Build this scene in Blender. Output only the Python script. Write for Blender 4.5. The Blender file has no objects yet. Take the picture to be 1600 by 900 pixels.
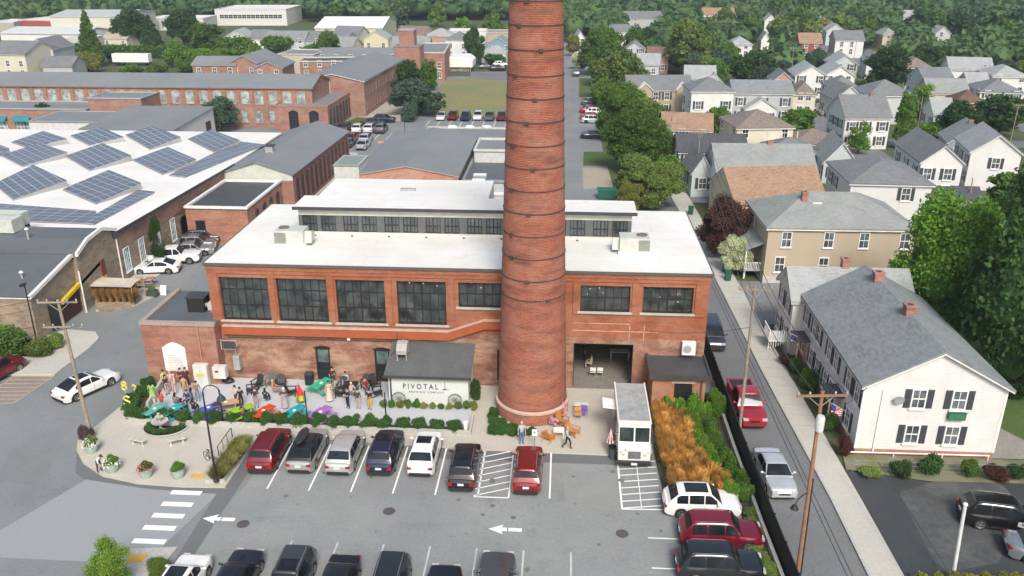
import bpy, math, random
import numpy as np
from mathutils import Vector, Matrix
R = math.radians
sc = bpy.context.scene
C = bpy.data.collections.new('scene'); sc.collection.children.link(C)
random.seed(7); rng = np.random.default_rng(7)
# ---------------------------------------------------------------- camera
F = 1320.0; CAMH = 32.0; TH = math.atan(530 / F); YAW = R(3.6)
cd = bpy.data.cameras.new('camera'); cam = bpy.data.objects.new('camera', cd); C.objects.link(cam)
cd.sensor_width = 36; cd.lens = 36 * F / 1600; cd.clip_end = 6000; cd.clip_start = .5
cam.location = (0, 0, CAMH); cam.rotation_euler = (math.pi / 2 - TH, 0, YAW); sc.camera = cam
# ---------------------------------------------------------------- light
SUN_EL, SUN_AZ = R(44), R(166)      # azimuth measured clockwise from +Y
w = bpy.data.worlds.new('World'); sc.world = w; w.use_nodes = True
nt = w.node_tree; bg = nt.nodes['Background']
sky = nt.nodes.new('ShaderNodeTexSky'); sky.sky_type = 'NISHITA'; sky.sun_disc = False
sky.sun_elevation = SUN_EL; sky.sun_rotation = SUN_AZ; sky.dust_density = 4; sky.ozone_density = .6; sky.air_density = 1.2
nt.links.new(sky.outputs[0], bg.inputs[0]); bg.inputs[1].default_value = 0.115
sl = bpy.data.lights.new('sun', 'SUN'); sl.energy = 2.2; sl.angle = R(18); sl.color = (1, .96, .9)
so = bpy.data.objects.new('sun', sl); C.objects.link(so)
dv = Vector((math.sin(SUN_AZ) * math.cos(SUN_EL), math.cos(SUN_AZ) * math.cos(SUN_EL), math.sin(SUN_EL)))
so.rotation_euler = dv.to_track_quat('Z', 'Y').to_euler()
vs = sc.view_settings; vs.view_transform = 'Standard'; vs.look = 'None'; vs.gamma = 1; vs.exposure = 0.5
vs.use_curve_mapping = False
# ---------------------------------------------------------------- photo measurement -> place in the world
_fw = Vector((-math.sin(YAW) * math.cos(TH), math.cos(YAW) * math.cos(TH), -math.sin(TH)))
_rt = Vector((math.cos(YAW), math.sin(YAW), 0)); _up = _rt.cross(_fw)
def ray(px, py): return _fw + _rt * ((px - 800) / F) - _up * ((py - 450) / F)
def P(px, py, z=0.):
    d = ray(px, py); t = (z - CAMH) / d.z; return (d.x * t, d.y * t)
def onY(px, py, Y):
    d = ray(px, py); t = Y / d.y; return (d.x * t, CAMH + d.z * t)
def pix(x, y, z):
    v = Vector((x, y, z - CAMH)); c = v.dot(_fw); return (800 + F * v.dot(_rt) / c, 450 - F * v.dot(_up) / c)
# ---------------------------------------------------------------- materials
MC = {}
def nodes(m):
    m.use_nodes = True; t = m.node_tree; return t, t.nodes, t.links, t.nodes['Principled BSDF']
def N(t, ty, **k):
    n = t.nodes.new(ty)
    for a, b in k.items():
        if hasattr(n, a) and not a[0].isupper(): setattr(n, a, b)
    return n
def mixc(t, fac, a, b, mode='MIX'):
    n = t.nodes.new('ShaderNodeMix'); n.data_type = 'RGBA'; n.blend_type = mode
    for i, v in ((0, fac), (6, a), (7, b)):
        if hasattr(v, 'links'): t.links.new(v, n.inputs[i])
        elif i == 0: n.inputs[0].default_value = v
        else: n.inputs[i].default_value = (*v, 1)
    return n.outputs[2]
def noise(t, vec, scale, detail=3, rough=.55):
    n = t.nodes.new('ShaderNodeTexNoise'); n.inputs['Scale'].default_value = scale; n.inputs['Detail'].default_value = detail
    n.inputs['Roughness'].default_value = rough; t.links.new(vec, n.inputs['Vector']); return n.outputs[0]
def ramp(t, v, a, b, lo=0., hi=1.):
    n = t.nodes.new('ShaderNodeMapRange'); n.inputs[1].default_value = a; n.inputs[2].default_value = b
    n.inputs[3].default_value = lo; n.inputs[4].default_value = hi; t.links.new(v, n.inputs[0]); return n.outputs[0]
def coord(t, kind):
    if kind == 'W':
        g = t.nodes.new('ShaderNodeNewGeometry'); return g.outputs['Position']
    g = t.nodes.new('ShaderNodeTexCoord'); return g.outputs[kind]
def sc3(c, k): return tuple(min(1, x * k) for x in c)
def bump(t, b, h, s, d=.02):
    n = t.nodes.new('ShaderNodeBump'); n.inputs['Strength'].default_value = s; n.inputs['Distance'].default_value = d
    t.links.new(h, n.inputs['Height']); t.links.new(n.outputs[0], b.inputs['Normal'])
def cached(fn):
    def g(*a, **k):
        key = (fn.__name__, a, tuple(sorted(k.items())))
        if key not in MC: MC[key] = fn(*a, **k)
        return MC[key]
    return g
@cached
def plain(c, rough=.7, metal=0., var=.12, scale=1.5, coat=0.):
    m = bpy.data.materials.new('plain'); t, n, l, b = nodes(m)
    v = noise(t, coord(t, 'Object'), scale, 5)
    l.new(mixc(t, ramp(t, v, .3, .7), sc3(c, 1 - var), sc3(c, 1 + var)), b.inputs['Base Color'])
    b.inputs['Roughness'].default_value = rough; b.inputs['Metallic'].default_value = metal
    b.inputs['Coat Weight'].default_value = coat; return m
@cached
def brick(c=(.36, .11, .055), mortar=(.36, .22, .15), stain=.5, bw=.23, bh=.085, ms=.014, pale=.35):
    m = bpy.data.materials.new('brick'); t, n, l, b = nodes(m)
    uv = coord(t, 'UV'); W = coord(t, 'W')
    k = n.new('ShaderNodeTexBrick'); l.new(uv, k.inputs['Vector']); k.inputs['Scale'].default_value = 1
    k.inputs['Brick Width'].default_value = bw; k.inputs['Row Height'].default_value = bh
    k.inputs['Mortar Size'].default_value = ms; k.inputs['Mortar Smooth'].default_value = .3
    k.inputs['Color1'].default_value = (*sc3(c, 1.35), 1); k.inputs['Color2'].default_value = (*sc3(c, .68), 1)
    k.inputs['Mortar'].default_value = (*mortar, 1); k.inputs['Bias'].default_value = 0
    n1 = ramp(t, noise(t, W, .5, 7, .7), .44, .6)
    mp = n.new('ShaderNodeMapping'); mp.inputs['Scale'].default_value = (.6, .6, 2.5); l.new(W, mp.inputs[0])
    n2 = ramp(t, noise(t, mp.outputs[0], .7, 6, .7), .48, .68)
    n3 = ramp(t, noise(t, W, 2.2, 3, .6), .35, .65)
    x = mixc(t, n3, k.outputs[0], mixc(t, .35, k.outputs[0], sc3(c, 1.25)))
    mu = n.new('ShaderNodeMath'); mu.operation = 'MULTIPLY'; l.new(n1, mu.inputs[0]); mu.inputs[1].default_value = pale
    x = mixc(t, mu.outputs[0], x, (.47, .31, .22))
    m2 = n.new('ShaderNodeMath'); m2.operation = 'MULTIPLY'; l.new(n2, m2.inputs[0]); m2.inputs[1].default_value = stain
    x = mixc(t, m2.outputs[0], x, (.13, .055, .04))
    l.new(x, b.inputs['Base Color']); b.inputs['Roughness'].default_value = .9
    bump(t, b, k.outputs[1], -.6, .012); return m
@cached
def siding(c, step=.16, rough=.6):
    m = bpy.data.materials.new('siding'); t, n, l, b = nodes(m)
    s = n.new('ShaderNodeSeparateXYZ'); l.new(coord(t, 'UV'), s.inputs[0])
    d = n.new('ShaderNodeMath'); d.operation = 'DIVIDE'; l.new(s.outputs[1], d.inputs[0]); d.inputs[1].default_value = step
    fr = n.new('ShaderNodeMath'); fr.operation = 'FRACT'; l.new(d.outputs[0], fr.inputs[0])
    e = ramp(t, fr.outputs[0], .0, .14)
    v = ramp(t, noise(t, coord(t, 'W'), .5, 5), .3, .75)
    a = mixc(t, v, sc3(c, .9), c)
    mp = n.new('ShaderNodeMapping'); mp.inputs['Scale'].default_value = (2.2, 2.2, .25); l.new(coord(t, 'W'), mp.inputs[0])
    a = mixc(t, ramp(t, noise(t, mp.outputs[0], 1.1, 5, .6), .55, .8, 0, .3), a, sc3(c, .62))
    l.new(mixc(t, e, sc3(c, .55), a), b.inputs['Base Color']); b.inputs['Roughness'].default_value = rough
    bump(t, b, fr.outputs[0], .5, .02); return m
@cached
def shingle(c, var=.25, bw=.35, bh=.16):
    m = bpy.data.materials.new('shingle'); t, n, l, b = nodes(m)
    k = n.new('ShaderNodeTexBrick'); l.new(coord(t, 'UV'), k.inputs['Vector']); k.inputs['Scale'].default_value = 1
    k.inputs['Brick Width'].default_value = bw; k.inputs['Row Height'].default_value = bh; k.inputs['Mortar Size'].default_value = .008
    k.inputs['Color1'].default_value = (*sc3(c, 1 - var), 1); k.inputs['Color2'].default_value = (*sc3(c, 1 + var), 1)
    k.inputs['Mortar'].default_value = (*sc3(c, .5), 1)
    W = coord(t, 'W')
    x = mixc(t, ramp(t, noise(t, W, .5, 5, .6), .35, .7, 0, .5), k.outputs[0], sc3(c, 1.3))
    x = mixc(t, ramp(t, noise(t, W, 1.6, 5, .7), .5, .75, 0, .4), x, sc3(c, .6))
    l.new(x, b.inputs['Base Color']); b.inputs['Roughness'].default_value = .9; bump(t, b, k.outputs[1], -.4, .01); return m
@cached
def surf(c, c2, s1=.15, s2=3., amt=.5, dark=.0, rough=.9, grain=.25, crack=0.):
    """worn outdoor surface: broad patches between c and c2, fine grain, stains, cracks"""
    m = bpy.data.materials.new('surface'); t, n, l, b = nodes(m); W = coord(t, 'W')
    x = mixc(t, ramp(t, noise(t, W, s1, 6, .6), .3, .7, 0, amt), c, c2)
    g = ramp(t, noise(t, W, s2, 8, .75), .3, .7, 1 - grain, 1 + grain)
    cb = n.new('ShaderNodeCombineColor'); [l.new(g, cb.inputs[i]) for i in range(3)]
    x = mixc(t, 1., x, cb.outputs[0], 'MULTIPLY')
    if dark: x = mixc(t, ramp(t, noise(t, W, .55, 6, .65), .56, .74, 0, dark), x, sc3(c, .5))
    if crack:
        v = n.new('ShaderNodeTexVoronoi'); v.feature = 'DISTANCE_TO_EDGE'; v.inputs['Scale'].default_value = crack
        wr = n.new('ShaderNodeVectorMath'); wr.operation = 'MULTIPLY_ADD'
        nn = n.new('ShaderNodeTexNoise'); nn.inputs['Scale'].default_value = .8; l.new(W, nn.inputs[0])
        l.new(nn.outputs[1], wr.inputs[0]); wr.inputs[1].default_value = (3, 3, 0); l.new(W, wr.inputs[2]); l.new(wr.outputs[0], v.inputs[0])
        msk = ramp(t, v.outputs[0], .0, .0035, .3, 0); x = mixc(t, msk, x, sc3(c, .45))
    l.new(x, b.inputs['Base Color']); b.inputs['Roughness'].default_value = rough; bump(t, b, g, .3, .01); return m
@cached
def glass(c=(.03, .04, .045), rough=.06, var=1.):
    m = bpy.data.materials.new('pane_glass'); t, n, l, b = nodes(m)
    v = ramp(t, noise(t, coord(t, 'W'), .9, 4, .6), .4, .65, 0, var)
    l.new(mixc(t, v, c, sc3(c, 3.2)), b.inputs['Base Color']); b.inputs['Roughness'].default_value = rough
    b.inputs['IOR'].default_value = 1.5; return m
@cached
def seeglass(tint=(.55, .62, .62), dust_reflect=.34):
    m = bpy.data.materials.new('clear_glass'); t, n, l, b = nodes(m)
    o = n['Material Output']; tr = n.new('ShaderNodeBsdfTransparent'); tr.inputs[0].default_value = (*tint, 1)
    gl = n.new('ShaderNodeBsdfGlossy'); gl.inputs[1].default_value = .04; gl.inputs[0].default_value = (.9, .95, 1, 1)
    fr = n.new('ShaderNodeFresnel'); fr.inputs[0].default_value = 1.5
    v = ramp(t, fr.outputs[0], 0, .6, .04, .8)
    mx = n.new('ShaderNodeMixShader'); l.new(v, mx.inputs[0]); l.new(tr.outputs[0], mx.inputs[1]); l.new(gl.outputs[0], mx.inputs[2])
    df = n.new('ShaderNodeBsdfDiffuse'); l.new(mixc(t, ramp(t, noise(t, coord(t, 'W'), 1.1, 4, .6), .38, .62), (.05, .06, .06), (.17, .20, .20)), df.inputs[0])  # grey-green diffuse paints in reflected surroundings as well as dust on the panes
    m2 = n.new('ShaderNodeMixShader'); m2.inputs[0].default_value = dust_reflect; l.new(mx.outputs[0], m2.inputs[1]); l.new(df.outputs[0], m2.inputs[2])
    l.new(m2.outputs[0], o.inputs[0]); return m
@cached
def paint(c, metal=.35, rough=.32):
    m = bpy.data.materials.new('car_paint'); t, n, l, b = nodes(m)
    v = noise(t, coord(t, 'Object'), 1.2, 4)
    l.new(mixc(t, ramp(t, v, .3, .7), sc3(c, .9), sc3(c, 1.08)), b.inputs['Base Color'])
    b.inputs['Metallic'].default_value = metal; b.inputs['Roughness'].default_value = rough
    b.inputs['Coat Weight'].default_value = .8; b.inputs['Coat Roughness'].default_value = .05; return m
@cached
def leafmat(c1, c2, trans=.25):
    m = bpy.data.materials.new('leaves'); t, n, l, b = nodes(m)
    g = n.new('ShaderNodeNewGeometry'); oi = n.new('ShaderNodeObjectInfo')
    x = mixc(t, ramp(t, noise(t, coord(t, 'W'), .35, 3), .35, .65), c1, c2)
    x = mixc(t, ramp(t, g.outputs['Random Per Island'], 0, 1, 0, .75), x, sc3(c2, 1.35))
    k = ramp(t, oi.outputs['Random'], 0, 1, .8, 1.3); cb = n.new('ShaderNodeCombineColor'); [l.new(k, cb.inputs[i]) for i in range(3)]
    x = mixc(t, 1., x, cb.outputs[0], 'MULTIPLY')
    l.new(x, b.inputs['Base Color']); b.inputs['Roughness'].default_value = .65
    b.inputs['Specular IOR Level'].default_value = .25
    o = n['Material Output']; tl = n.new('ShaderNodeBsdfTranslucent'); l.new(x, tl.inputs[0])
    mx = n.new('ShaderNodeMixShader'); mx.inputs[0].default_value = trans
    l.new(b.outputs[0], mx.inputs[1]); l.new(tl.outputs[0], mx.inputs[2]); l.new(mx.outputs[0], o.inputs[0]); return m
@cached
def emit(c, s):
    m = bpy.data.materials.new('lamp'); t, n, l, b = nodes(m)
    b.inputs['Emission Color'].default_value = (*c, 1); b.inputs['Emission Strength'].default_value = s; b.inputs['Base Color'].default_value = (*c, 1); return m
WHITE = plain((.78, .78, .76), .55); BLACK = plain((.02, .02, .022), .5); DARK = plain((.05, .05, .055), .6)
GREY = plain((.35, .36, .37), .5); STEEL = plain((.42, .44, .45), .4, .6); BRONZE = plain((.045, .04, .038), .5)
RUBBER = plain((.02, .02, .02), .85); CONC = surf((.46, .46, .42), (.36, .36, .33), .3, 6., .6, .25)
# ---------------------------------------------------------------- mesh building
class MB:
    def __init__(s): s.v = []; s.f = []; s.mi = []; s.m = 0
    def add(s, vs, fs):
        b = len(s.v); s.v += [tuple(p) for p in vs]; s.f += [tuple(i + b for i in f) for f in fs]; s.mi += [s.m] * len(fs); return s
    def box(s, x0, x1, y0, y1, z0, z1):
        return s.add([(x0, y0, z0), (x1, y0, z0), (x1, y1, z0), (x0, y1, z0), (x0, y0, z1), (x1, y0, z1), (x1, y1, z1), (x0, y1, z1)],
                     [(0, 3, 2, 1), (4, 5, 6, 7), (0, 1, 5, 4), (1, 2, 6, 5), (2, 3, 7, 6), (3, 0, 4, 7)])
    def rbox(s, cx, cy, lx, ly, z0, z1, a=0.):
        c, n = math.cos(a), math.sin(a); q = [(cx + x * c - y * n, cy + x * n + y * c) for x, y in ((-lx/2, -ly/2), (lx/2, -ly/2), (lx/2, ly/2), (-lx/2, ly/2))]
        return s.prism(q, z0, z1)
    def prism(s, poly, z0, z1):
        a = sum(poly[i][0] * poly[(i + 1) % len(poly)][1] - poly[(i + 1) % len(poly)][0] * poly[i][1] for i in range(len(poly)))
        if a < 0: poly = poly[::-1]
        n = len(poly)
        return s.add([(x, y, z0) for x, y in poly] + [(x, y, z1) for x, y in poly],
                     [tuple(range(n))[::-1], tuple(range(n, 2 * n))] + [(i, (i + 1) % n, n + (i + 1) % n, n + i) for i in range(n)])
    def ext(s, prof, ax, a0, a1):
        """profile (u,z) extruded along x or y"""
        n = len(prof); f = (lambda t, u, z: (t, u, z)) if ax == 'x' else (lambda t, u, z: (u, t, z))
        return s.add([f(a0, *p) for p in prof] + [f(a1, *p) for p in prof],
                     [tuple(range(n)), tuple(range(n, 2 * n))[::-1]] + [(i, n + i, n + (i + 1) % n, (i + 1) % n) for i in range(n)])
    def quad(s, *p): return s.add(p, [tuple(range(len(p)))])
    def tube(s, p0, p1, r0, r1=None, n=6):
        r1 = r0 if r1 is None else r1; p0, p1 = Vector(p0), Vector(p1); d = (p1 - p0)
        if d.length < 1e-6: return s
        d.normalize(); a = d.orthogonal().normalized(); b = d.cross(a)
        vs = [p + (a * math.cos(6.2832 * i / n) + b * math.sin(6.2832 * i / n)) * r for p, r in ((p0, r0), (p1, r1)) for i in range(n)]
        return s.add(vs, [(i, (i + 1) % n, n + (i + 1) % n, n + i) for i in range(n)] + [tuple(range(n))[::-1], tuple(range(n, 2 * n))])
    def path(s, pts, r, n=6):
        for a, b in zip(pts[:-1], pts[1:]): s.tube(a, b, r, r, n)
        return s
    def lathe(s, prof, n=16, c=(0, 0), cap=True):
        vs = [(c[0] + r * math.cos(6.2832 * i / n), c[1] + r * math.sin(6.2832 * i / n), z) for r, z in prof for i in range(n)]
        fs = [(k * n + i, k * n + (i + 1) % n, (k + 1) * n + (i + 1) % n, (k + 1) * n + i) for k in range(len(prof) - 1) for i in range(n)]
        if cap: fs += [tuple(range(n))[::-1], tuple(range((len(prof) - 1) * n, len(prof) * n))]
        return s.add(vs, fs)
    def ell(s, cx, cy, cz, rx, ry, rz, n=10, m=6):
        vs = [(cx, cy, cz - rz)]; 
        for j in range(1, m):
            t = math.pi * j / m - math.pi / 2
            vs += [(cx + rx * math.cos(t) * math.cos(6.2832 * i / n), cy + ry * math.cos(t) * math.sin(6.2832 * i / n), cz + rz * math.sin(t)) for i in range(n)]
        vs.append((cx, cy, cz + rz)); L = len(vs) - 1
        fs = [(0, 1 + (i + 1) % n, 1 + i) for i in range(n)] + [(L, 1 + (m - 2) * n + i, 1 + (m - 2) * n + (i + 1) % n) for i in range(n)]
        fs += [(1 + j * n + i, 1 + j * n + (i + 1) % n, 1 + (j + 1) * n + (i + 1) % n, 1 + (j + 1) * n + i) for j in range(m - 2) for i in range(n)]
        return s.add(vs, fs)
    def grid(s, g, closed=False):
        m = len(g[0]); vs = [p for r in g for p in r]
        return s.add(vs, [(j * m + i, j * m + (i + 1) % m, (j + 1) * m + (i + 1) % m, (j + 1) * m + i) for j in range(len(g) - 1) for i in range(m if closed else m - 1)])
    def mesh(s, name, mats, smooth=0, uvfn=None):
        me = bpy.data.meshes.new(name); me.from_pydata(s.v, [], s.f)
        for m in (mats if isinstance(mats, (list, tuple)) else [mats]): me.materials.append(m)
        if any(s.mi): me.polygons.foreach_set('material_index', s.mi)
        uv = me.uv_layers.new(name='UVMap'); co = np.array(s.v); dat = np.zeros((len(me.loops), 2), 'f'); me.update()
        for p in me.polygons:
            n = p.normal; ls = range(p.loop_start, p.loop_start + p.loop_total); vi = [me.loops[i].vertex_index for i in ls]
            if uvfn: dat[p.loop_start:p.loop_start + p.loop_total] = uvfn(co[vi], n); continue
            h = math.hypot(n.x, n.y)
            if h < .1: dat[p.loop_start:p.loop_start + p.loop_total] = co[vi][:, :2]
            else:
                u = co[vi][:, 0] * (-n.y / h) + co[vi][:, 1] * (n.x / h); v = co[vi][:, 2] / h if h < .95 else co[vi][:, 2]
                dat[p.loop_start:p.loop_start + p.loop_total, 0] = u; dat[p.loop_start:p.loop_start + p.loop_total, 1] = v
        uv.data.foreach_set('uv', dat.ravel())
        if smooth:
            me.polygons.foreach_set('use_smooth', [True] * len(me.polygons)); me.set_sharp_from_angle(angle=R(smooth))
        return me
    def build(s, name, mats, parent=None, loc=(0, 0, 0), rz=0., smooth=0, bevel=0., uvfn=None):
        return obj(name, s.mesh(name, mats, smooth, uvfn), parent, loc, rz, None, bevel)
def obj(name, me, parent=None, loc=(0, 0, 0), rz=0., mat=None, bevel=0., scale=None):
    o = bpy.data.objects.new(name, me); C.objects.link(o); o.parent = parent; o.location = loc; o.rotation_euler = (0, 0, rz)
    if scale is not None: o.scale = scale if hasattr(scale, '__len__') else (scale,) * 3
    if mat is not None: o.material_slots[0].link = 'OBJECT'; o.material_slots[0].material = mat
    if bevel:
        b = o.modifiers.new('bevel', 'BEVEL'); b.width = bevel; b.segments = 2; b.limit_method = 'ANGLE'; b.angle_limit = R(40)
    return o
ORD = 'first second third fourth fifth sixth seventh eighth ninth tenth eleventh twelfth thirteenth fourteenth fifteenth sixteenth seventeenth eighteenth nineteenth twentieth'.split() + ['twenty-' + q for q in 'first second third fourth fifth sixth'.split()]
LM = []   # landmarks (short name, pixel x, pixel y)
def tag(o, label, cat, group=None, kind=None):
    if kind: o['kind'] = kind
    if label: o['label'] = label
    if cat: o['category'] = cat
    if group: o['group'] = group
    return o
def thing(name, label, cat, loc=(0, 0, 0), rz=0., group=None):
    o = bpy.data.objects.new(name, None); C.objects.link(o); o.location = loc; o.rotation_euler = (0, 0, rz); o.empty_display_size = .3
    return tag(o, label, cat, group)
def struct(name, mb, mat, smooth=0): return tag(mb.build(name, mat, smooth=smooth), None, None, kind='structure')
def copytree(o, parent=None):
    c = o.copy(); C.objects.link(c); c.parent = parent
    for ch in o.children: copytree(ch, c)
    return c
MEC = {}
def cm(key, fn):
    if key not in MEC: MEC[key] = fn()
    return MEC[key]
# ================================================================ SETTING: ground, roads, pavement
def terr(x, y):
    d = math.hypot(x, y); t = min(1, max(0, (d - 480) / 900)); return 60 * t * t * (3 - 2 * t)
GRASS = surf((.05, .08, .025), (.09, .10, .04), .12, 2.5, .9, .3, .95, .35)
LAWN = surf((.05, .10, .018), (.09, .13, .035), .3, 4., .8, .2, .95, .3)
ASPH = surf((.17, .19, .195), (.235, .25, .25), .13, 5., 1., .35, .88, .15, .06)
LOT = surf((.20, .22, .22), (.275, .29, .28), .16, 5., 1., .38, .88, .14, .07)
LITE = surf((.27, .295, .31), (.30, .32, .33), .12, 6., .6, .06, .88, .08)
TRENCH = surf((.13, .14, .145), (.155, .165, .17), .2, 6., .6, .15, .9, .12)
ROAD = surf((.135, .145, .15), (.19, .20, .205), .12, 5., 1., .35, .88, .18, .08)
BLKTOP = surf((.035, .04, .045), (.06, .065, .07), .15, 4., .8, .0, .8, .2)
WALK = surf((.50, .49, .43), (.42, .41, .37), .25, 6., .7, .2, .9, .12)
PLAZA = surf((.50, .47, .40), (.43, .41, .36), .2, 6., .7, .15, .9, .1)
PATIO = surf((.50, .52, .54), (.44, .46, .48), .2, 6., .7, .15, .85, .08)
PW = plain((.82, .82, .80), .6, 0, .06); PWF = surf((.62, .63, .62), (.36, .37, .37), 1.2, 9., 1., 0, .8, .2); YEL = plain((.62, .37, .06), .7)
xs = [-1450, -1300, -1000, -800, -600, -450, -300, -150, 0, 150, 300, 450, 600, 800, 1000, 1300, 1450]
ys = [-350, -200, 0, 150, 300, 400, 480, 560, 640, 720, 800, 900, 1000, 1150, 1300, 1550]
struct('ground', MB().grid([[(x, y, terr(x, y) - .08) for x in xs] for y in ys]), GRASS, 60)
def sheet(name, pts, z, mat): return struct(name, MB().add([(x, y, z) for x, y in pts], [tuple(range(len(pts)))]), mat)
def rect(x0, x1, y0, y1): return [(x0, y0), (x1, y0), (x1, y1), (x0, y1)]
sheet('asphalt_yard', [(-140, 5), (12.3, 5), (12.3, 75), (13.2, 120), (9, 240), (3, 330), (-3, 330), (-12, 232), (-34, 232), (-34, 200), (-140, 200)], 0, ASPH)
lotp = [P(405, 752), P(300, 899), (-19, 33), (12.2, 33), (12.2, 49.7), (-19, 50.5)]
lotp = [(-19.9, 44.6), (-22.3, 33), (11.5, 33), (11.5, 43.4), (6.9, 43.6), (6.9, 50), (-19.9, 50)]
sheet('parking_lot', lotp, .006, LOT)
sheet('asphalt_patch', [P(135, 749), P(0, 829), P(-60, 868), P(225, 882), P(340, 772)], .006, LITE)
tr = [P(405, 690), P(345, 762), P(200, 757), P(122, 716), P(115, 745), P(150, 752), P(230, 768), P(338, 772), P(282, 852), P(300, 862), P(372, 765), P(413, 715)]
sheet('trench_patch', [P(345, 759), P(220, 754), P(160, 742), P(120, 705), P(118, 740), P(132, 749), P(230, 764), P(338, 772), P(270, 880), P(295, 880), P(420, 690), P(395, 690)], .010, TRENCH)
sheet('kerb_patch', rect(-19.2, 6.4, 48.3, 49.7), .011, TRENCH)
# street and its pavements
sheet('street', [(12.6, 10), (17.6, 10), (17.25, 45), (16.6, 62), (15.9, 95), (15.1, 112), (12.5, 190), (8, 330), (3.5, 330), (9.5, 190), (11.9, 112), (12.3, 62)], .008, ROAD)
b = MB()
rk = [(17.6, 10), (17.25, 45), (16.6, 62), (15.9, 95), (15.1, 112), (14.2, 140), (12.5, 190)]; ro = [(19.6, 10), (19.0, 45), (18.55, 62), (18.2, 80), (17.4, 112), (16.2, 140), (14.2, 190)]
b.prism(rk + ro[::-1], -.05, .13); struct('pavement', b, WALK)
b = MB(); b.prism([(x - .15, y) for x, y in rk] + rk[::-1], -.05, .135); struct('kerb', b, CONC)
b = MB()
for y in range(36, 120, 1):
    i = [k for k in range(len(ro) - 1) if ro[k][1] <= y * 1.5 <= ro[k + 1][1]]
    if i:
        k = i[0]; t = (y * 1.5 - ro[k][1]) / (ro[k + 1][1] - ro[k][1]); u = ro[k][0] + t * (ro[k + 1][0] - ro[k][0]); b.box(u - 1.85, u, y * 1.5, y * 1.5 + .03, .12, .134)
struct('pavement_joints', b, plain((.28, .27, .25)))
sheet('tar_line', [(16.3, 20), (16.36, 20), (15.2, 95), (15.14, 95)], .013, BLKTOP); sheet('tar_seam', [(16.6, 20), (16.66, 20), (15.5, 95), (15.44, 95)], .013, BLKTOP)
sheet('black_lot', [(19.05, 10), (45, 10), (45, 47.9), (24, 47.6), (19.0, 48.6)], .012, BLKTOP)
sheet('lot_wear', [P(1405, 770), P(1480, 745), P(1560, 752), P(1600, 790), P(1560, 880), P(1470, 896), P(1445, 850)], .016, surf((.10, .105, .105), (.05, .052, .055), .5, 2.2, 1., .5, .85, .3))
sheet('lawn', [(29.5, 51), (75, 46), (75, 82), (37.5, 83), (31.2, 73.2), (29.5, 73.2)], .012, LAWN)
sheet('side_path', [(29.3, 50.6), (31.5, 50.6), (34.5, 47.9), (36.5, 47.9), (33.0, 52.5), (31.0, 56.0), (29.3, 56.5)], .02, surf((.30, .28, .25), (.22, .21, .19), .4, 4., .8, .3))
sheet('dirt_strip', [(19.1, 48.7), (24, 47.7), (34, 47.9), (34, 50.7), (19.4, 50.6)], .02, surf((.24, .22, .17), (.12, .14, .05), .5, 4., 1., .3))
sheet('side_yard', [(18.3, 72), (31, 73), (37, 83), (18.1, 83)], .012, surf((.22, .22, .22), (.17, .17, .17), .3, 4., .8, .3))
sheet('field', [P(676, 180), P(795, 184), P(795, 128), P(735, 122), P(690, 128)], .03, surf((.16, .19, .07), (.24, .21, .09), .07, 1.2, 1., .25, .95, .3))
sheet('verge', [(7.4, 112), (12.0, 112), (11.8, 150), (10.6, 190), (6.0, 190), (6.6, 140)], .015, LAWN)
sheet('gravel_patch', [P(910, 262), P(960, 262), P(962, 292), P(912, 296)], .012, surf((.38, .33, .26), (.3, .27, .22), .5, 4.))
sheet('verge', [P(905, 122), P(930, 122), P(945, 150), P(905, 152)], .012, LAWN); sheet('verge', [P(912, 237), P(955, 237), P(955, 259), P(911, 259)], .012, LAWN)
sheet('far_street', [P(918, 150), P(1010, 222), P(1040, 222), P(960, 150)], .012, ROAD)
sheet('far_lot', [P(735, 112), P(800, 112), P(800, 125), P(735, 125)], .012, ROAD)
for pp in ([P(1270, 212), P(1385, 222), P(1384, 240), P(1262, 236)], [P(1270, 160), P(1300, 160), P(1296, 172), P(1270, 171)], [P(1010, 172), P(1085, 175), P(1085, 182), P(1008, 180)]):
    sheet('lawn', pp, .012, LAWN)
for x0, y0, x1, y1 in ((17, 112, 80, 118), (20, 150, 110, 156), (24, 205, 160, 212)): sheet('side_street', rect(x0, x1, y0, y1), .014, ROAD)
for x, y0, y1 in ((48, 60, 300), (86, 110, 330)): sheet('side_street', rect(x, x + 6, y0, y1), .018, ROAD)
# plaza with its curved corner, patio slab, planter kerbs
arc = [P(235, 600), P(122, 690), P(120, 705), P(130, 725), P(160, 745), P(215, 757), P(285, 762), P(352, 763), P(395, 697), P(452, 682), P(730, 703), P(962, 713), (6.5, 49.85), (6.5, 58.6), (-26.5, 58.6), (-32.3, 57.4)]
struct('plaza', MB().prism(arc, -.05, .12), PLAZA)
struct('patio', MB().prism([(-32.0, 57.2), (-31.6, 52.0), (-6.4, 52.0), (-6.4, 58.62), (-27, 58.62)], .1, .128), PATIO)
b = MB()
pw = [(-32.35, 57.0), (-32.3, 52.9), (-31.7, 51.7), (-30.5, 51.25), (-6.3, 51.15)]
for (a, c) in zip(pw[:-1], pw[1:]):
    d = Vector(c) - Vector(a); nrm = Vector((d.y, -d.x)).normalized() * -.18
    b.prism([a, c, (c[0] + nrm.x, c[1] + nrm.y), (a[0] + nrm.x, a[1] + nrm.y)], .1, .48)
b.box(-6.3, -6.12, 51.15, 53.6, .1, .5)
tag(b.build('planter_wall', CONC, bevel=.02), 'low pale concrete planter wall curving round the patio hedge', 'wall')
b = MB(); b.prism([(-31.2, 57.2), (-31.0, 57.2), (-30.4, 53.2), (-30.6, 53.2)], .1, .75); tag(b.build('bench_wall', CONC), 'short sloping concrete wall inside the patio hedge by the yellow balloons', 'wall')
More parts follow.
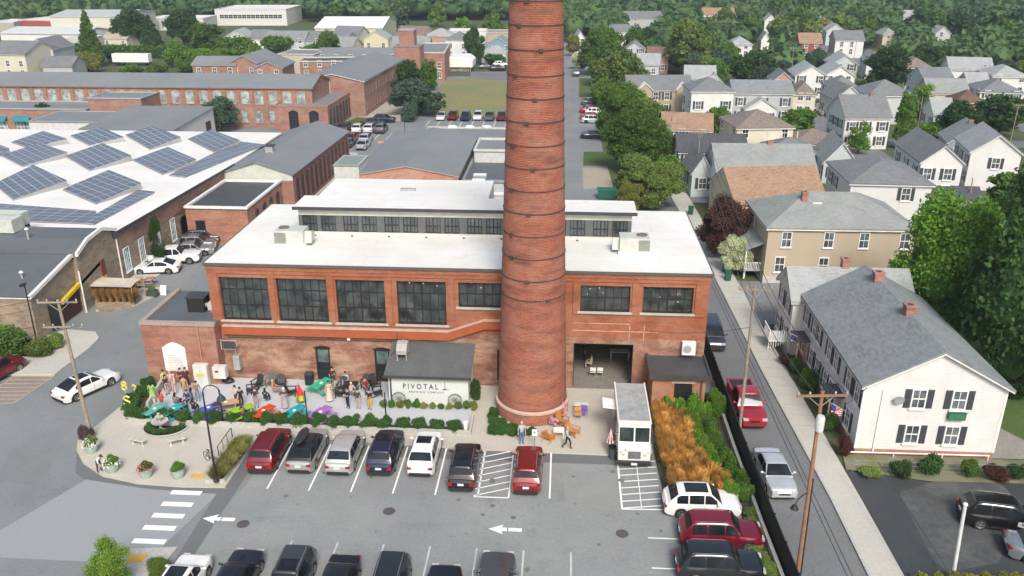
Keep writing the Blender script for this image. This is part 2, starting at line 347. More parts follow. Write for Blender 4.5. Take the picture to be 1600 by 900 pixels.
struct('planter_soil', MB().prism([(-32.15, 57.0), (-32.1, 52.9), (-31.6, 51.8), (-30.5, 51.4), (-6.4, 51.3), (-6.4, 52.0), (-30.4, 52.2), (-31, 53.2), (-31.2, 57)], .1, .26), plain((.06, .045, .03), .95))
# crossing, arrows, stall lines
def arrow(cx, cy, L=2.0):
    b = MB(); b.add([(cx - L/2, cy, .012), (cx - .1, cy - .45, .012), (cx - .22, cy - .16, .012), (cx - .22, cy + .16, .012), (cx - .1, cy + .45, .012)], [(0, 1, 2, 3, 4)])
    b.quad((cx - .22, cy - .16, .012), (cx + .12, cy - .16, .012), (cx + .12, cy + .16, .012), (cx - .22, cy + .16, .012)); b.quad((cx + .2, cy - .16, .012), (cx + L/2, cy - .16, .012), (cx + L/2, cy + .16, .012), (cx + .2, cy + .16, .012))
    struct('painted_arrow', b, PW)
arrow(-20.35, 41.0); arrow(-3.0, 41.1)
for i, (px, py) in enumerate(((291, 770), (277, 788), (263, 806), (249, 825), (233, 846))):
    x, y = P(px, py); sheet('crossing_stripe', rect(x - .98, x + .98, y - .22, y + .22), .012, PW)
x, y = P(223, 837); 
for i in range(6): 
    sheet('stall_line', rect(-19.0 + i * 2.7 - .055 + .55, -19.0 + i * 2.7 + .055 + .55, 44.2, 49.6), .014, PW)
sheet('stall_line', rect(-.48, -.37, 44.3, 49.5), .014, PW)
b = MB()
def seg(b, a, c, wd, z=.014):
    d = Vector((c[0] - a[0], c[1] - a[1])); n = Vector((-d.y, d.x)).normalized() * wd / 2
    b.quad((a[0] - n.x, a[1] - n.y, z), (c[0] - n.x, c[1] - n.y, z), (c[0] + n.x, c[1] + n.y, z), (a[0] + n.x, a[1] + n.y, z))
seg(b, (-5.2, 44.2), (-3.0, 44.2), .11)
for i in range(8): 
    y = 44.3 + i * .72; x1 = -3.0; y1 = y + .95
    if y1 > 49.6: x1 = -5.2 + (49.6 - y) / .95 * 2.2; y1 = 49.6
    seg(b, (-5.2, y), (x1, y1), .1)
seg(b, (-3.0, 44.2), (-3.0, 49.6), .1, .018)
struct('hatching', b, PW)
b = MB(); seg(b, (4.05, 43.5), (4.05, 48.9), .12); seg(b, (4.05, 43.5), (6.6, 43.6), .11, .018)
for i in range(8):
    y = 43.6 + i * .7; seg(b, (4.1, y), (6.55, y + .42), .1)
seg(b, (5.25, 43.6), (5.3, 48.6), .05, .018); struct('hatching', b, PW)
for i in range(7):
    x = -15.2 + i * 2.7 - .1; sheet('stall_line', rect(x - .05, x + .05, 33.5, 39.3), .014, PWF)
for y in (40.85, 38.25): sheet('stall_line', rect(5.4, 11, y - .05, y + .05), .014, PW)
for px, py in ((380, 819), (608, 799), (972, 834)):
    x, y = P(px, py); b = MB(); b.lathe([(.38, .008), (.38, .02)], 20, (x, y)); b.lathe([(.30, .02), (.30, .026)], 20, (x, y)); struct('manhole_cover', b, plain((.11, .10, .10), .8, .3))
yb = MB().add([(*P(px, py), .126) for px, py in ((300, 743), (325, 744), (322, 750), (297, 749))], [(0, 1, 2, 3)]); struct('tactile_paving', yb, YEL)
b = MB()   # yellow bay, far left
q = [P(84, 588), P(22, 630), P(-40, 631), P(22, 588)]
for i in range(4): seg(b, q[i], q[(i + 1) % 4], .1)
for i in range(1, 7):
    t = i / 7; a = (q[1][0] + (q[2][0] - q[1][0]) * t, q[1][1]); c = (a[0] + 3.6, a[1] + 4.2); seg(b, (q[0][0] + (q[1][0] - q[0][0]) * t, q[0][1] + (q[1][1] - q[0][1]) * t), (q[3][0] + (q[2][0] - q[3][0]) * t, q[3][1] + (q[2][1] - q[3][1]) * t), .09)
struct('hatching', b, plain((.5, .4, .2), .7))
sheet('brick_apron', q, .010, surf((.27, .23, .22), (.2, .17, .17), .5, 4.))
# lower kerbed island at the bottom left
b = MB().prism([P(205, 860), P(278, 857), P(236, 910), P(185, 905)], -.05, .13); struct('traffic_island', b, CONC)
sheet('tactile_paving', [P(203, 869), P(232, 869), P(222, 882), P(196, 882)], .136, YEL)
b = MB()
# left pavements in front of the stone building
struct('pavement', MB().prism([P(150, 520), P(155, 530), P(140, 545), P(85, 587), P(0, 587), P(-30, 560), P(105, 516)], -.05, .12), WALK)
struct('pavement', MB().prism([P(230, 452), P(262, 448), P(246, 462), P(212, 478), P(170, 485), P(150, 487), P(150, 430)], -.05, .12), WALK)
struct('pavement', MB().prism([(-45.9, 76), (-42.6, 76), (-41.6, 97), (-44.8, 97)], -.05, .12), WALK)
struct('pavement', MB().prism([P(545, 262), P(560, 240), P(540, 238), P(440, 330), P(470, 330)], -.05, .12), WALK)
struct('pavement', MB().prism([P(578, 170), P(625, 148), P(626, 190), P(560, 183)], -.05, .12), surf((.42, .38, .32), (.34, .31, .27), .3, 5.))
for pp in ([P(520, 200), P(566, 180), P(585, 186), P(552, 199)],): sheet('lawn', pp, .02, LAWN)
b = MB()
for i in range(11):
    x, y = P(668 + i * 17.5, 193); b.quad((x - .05, y - 3, .02), (x + .05, y - 3, .02), (x + .05, y + 3, .02), (x - .05, y + 3, .02))
for i in range(8):
    x, y = P(500 + i * 18, 213); b.quad((x - .05, y - 3, .02), (x + .05, y - 3, .02), (x + .05, y + 3, .02), (x - .05, y + 3, .02))
struct('stall_line', b, PW)
sheet('kerb_line', [P(590, 221), P(634, 221), P(634, 224), P(590, 224)], .02, YEL)

# oil stains, tyre marks and repairs on the car park
b = MB(); rs = random.Random(5)
def blob(b, x, y, r, z, el=1.):
    n = 11; b.add([(x + r * rs.uniform(.6, 1.15) * math.cos(6.2832 * i / n), y + el * r * rs.uniform(.6, 1.15) * math.sin(6.2832 * i / n), z) for i in range(n)], [tuple(range(n))])
for i in range(34):
    x = -17.5 + (i % 9) * 2.7 + rs.uniform(-.5, .5); y = rs.choice((46.5, 47.5, 37.5, 36)) + rs.uniform(-.6, .6); blob(b, x, y, rs.uniform(.10, .26), .0165 + i * .0001)
for i in range(14): blob(b, rs.uniform(-18, 8), rs.uniform(40, 44), rs.uniform(.08, .2), .0165 + i * .0001 + .004)
struct('oil_stain', b, surf((.12, .125, .125), (.17, .18, .175), 1.5, 6., 1., .5, .6, .2))

sheet('asphalt_repair', [P(880, 735), P(960, 740), P(968, 800), P(884, 790)], .0078, surf((.235, .25, .24), (.275, .285, .27), .4, 6., .8, .2, .88, .15))
sheet('asphalt_repair', [P(20, 700), P(95, 706), P(60, 760), P(-10, 750)], .0035, surf((.17, .19, .19), (.21, .225, .225), .4, 6., .8, .2, .88, .15))
# ================================================================ builders: windows, houses, mills
CLEARG = glass((.05, .06, .065), .08); DARKG = glass((.012, .014, .018), .1, .5); PALEG = glass((.16, .19, .19), .12)
def winmesh(w, h, st):
    """st = (kind, frame width, muntins x, muntins z, arch, sill)"""
    fw, nx, nz, arch, sill = st
    def f():
        b = MB(); d0, d1 = -.07, .0; t = fw
        b.box(-w/2 - t, -w/2, d0, d1, -t, h); b.box(w/2, w/2 + t, d0, d1, -t, h); b.box(-w/2, w/2, d0, d1, -t, 0)
        if arch:
            n = 8; a = h * arch; top = [(-w/2 - t + (w + 2 * t) * i / n, h + a * math.sin(math.pi * i / n) + t * .6) for i in range(n + 1)]; bot = [(-w/2 + w * i / n, h + a * math.sin(math.pi * i / n) * .93) for i in range(n + 1)]
            for i in range(n):
                p = [bot[i], bot[i + 1], top[i + 1], top[i]]; b.ext(p, 'y', d0, d1)
        else: b.box(-w/2 - t, w/2 + t, d0 - .01, d1, h, h + t)
        for i in range(1, nx): b.box(-w/2 + w * i / nx - .022, -w/2 + w * i / nx + .022, -.045, -.012, 0, h)
        for i in range(1, nz): b.box(-w/2, w/2, -.05 if nz == 2 else -.045, -.012, h * i / nz - (.04 if nz == 2 else .022), h * i / nz + (.04 if nz == 2 else .022))
        if sill: b.box(-w/2 - t - .06, w/2 + t + .06, -.13, 0, -t - .09, -t)
        return b
    return f()
def panemesh(w, h, arch):
    b = MB(); pts = [(-w/2, 0), (w/2, 0), (w/2, h)]
    if arch: n = 8; pts += [(w/2 - w * i / n, h + h * arch * math.sin(math.pi * i / n) * .93) for i in range(1, n)]
    pts.append((-w/2, h)); return b.ext(pts, 'y', -.022, -.012)
def shutmesh(h):
    b = MB(); b.box(-.2, .2, -.05, 0, -.04, h + .04)
    for i in range(8): b.box(-.15, .15, -.062, -.05, .05 + i * h / 8, .05 + i * h / 8 + h / 16)
    return b
ST = {'white': (.09, 2, 2, 0, 1), 'plain': (.08, 1, 2, 0, 1), 'six': (.09, 3, 4, 0, 1), 'mill': (.06, 3, 5, .12, 1), 'millsq': (.06, 3, 5, 0, 1), 'dark': (.06, 2, 3, .15, 1), 'strip': (.06, 4, 2, 0, 0), 'arch4': (.08, 3, 6, 0, 1)}
def put_window(par, pos, rz, w, h, style='white', frame=None, pane=None, shutter=None, name='window'):
    st = ST[style]; frame = frame or WHITE; pane = pane or CLEARG
    me = cm(('win', w, h, style), lambda: winmesh(w, h, st).mesh('window', WHITE))
    o = obj(name, me, par, pos, rz, frame)
    obj('pane', cm(('pane', w, h, st[3]), lambda: panemesh(w, h, st[3]).mesh('pane', CLEARG)), o, (0, 0, 0), 0, pane)
    if shutter:
        for s in (-1, 1): obj('shutter', cm(('shut', h), lambda: shutmesh(h).mesh('shutter', DARK)), o, (s * (w / 2 + .33), 0, 0), 0, shutter)
    return o
def side_tf(side, w, d, x, z, out=.004):
    return {'f': ((x, -out, z), 0), 'r': ((w + out, x, z), math.pi / 2), 'b': ((w - x, d + out, z), math.pi), 'l': ((-out, d - x, z), -math.pi / 2)}[side]
def brickchim(par, x, y, z0, z1, s=.55):
    b = MB(); b.box(x - s/2, x + s/2, y - s/2, y + s/2, z0, z1 - .15); b.m = 0; b.box(x - s/2 - .06, x + s/2 + .06, y - s/2 - .06, y + s/2 + .06, z1 - .15, z1); b.m = 1; b.box(x - s/4, x + s/4, y - s/4, y + s/4, z1, z1 + .03)
    return b.build('chimney', [brick((.34, .12, .08), (.4, .33, .28), .5), DARK], par)
def roofmesh(w, d, h, roof, o, th=.16):
    k = roof[0]; b = MB()
    if k == 'gable':
        rise, ax = roof[1], roof[2]; W = d if ax == 'x' else w; L = w if ax == 'x' else d; sl = rise / (W / 2); e = o * sl
        prof = [(-o, h - e), (W / 2, h + rise), (W + o, h - e), (W + o, h - e + th), (W / 2, h + rise + th), (-o, h - e + th)]
        if ax == 'y': b.ext(prof[::-1], 'y', -o, L + o)
        else: b.ext(prof, 'x', -o, L + o)
    elif k == 'hip':
        rise = roof[1]; m = min(w, d) / 2 + o; e = 0
        if w >= d: r0, r1 = (-o + m, d / 2), (w + o - m, d / 2)
        else: r0, r1 = (w / 2, -o + m), (w / 2, d + o - m)
        z = h + .0; v = [(-o, -o, z), (w + o, -o, z), (w + o, d + o, z), (-o, d + o, z), (-o, -o, z + .14), (w + o, -o, z + .14), (w + o, d + o, z + .14), (-o, d + o, z + .14), (*r0, h + rise), (*r1, h + rise)]
        f = [(3, 2, 1, 0), (0, 1, 5, 4), (1, 2, 6, 5), (2, 3, 7, 6), (3, 0, 4, 7)]
        f += [(4, 5, 9, 8), (5, 6, 9), (6, 7, 8, 9), (7, 4, 8)] if w >= d else [(4, 5, 8), (5, 6, 9, 8), (6, 7, 9), (7, 4, 8, 9)]
        b.add(v, f)
    elif k == 'shed':   # falls towards the front by roof[1]
        r = roof[1]; b.ext([(-o, h - r * o / d), (d + o, h + r + r * o / d), (d + o, h + r + r * o / d + th), (-o, h - r * o / d + th)], 'x', -o, w + o)
    else:
        b.box(-.06, w + .06, -.06, d + .06, h, h + .12)
    return b
def wallmesh(w, d, h, roof, z0=-.1):
    b = MB(); b.box(0, w, 0, d, z0, h)
    if roof[0] == 'gable':
        rise, ax = roof[1], roof[2]; W = d if ax == 'x' else w; p = [(0, h - .001), (W, h - .001), (W / 2, h + rise)]
        if ax == 'x': b.ext(p[::-1], 'x', 0, w)
        else: b.ext(p, 'y', 0, d)
    elif roof[0] == 'shed':
        b.ext([(0, h - .001), (d, h - .001), (d, h + roof[1])], 'x', 0, w)
    return b
def building(name, label, cat, o, w, d, h, rz=0., roof=('gable', 2, 'x'), wall=None, roofm=None, over=.3, wins=(), chims=(), trim=WHITE, group=None, base=None, par=None, short=None):
    z = terr(*o)
    t = thing(name, label, cat, (o[0], o[1], z), rz, group)
    wallmesh(w, d, h, roof).build('wall', wall, t)
    r = roofmesh(w, d, h, roof, over).build('roof', roofm, t)
    if roof[0] == 'flat':
        b = MB(); e = .25
        for q in ((-.1, w + .1, -.1, e), (-.1, w + .1, d - e, d + .1), (-.1, e, e, d - e), (w - e, w + .1, e, d - e)): b.box(*q, h + .12, h + .12 + (roof[1] if len(roof) > 1 else .3))
        b.build('parapet', trim or roofm, t)
    elif trim:
        if roof[0] == 'gable':
            rr = roofmesh(w, d, h - .13, roof, over - .03, .125); rr.build('trim', trim, t)
        elif roof[0] == 'hip':
            b = MB(); q = over - .02; b.box(-q, w + q, -q, 0, h - .14, h); b.box(-q, w + q, d, d + q, h - .14, h); b.box(-q, 0, 0, d, h - .14, h); b.box(w, w + q, 0, d, h - .14, h); b.build('trim', trim, t)
    for c in chims:
        rise = roof[1] if roof[0] in ('gable', 'hip') else 0
        brickchim(r, c[0], c[1], h, h + rise + c[2], c[3] if len(c) > 3 else .6)
    for W_ in wins:
        side, xs_, zs_, ww, hh = W_[:5]; kw = W_[5] if len(W_) > 5 else {}
        for z_ in zs_:
            for x_ in xs_:
                if x_ > (w if side in 'fb' else d) - ww / 2 - .2 or x_ < ww / 2 + .15: continue
                p, a = side_tf(side, w, d, x_, z_); put_window(t, p, a, ww, hh, **kw)
    if short:
        LM.append((short, *pix(o[0] + w / 2 * math.cos(rz), o[1] + d / 2, h)))
    return t
def wall_holes(b, x0, x1, z0, z1, holes, y, depth, back=False):
    """front wall plane at y with real openings and their reveals"""
    X = sorted({x0, x1, *[q for h in holes for q in h[:2]]}); Z = sorted({z0, z1, *[q for h in holes for q in h[2:]]})
    for i in range(len(X) - 1):
        for j in range(len(Z) - 1):
            cx, cz = (X[i] + X[i + 1]) / 2, (Z[j] + Z[j + 1]) / 2
            if not any(h[0] < cx < h[1] and h[2] < cz < h[3] for h in holes):
                b.quad((X[i], y, Z[j]), (X[i + 1], y, Z[j]), (X[i + 1], y, Z[j + 1]), (X[i], y, Z[j + 1]))
                if back: b.quad((X[i], y + depth, Z[j]), (X[i], y + depth, Z[j + 1]), (X[i + 1], y + depth, Z[j + 1]), (X[i + 1], y + depth, Z[j]))
    for a, c, e, g in holes:
        b.quad((a, y, e), (c, y, e), (c, y + depth, e), (a, y + depth, e)); b.quad((a, y, g), (a, y + depth, g), (c, y + depth, g), (c, y, g))
        b.quad((a, y, e), (a, y + depth, e), (a, y + depth, g), (a, y, g)); b.quad((c, y, e), (c, y, g), (c, y + depth, g), (c, y + depth, e))
ORANGE = brick((.295, .076, .031), (.31, .15, .088), .5, pale=.22); OLDBR = brick((.225, .082, .048), (.35, .25, .19), .85, pale=.8)
SHG = shingle((.17, .18, .19), .16); SHB = shingle((.21, .235, .24), .2); SHBR = shingle((.20, .165, .14)); SHTAN = shingle((.30, .195, .13), .25); SHGR = shingle((.25, .27, .26), .12); SHDK = shingle((.07, .075, .085), .2); SHLT = shingle((.32, .34, .34), .12)
MEMB = surf((.085, .10, .11), (.12, .135, .145), .2, 5., .8, .3, .7, .12); MEMD = surf((.05, .055, .06), (.075, .08, .085), .3, 5., .8, .3, .6, .15)
RUBG = surf((.17, .19, .20), (.22, .235, .245), .15, 5., .8, .25, .8, .1)
def roofwhite():
    m = surf((.80, .79, .76), (.70, .69, .64), .22, 4., 1., .16, .6, .05).copy(); t, n, l, b = nodes(m); src = b.inputs['Base Color'].links[0].from_socket
    k = n.new('ShaderNodeTexBrick'); l.new(coord(t, 'UV'), k.inputs['Vector']); k.inputs['Scale'].default_value = 1; k.inputs['Brick Width'].default_value = 15; k.inputs['Row Height'].default_value = 1.9
    k.inputs['Mortar Size'].default_value = .03; k.inputs['Color1'].default_value = (1, 1, 1, 1); k.inputs['Color2'].default_value = (.965, .965, .96, 1); k.inputs['Mortar'].default_value = (.84, .84, .83, 1)
    x = mixc(t, 1., src, k.outputs[0], 'MULTIPLY'); l.new(mixc(t, ramp(t, noise(t, coord(t, 'W'), .33, 5, .6), .62, .74, 0, .55), x, (.62, .55, .42)), b.inputs['Base Color']); return m
ROOFW = roofwhite()
# ---------------------------------------------------------------- main mill building
FY, BX0, BX1, BY1, RH = 58.7, -27.0, 10.95, 74.4, 9.75
mb = thing('brick_building', 'two storey orange brick mill with flat white roof behind the smokestack', 'building', (0, 0, 0)); LM.append(('white roofed brick mill', 700, 350))
holes = [(-26.2, -22.4, 5.2, 8.75), (-21.75, -17.85, 5.2, 8.75), (-17.15, -13.4, 5.2, 8.75), (-12.45, -8.7, 5.2, 8.75), (-7.75, -3.9, 6.75, 8.75), (1.45, 5.15, 6.65, 8.75), (6.1, 9.8, 6.65, 8.75)]
gar = (1.05, 5.6, .0, 3.95); drs = [(-19.2, -18.05, .1, 2.95), (-14.5, -13.3, .1, 2.95)]
b = MB(); wall_holes(b, BX0, BX1, 4.45, RH, holes, FY, .35)
b.m = 1; wall_holes(b, BX0, BX1, -.1, 4.45, [gar] + drs, FY, .35)
b.m = 0
b.quad((BX0, FY, -.1), (BX0, FY, RH), (BX0, BY1, RH), (BX0, BY1, -.1)); b.quad((BX1, FY, -.1), (BX1, BY1, -.1), (BX1, BY1, RH), (BX1, FY, RH)); b.quad((BX0, BY1, -.1), (BX0, BY1, RH), (BX1, BY1, RH), (BX1, BY1, -.1))
b.build('wall', [ORANGE, OLDBR], mb)
# cornice and window-head courses, corner piers
b = MB(); b.box(BX0 - .1, BX1 + .1, FY - .12, FY, 9.35, 9.72); b.box(BX0 - .05, BX1 + .05, FY - .07, FY, 9.05, 9.35)
pil = [-27.0, -22.28, -17.72, -13.28, -8.5, -3.6, .9, 5.3, 9.95]
for i, x in enumerate(pil):
    b.box(x, x + (.42 if i not in (0, 8) else .75), FY - .1, FY, 5.0 if i < 5 else 6.4, 9.05)
for h in holes: b.box(h[0] - .12, h[1] + .12, FY - .05, FY, h[3], h[3] + .22)
b.build('cornice', ORANGE, mb)
for h in holes: MB().box(h[0] - .2, h[1] + .2, FY - .14, FY + .2, h[2] - .16, h[2]).build('sill', CONC, mb)
b = MB(); zz = [(-26.3, 4.72, 4.05), (-8.6, 4.72, 4.02), (-5.8, 5.72, 5.05), (-3.9, 5.72, 5.05)]
for (x0, t0, u0), (x1, t1, u1) in zip(zz[:-1], zz[1:]): b.ext([(x0, u0), (x1, u1), (x1, t1), (x0, t0)], 'y', FY - .32, FY - .002)
b.build('metal_flashing', plain((.36, .095, .038), .55, 0, .1), mb)
b = MB()
for (x0, t0, _), (x1, t1, _) in zip(zz[:-1], zz[1:]): b.ext([(x0, t0 + .002), (x1, t1 + .002), (x1, t1 + .06), (x0, t0 + .06)], 'y', FY - .36, FY - .003)
b.build('ledge', plain((.5, .4, .33)), mb)
def steel_window(par, h, y=FY + .22, style=None, gl=None, nx=6, rows=(.36, .68)):
    x0, x1, z0, z1 = h; t = thing('window', None, None); t.parent = par; t.name = 'window'
    b = MB(); f = .07
    b.box(x0, x1, y, y + .08, z0, z0 + f); b.box(x0, x1, y, y + .08, z1 - f, z1); b.box(x0, x0 + f, y, y + .08, z0 + f, z1 - f); b.box(x1 - f, x1, y, y + .08, z0 + f, z1 - f)
    for i in range(1, nx):
        k = .06 if i % (nx // 2) else .11; u = x0 + (x1 - x0) * i / nx; b.box(u - k / 2, u + k / 2, y + .01, y + .07, z0 + f, z1 - f)
    for r in rows: b.box(x0 + f, x1 - f, y + .002, y + .078, z0 + (z1 - z0) * r - .045, z0 + (z1 - z0) * r + .045)
    b.build('frame', BLACK, t); MB().box(x0 + f, x1 - f, y + .035, y + .045, z0 + f, z1 - f).build('pane', gl or seeglass(), t)
    return t
for h in holes: steel_window(mb, h, rows=(.33, .7) if h[3] - h[2] > 3 else (.5,))
for dd in drs:
    b = MB(); x0, x1, z0, z1 = dd; b.box(x0, x1, FY + .12, FY + .2, z0, z1); dr = b.build('door', BLACK, mb)
    MB().box(x0 + .15, x1 - .15, FY + .10, FY + .118, z0 + 1.55, z1 - .2).build('pane', glass((.05, .07, .07)), dr); MB().box(x0 + .15, x1 - .15, FY + .10, FY + .118, z0 + .9, z0 + 1.45).build('pane', DARKG, dr)
    b = MB(); n = 8; b.ext([(x0 - .1, z1 - .06)] + [(x0 - .1 + (x1 - x0 + .2) * i / n, z1 + .02 + .18 * math.sin(math.pi * i / n)) for i in range(n + 1)] + [(x1 + .1, z1 - .06)], 'y', FY - .03, FY + .1); b.build('door_arch', BLACK, dr)
# interior: upper floor, ground floor room, back wall
INT = plain((.36, .35, .31), .8); INTF = surf((.23, .21, .18), (.19, .17, .15), .5, 4.)
b = MB(); b.box(BX0 + .3, BX1 - .3, FY + .4, BY1 - .3, 4.2, 4.4); b.build('upper_floor', INT, mb)
b = MB(); b.box(BX0 + .3, BX1 - .3, BY1 - .6, BY1 - .3, .1, RH - .3); b.box(-2.2, -2.0, FY + .4, BY1 - .6, .1, 4.2); b.box(7.4, 7.6, FY + .4, BY1 - .6, .1, 4.2); b.box(-2, 7.4, 70, 70.2, .1, 4.2)
b.build('inner_wall', INT, mb)
MB().box(-2.0, 7.4, FY + .02, 70, .05, .13).build('shop_floor', INTF, mb)
b = MB()
for x in (1.0, 5.55): b.box(x, x + .12, FY + .1, FY + .3, .13, 3.95)
b.box(1.0, 5.67, FY + .1, FY + .3, 3.85, 3.95); b.build('door_frame', BLACK, mb)
for k, (x, z, y) in enumerate([(-11.4, 8.1, 60), (-10.7, 7.9, 60.4), (-10.2, 8.2, 61), (-9.6, 7.8, 60.2), (-11.9, 7.7, 61), (-6.9, 8.2, 60), (-6.2, 7.7, 60.3), (-6.1, 8.2, 61), (2.3, 8.2, 60.2), (2.2, 7.9, 60.1), (2.9, 8.0, 60.1), (3.2, 7.6, 60.1), (3.4, 7.2, 60.1), (7.5, 7.4, 60), (8.9, 7.0, 60.1), (2.0, 7.5, 60)]):
    MB().ell(x, y, z, .045, .045, .045, 8, 5).build('light_bulb', emit((1, .75, .4), 6), mb)
# roof with hole for the roof monitor
b = MB(); mx0, mx1, my0, my1 = -22.0, 5.6, 66.3, 74.1
def ring(b, X0, X1, Y0, Y1, x0, x1, y0, y1, z0, z1):
    b.box(X0, X1, Y0, y0, z0, z1); b.box(X0, x0, y0, y1, z0, z1); b.box(x1, X1, y0, y1, z0, z1); b.box(X0, X1, y1, Y1, z0, z1)
ring(b, BX0 - .12, BX1 + .12, FY - .16, BY1 + .12, mx0 + .1, mx1 - .1, my0 + .1, my1 - .1, RH, RH + .14); rf = b.build('roof', ROOFW, mb)
b = MB(); b.box(BX0 - .2, BX1 + .2, FY - .22, FY - .16, RH - .05, RH + .18); b.box(BX1 + .12, BX1 + .2, FY - .16, BY1 + .1, RH - .05, RH + .18); b.box(BX0 - .2, BX0 - .12, FY - .16, BY1 + .1, RH - .05, RH + .18); b.build('roof_edge', plain((.10, .095, .09), .5), mb)
# roof monitor
mon = thing('roof_monitor', None, None); mon.parent = mb
b = MB(); b.box(-22.3, 5.95, 65.9, 69.4, 12.05, 12.25); b.box(-21.1, -6.4, 69.4, 75.3, 12.052, 12.252); b.build('monitor_roof', ROOFW, mon)
b = MB(); b.box(-22.34, 5.99, 65.84, 65.898, 12.0, 12.27); b.build('monitor_edge', DARK, mon)
b = MB(); b.box(mx0, mx1, my0, my0 + .12, 11.45, 12.04); b.box(mx0, mx1, my0 - .05, my0 + .15, RH + .14, RH + .3)
b.box(mx0, mx0 + .12, my0 + .16, 69.2, RH + .1, 12.04); b.box(mx1 - .12, mx1, my0 + .16, 69.2, RH + .1, 12.04); b.box(-6.5, mx1 - .12, 69.1, 69.2, RH + .1, 12.04); b.box(-21, -20.9, 69.2, 75.2, RH, 12.04); b.box(-6.5, -6.4, 69.2, 75.2, RH, 12.04); b.box(-20.9, -6.5, 75.1, 75.2, -.1, 12.04)
b.build('monitor_wall', plain((.50, .51, .47), .7), mon)
n = 16; pw_ = (mx1 - mx0) / n
for i in range(n + 1):
    k = .32 if i % 2 == 0 else .16; u = mx0 + pw_ * i; MB().box(max(mx0, u - k), min(mx1, u + k), my0 - .03, my0 + .1, RH + .3, 11.45).build('pilaster', plain((.10, .105, .10), .6), mon)
for i in range(n):
    k0 = .32 if i % 2 == 0 else .16; k1 = .48 - k0; u = mx0 + pw_ * i
    steel_window(mon, (u + k0, u + pw_ - k1, RH + .3, 11.45), my0, nx=3 if False else 4, rows=(.45,), gl=seeglass((.85, .9, .9), .3))
b = MB(); b.box(mx0 + .3, mx1 - .3, 67.1, 67.15, RH + .2, 11.2); b.build('blind', plain((.75, .78, .76)), mon)
for k in range(9):
    x = -20.5 + k * 3.1
    if not -5 < x < 1: MB().lathe([(.09, RH + .14), (.09, RH + .22)], 8, (x, 65.6)).build('roof_drain', DARK, rf)
sct = MB().box(-4.6, -4.5, 65.9, 66.1, RH + .15, RH + .6); sct.build('standpipe', plain((.7, .5, .02)), rf)
MB().box(-14.3, -13.0, 71.2, 71.7, 12.252, 12.45).build('roof_vent', GREY, mon)
def rooftop_unit(x, y, z, label, flip=1, s=1., wd=2.3):
    t = thing('air_conditioner', label, 'air conditioner', (x, y, z), 0, 'rooftop air conditioners'); cr = plain((.50, .52, .47), .5)
    b = MB(); b.box(-wd/2 * s, wd/2 * s, -.8 * s, .8 * s, .25 * s, 1.35 * s); b.build('casing', cr, t, bevel=.02)
    MB().box(-wd/2 * s - .1, wd/2 * s + .1, -.9 * s, .9 * s, 0, .25 * s).build('curb', WHITE, t)
    b = MB()
    for i in range(9): b.box(-wd/2 * s - .03 if flip > 0 else 0.3 * s, -.25 * s if flip > 0 else wd/2 * s + .03, -.83 * s, -.8 * s, (.35 + i * .1) * s, (.40 + i * .1) * s)
    b.build('grille', plain((.22, .22, .21), .5, .4), t)
    b = MB(); b.lathe([(.42 * s, 1.35 * s), (.42 * s, 1.42 * s)], 16, (-.6 * s * flip, .1)); b.build('fan', plain((.15, .14, .13), .6), t)
    b = MB(); b.ext([(-.5 * s, .3 * s), (.6 * s, .3 * s), (.6 * s, 1.0 * s), (-.2 * s, 1.2 * s)], 'x', wd/2 * s, wd/2 * s + .55) if flip > 0 else b.ext([(-.5 * s, .3 * s), (.6 * s, .3 * s), (.6 * s, 1.0 * s), (-.2 * s, 1.2 * s)], 'x', -wd/2 * s - .55, -wd/2 * s)
    b.build('hood', cr, t); return t
rooftop_unit(-21.7, 63.3, RH + .14, 'beige rooftop air conditioner at the left end of the white mill roof', 1)
rooftop_unit(5.6, 63.2, RH + .14, 'greenish beige rooftop air conditioner right of the smokestack on the white roof', -1)
# conduit, downpipe, wall lamps
b = MB(); b.path([(-26, FY - .06, 3.7), (-12.6, FY - .06, 3.7), (-12.6, FY - .06, 1)], .035); b.path([(-12.9, FY - .06, 3.72), (-12.9, FY - .06, 3.2)], .04); b.build('conduit', DARK, mb)
for x in (-16.4, -12.1): MB().box(x - .12, x + .12, FY - .2, FY, 3.75, 4.0 if x < -14 else 4.15).build('wall_lamp', WHITE, mb)
b = MB(); b.box(-4.85, -4.7, FY - .05, FY, .6, 3.2); b.build('meter_panel', BLACK, mb)
# patched brick frame over the garage door
b = MB()
for q in ((.9, 7.4, 5.0, 5.07), (.9, 5.2, 5.62, 5.69), (5.2, 5.27, 4.3, 5.62), (6.3, 6.37, 4.3, 5.62)): b.box(q[0], q[1], FY - .02, FY - .001, q[2], q[3])
b.build('brick_course', brick((.5, .3, .2), (.5, .42, .33)), mb)
# ---------------------------------------------------------------- smokestack
cx, cy, r0 = -1.97, 55.35, 2.58; HT = onY(837, -45, 55.35)[1]; ZT = onY(837, 0, 55.35)[1]; r0 = 2.56
def cr(z): return r0 - (r0 - 1.69) * z / ZT
prof = [(r0 + .12, -.1), (r0 + .12, .9), (r0 + .02, 1.05)] + [(cr(z), z) for z in np.linspace(1.1, HT - 1.1, 24)] + [(cr(HT) + .1, HT - 1.0), (cr(HT) + .1, HT - .4), (cr(HT) + .02, HT - .2), (cr(HT) - .45, HT), (cr(HT) - .45, HT - 2)]
CB = brick((.24, .050, .026), (.42, .24, .17), .85, .26, .105, .014, pale=.2)
def cuv(pv, n):
    a = np.arctan2(pv[:, 1] - cy, pv[:, 0] - cx)
    if a.max() - a.min() > math.pi: a = np.where(a < 0, a + 2 * math.pi, a)
    return np.stack([a * 2.4, pv[:, 2]], 1)
ch = thing('smokestack', 'tall round tapering red brick smokestack ringed with dark iron bands', 'chimney', (0, 0, 0)); LM.append(('smokestack', 835, 300))
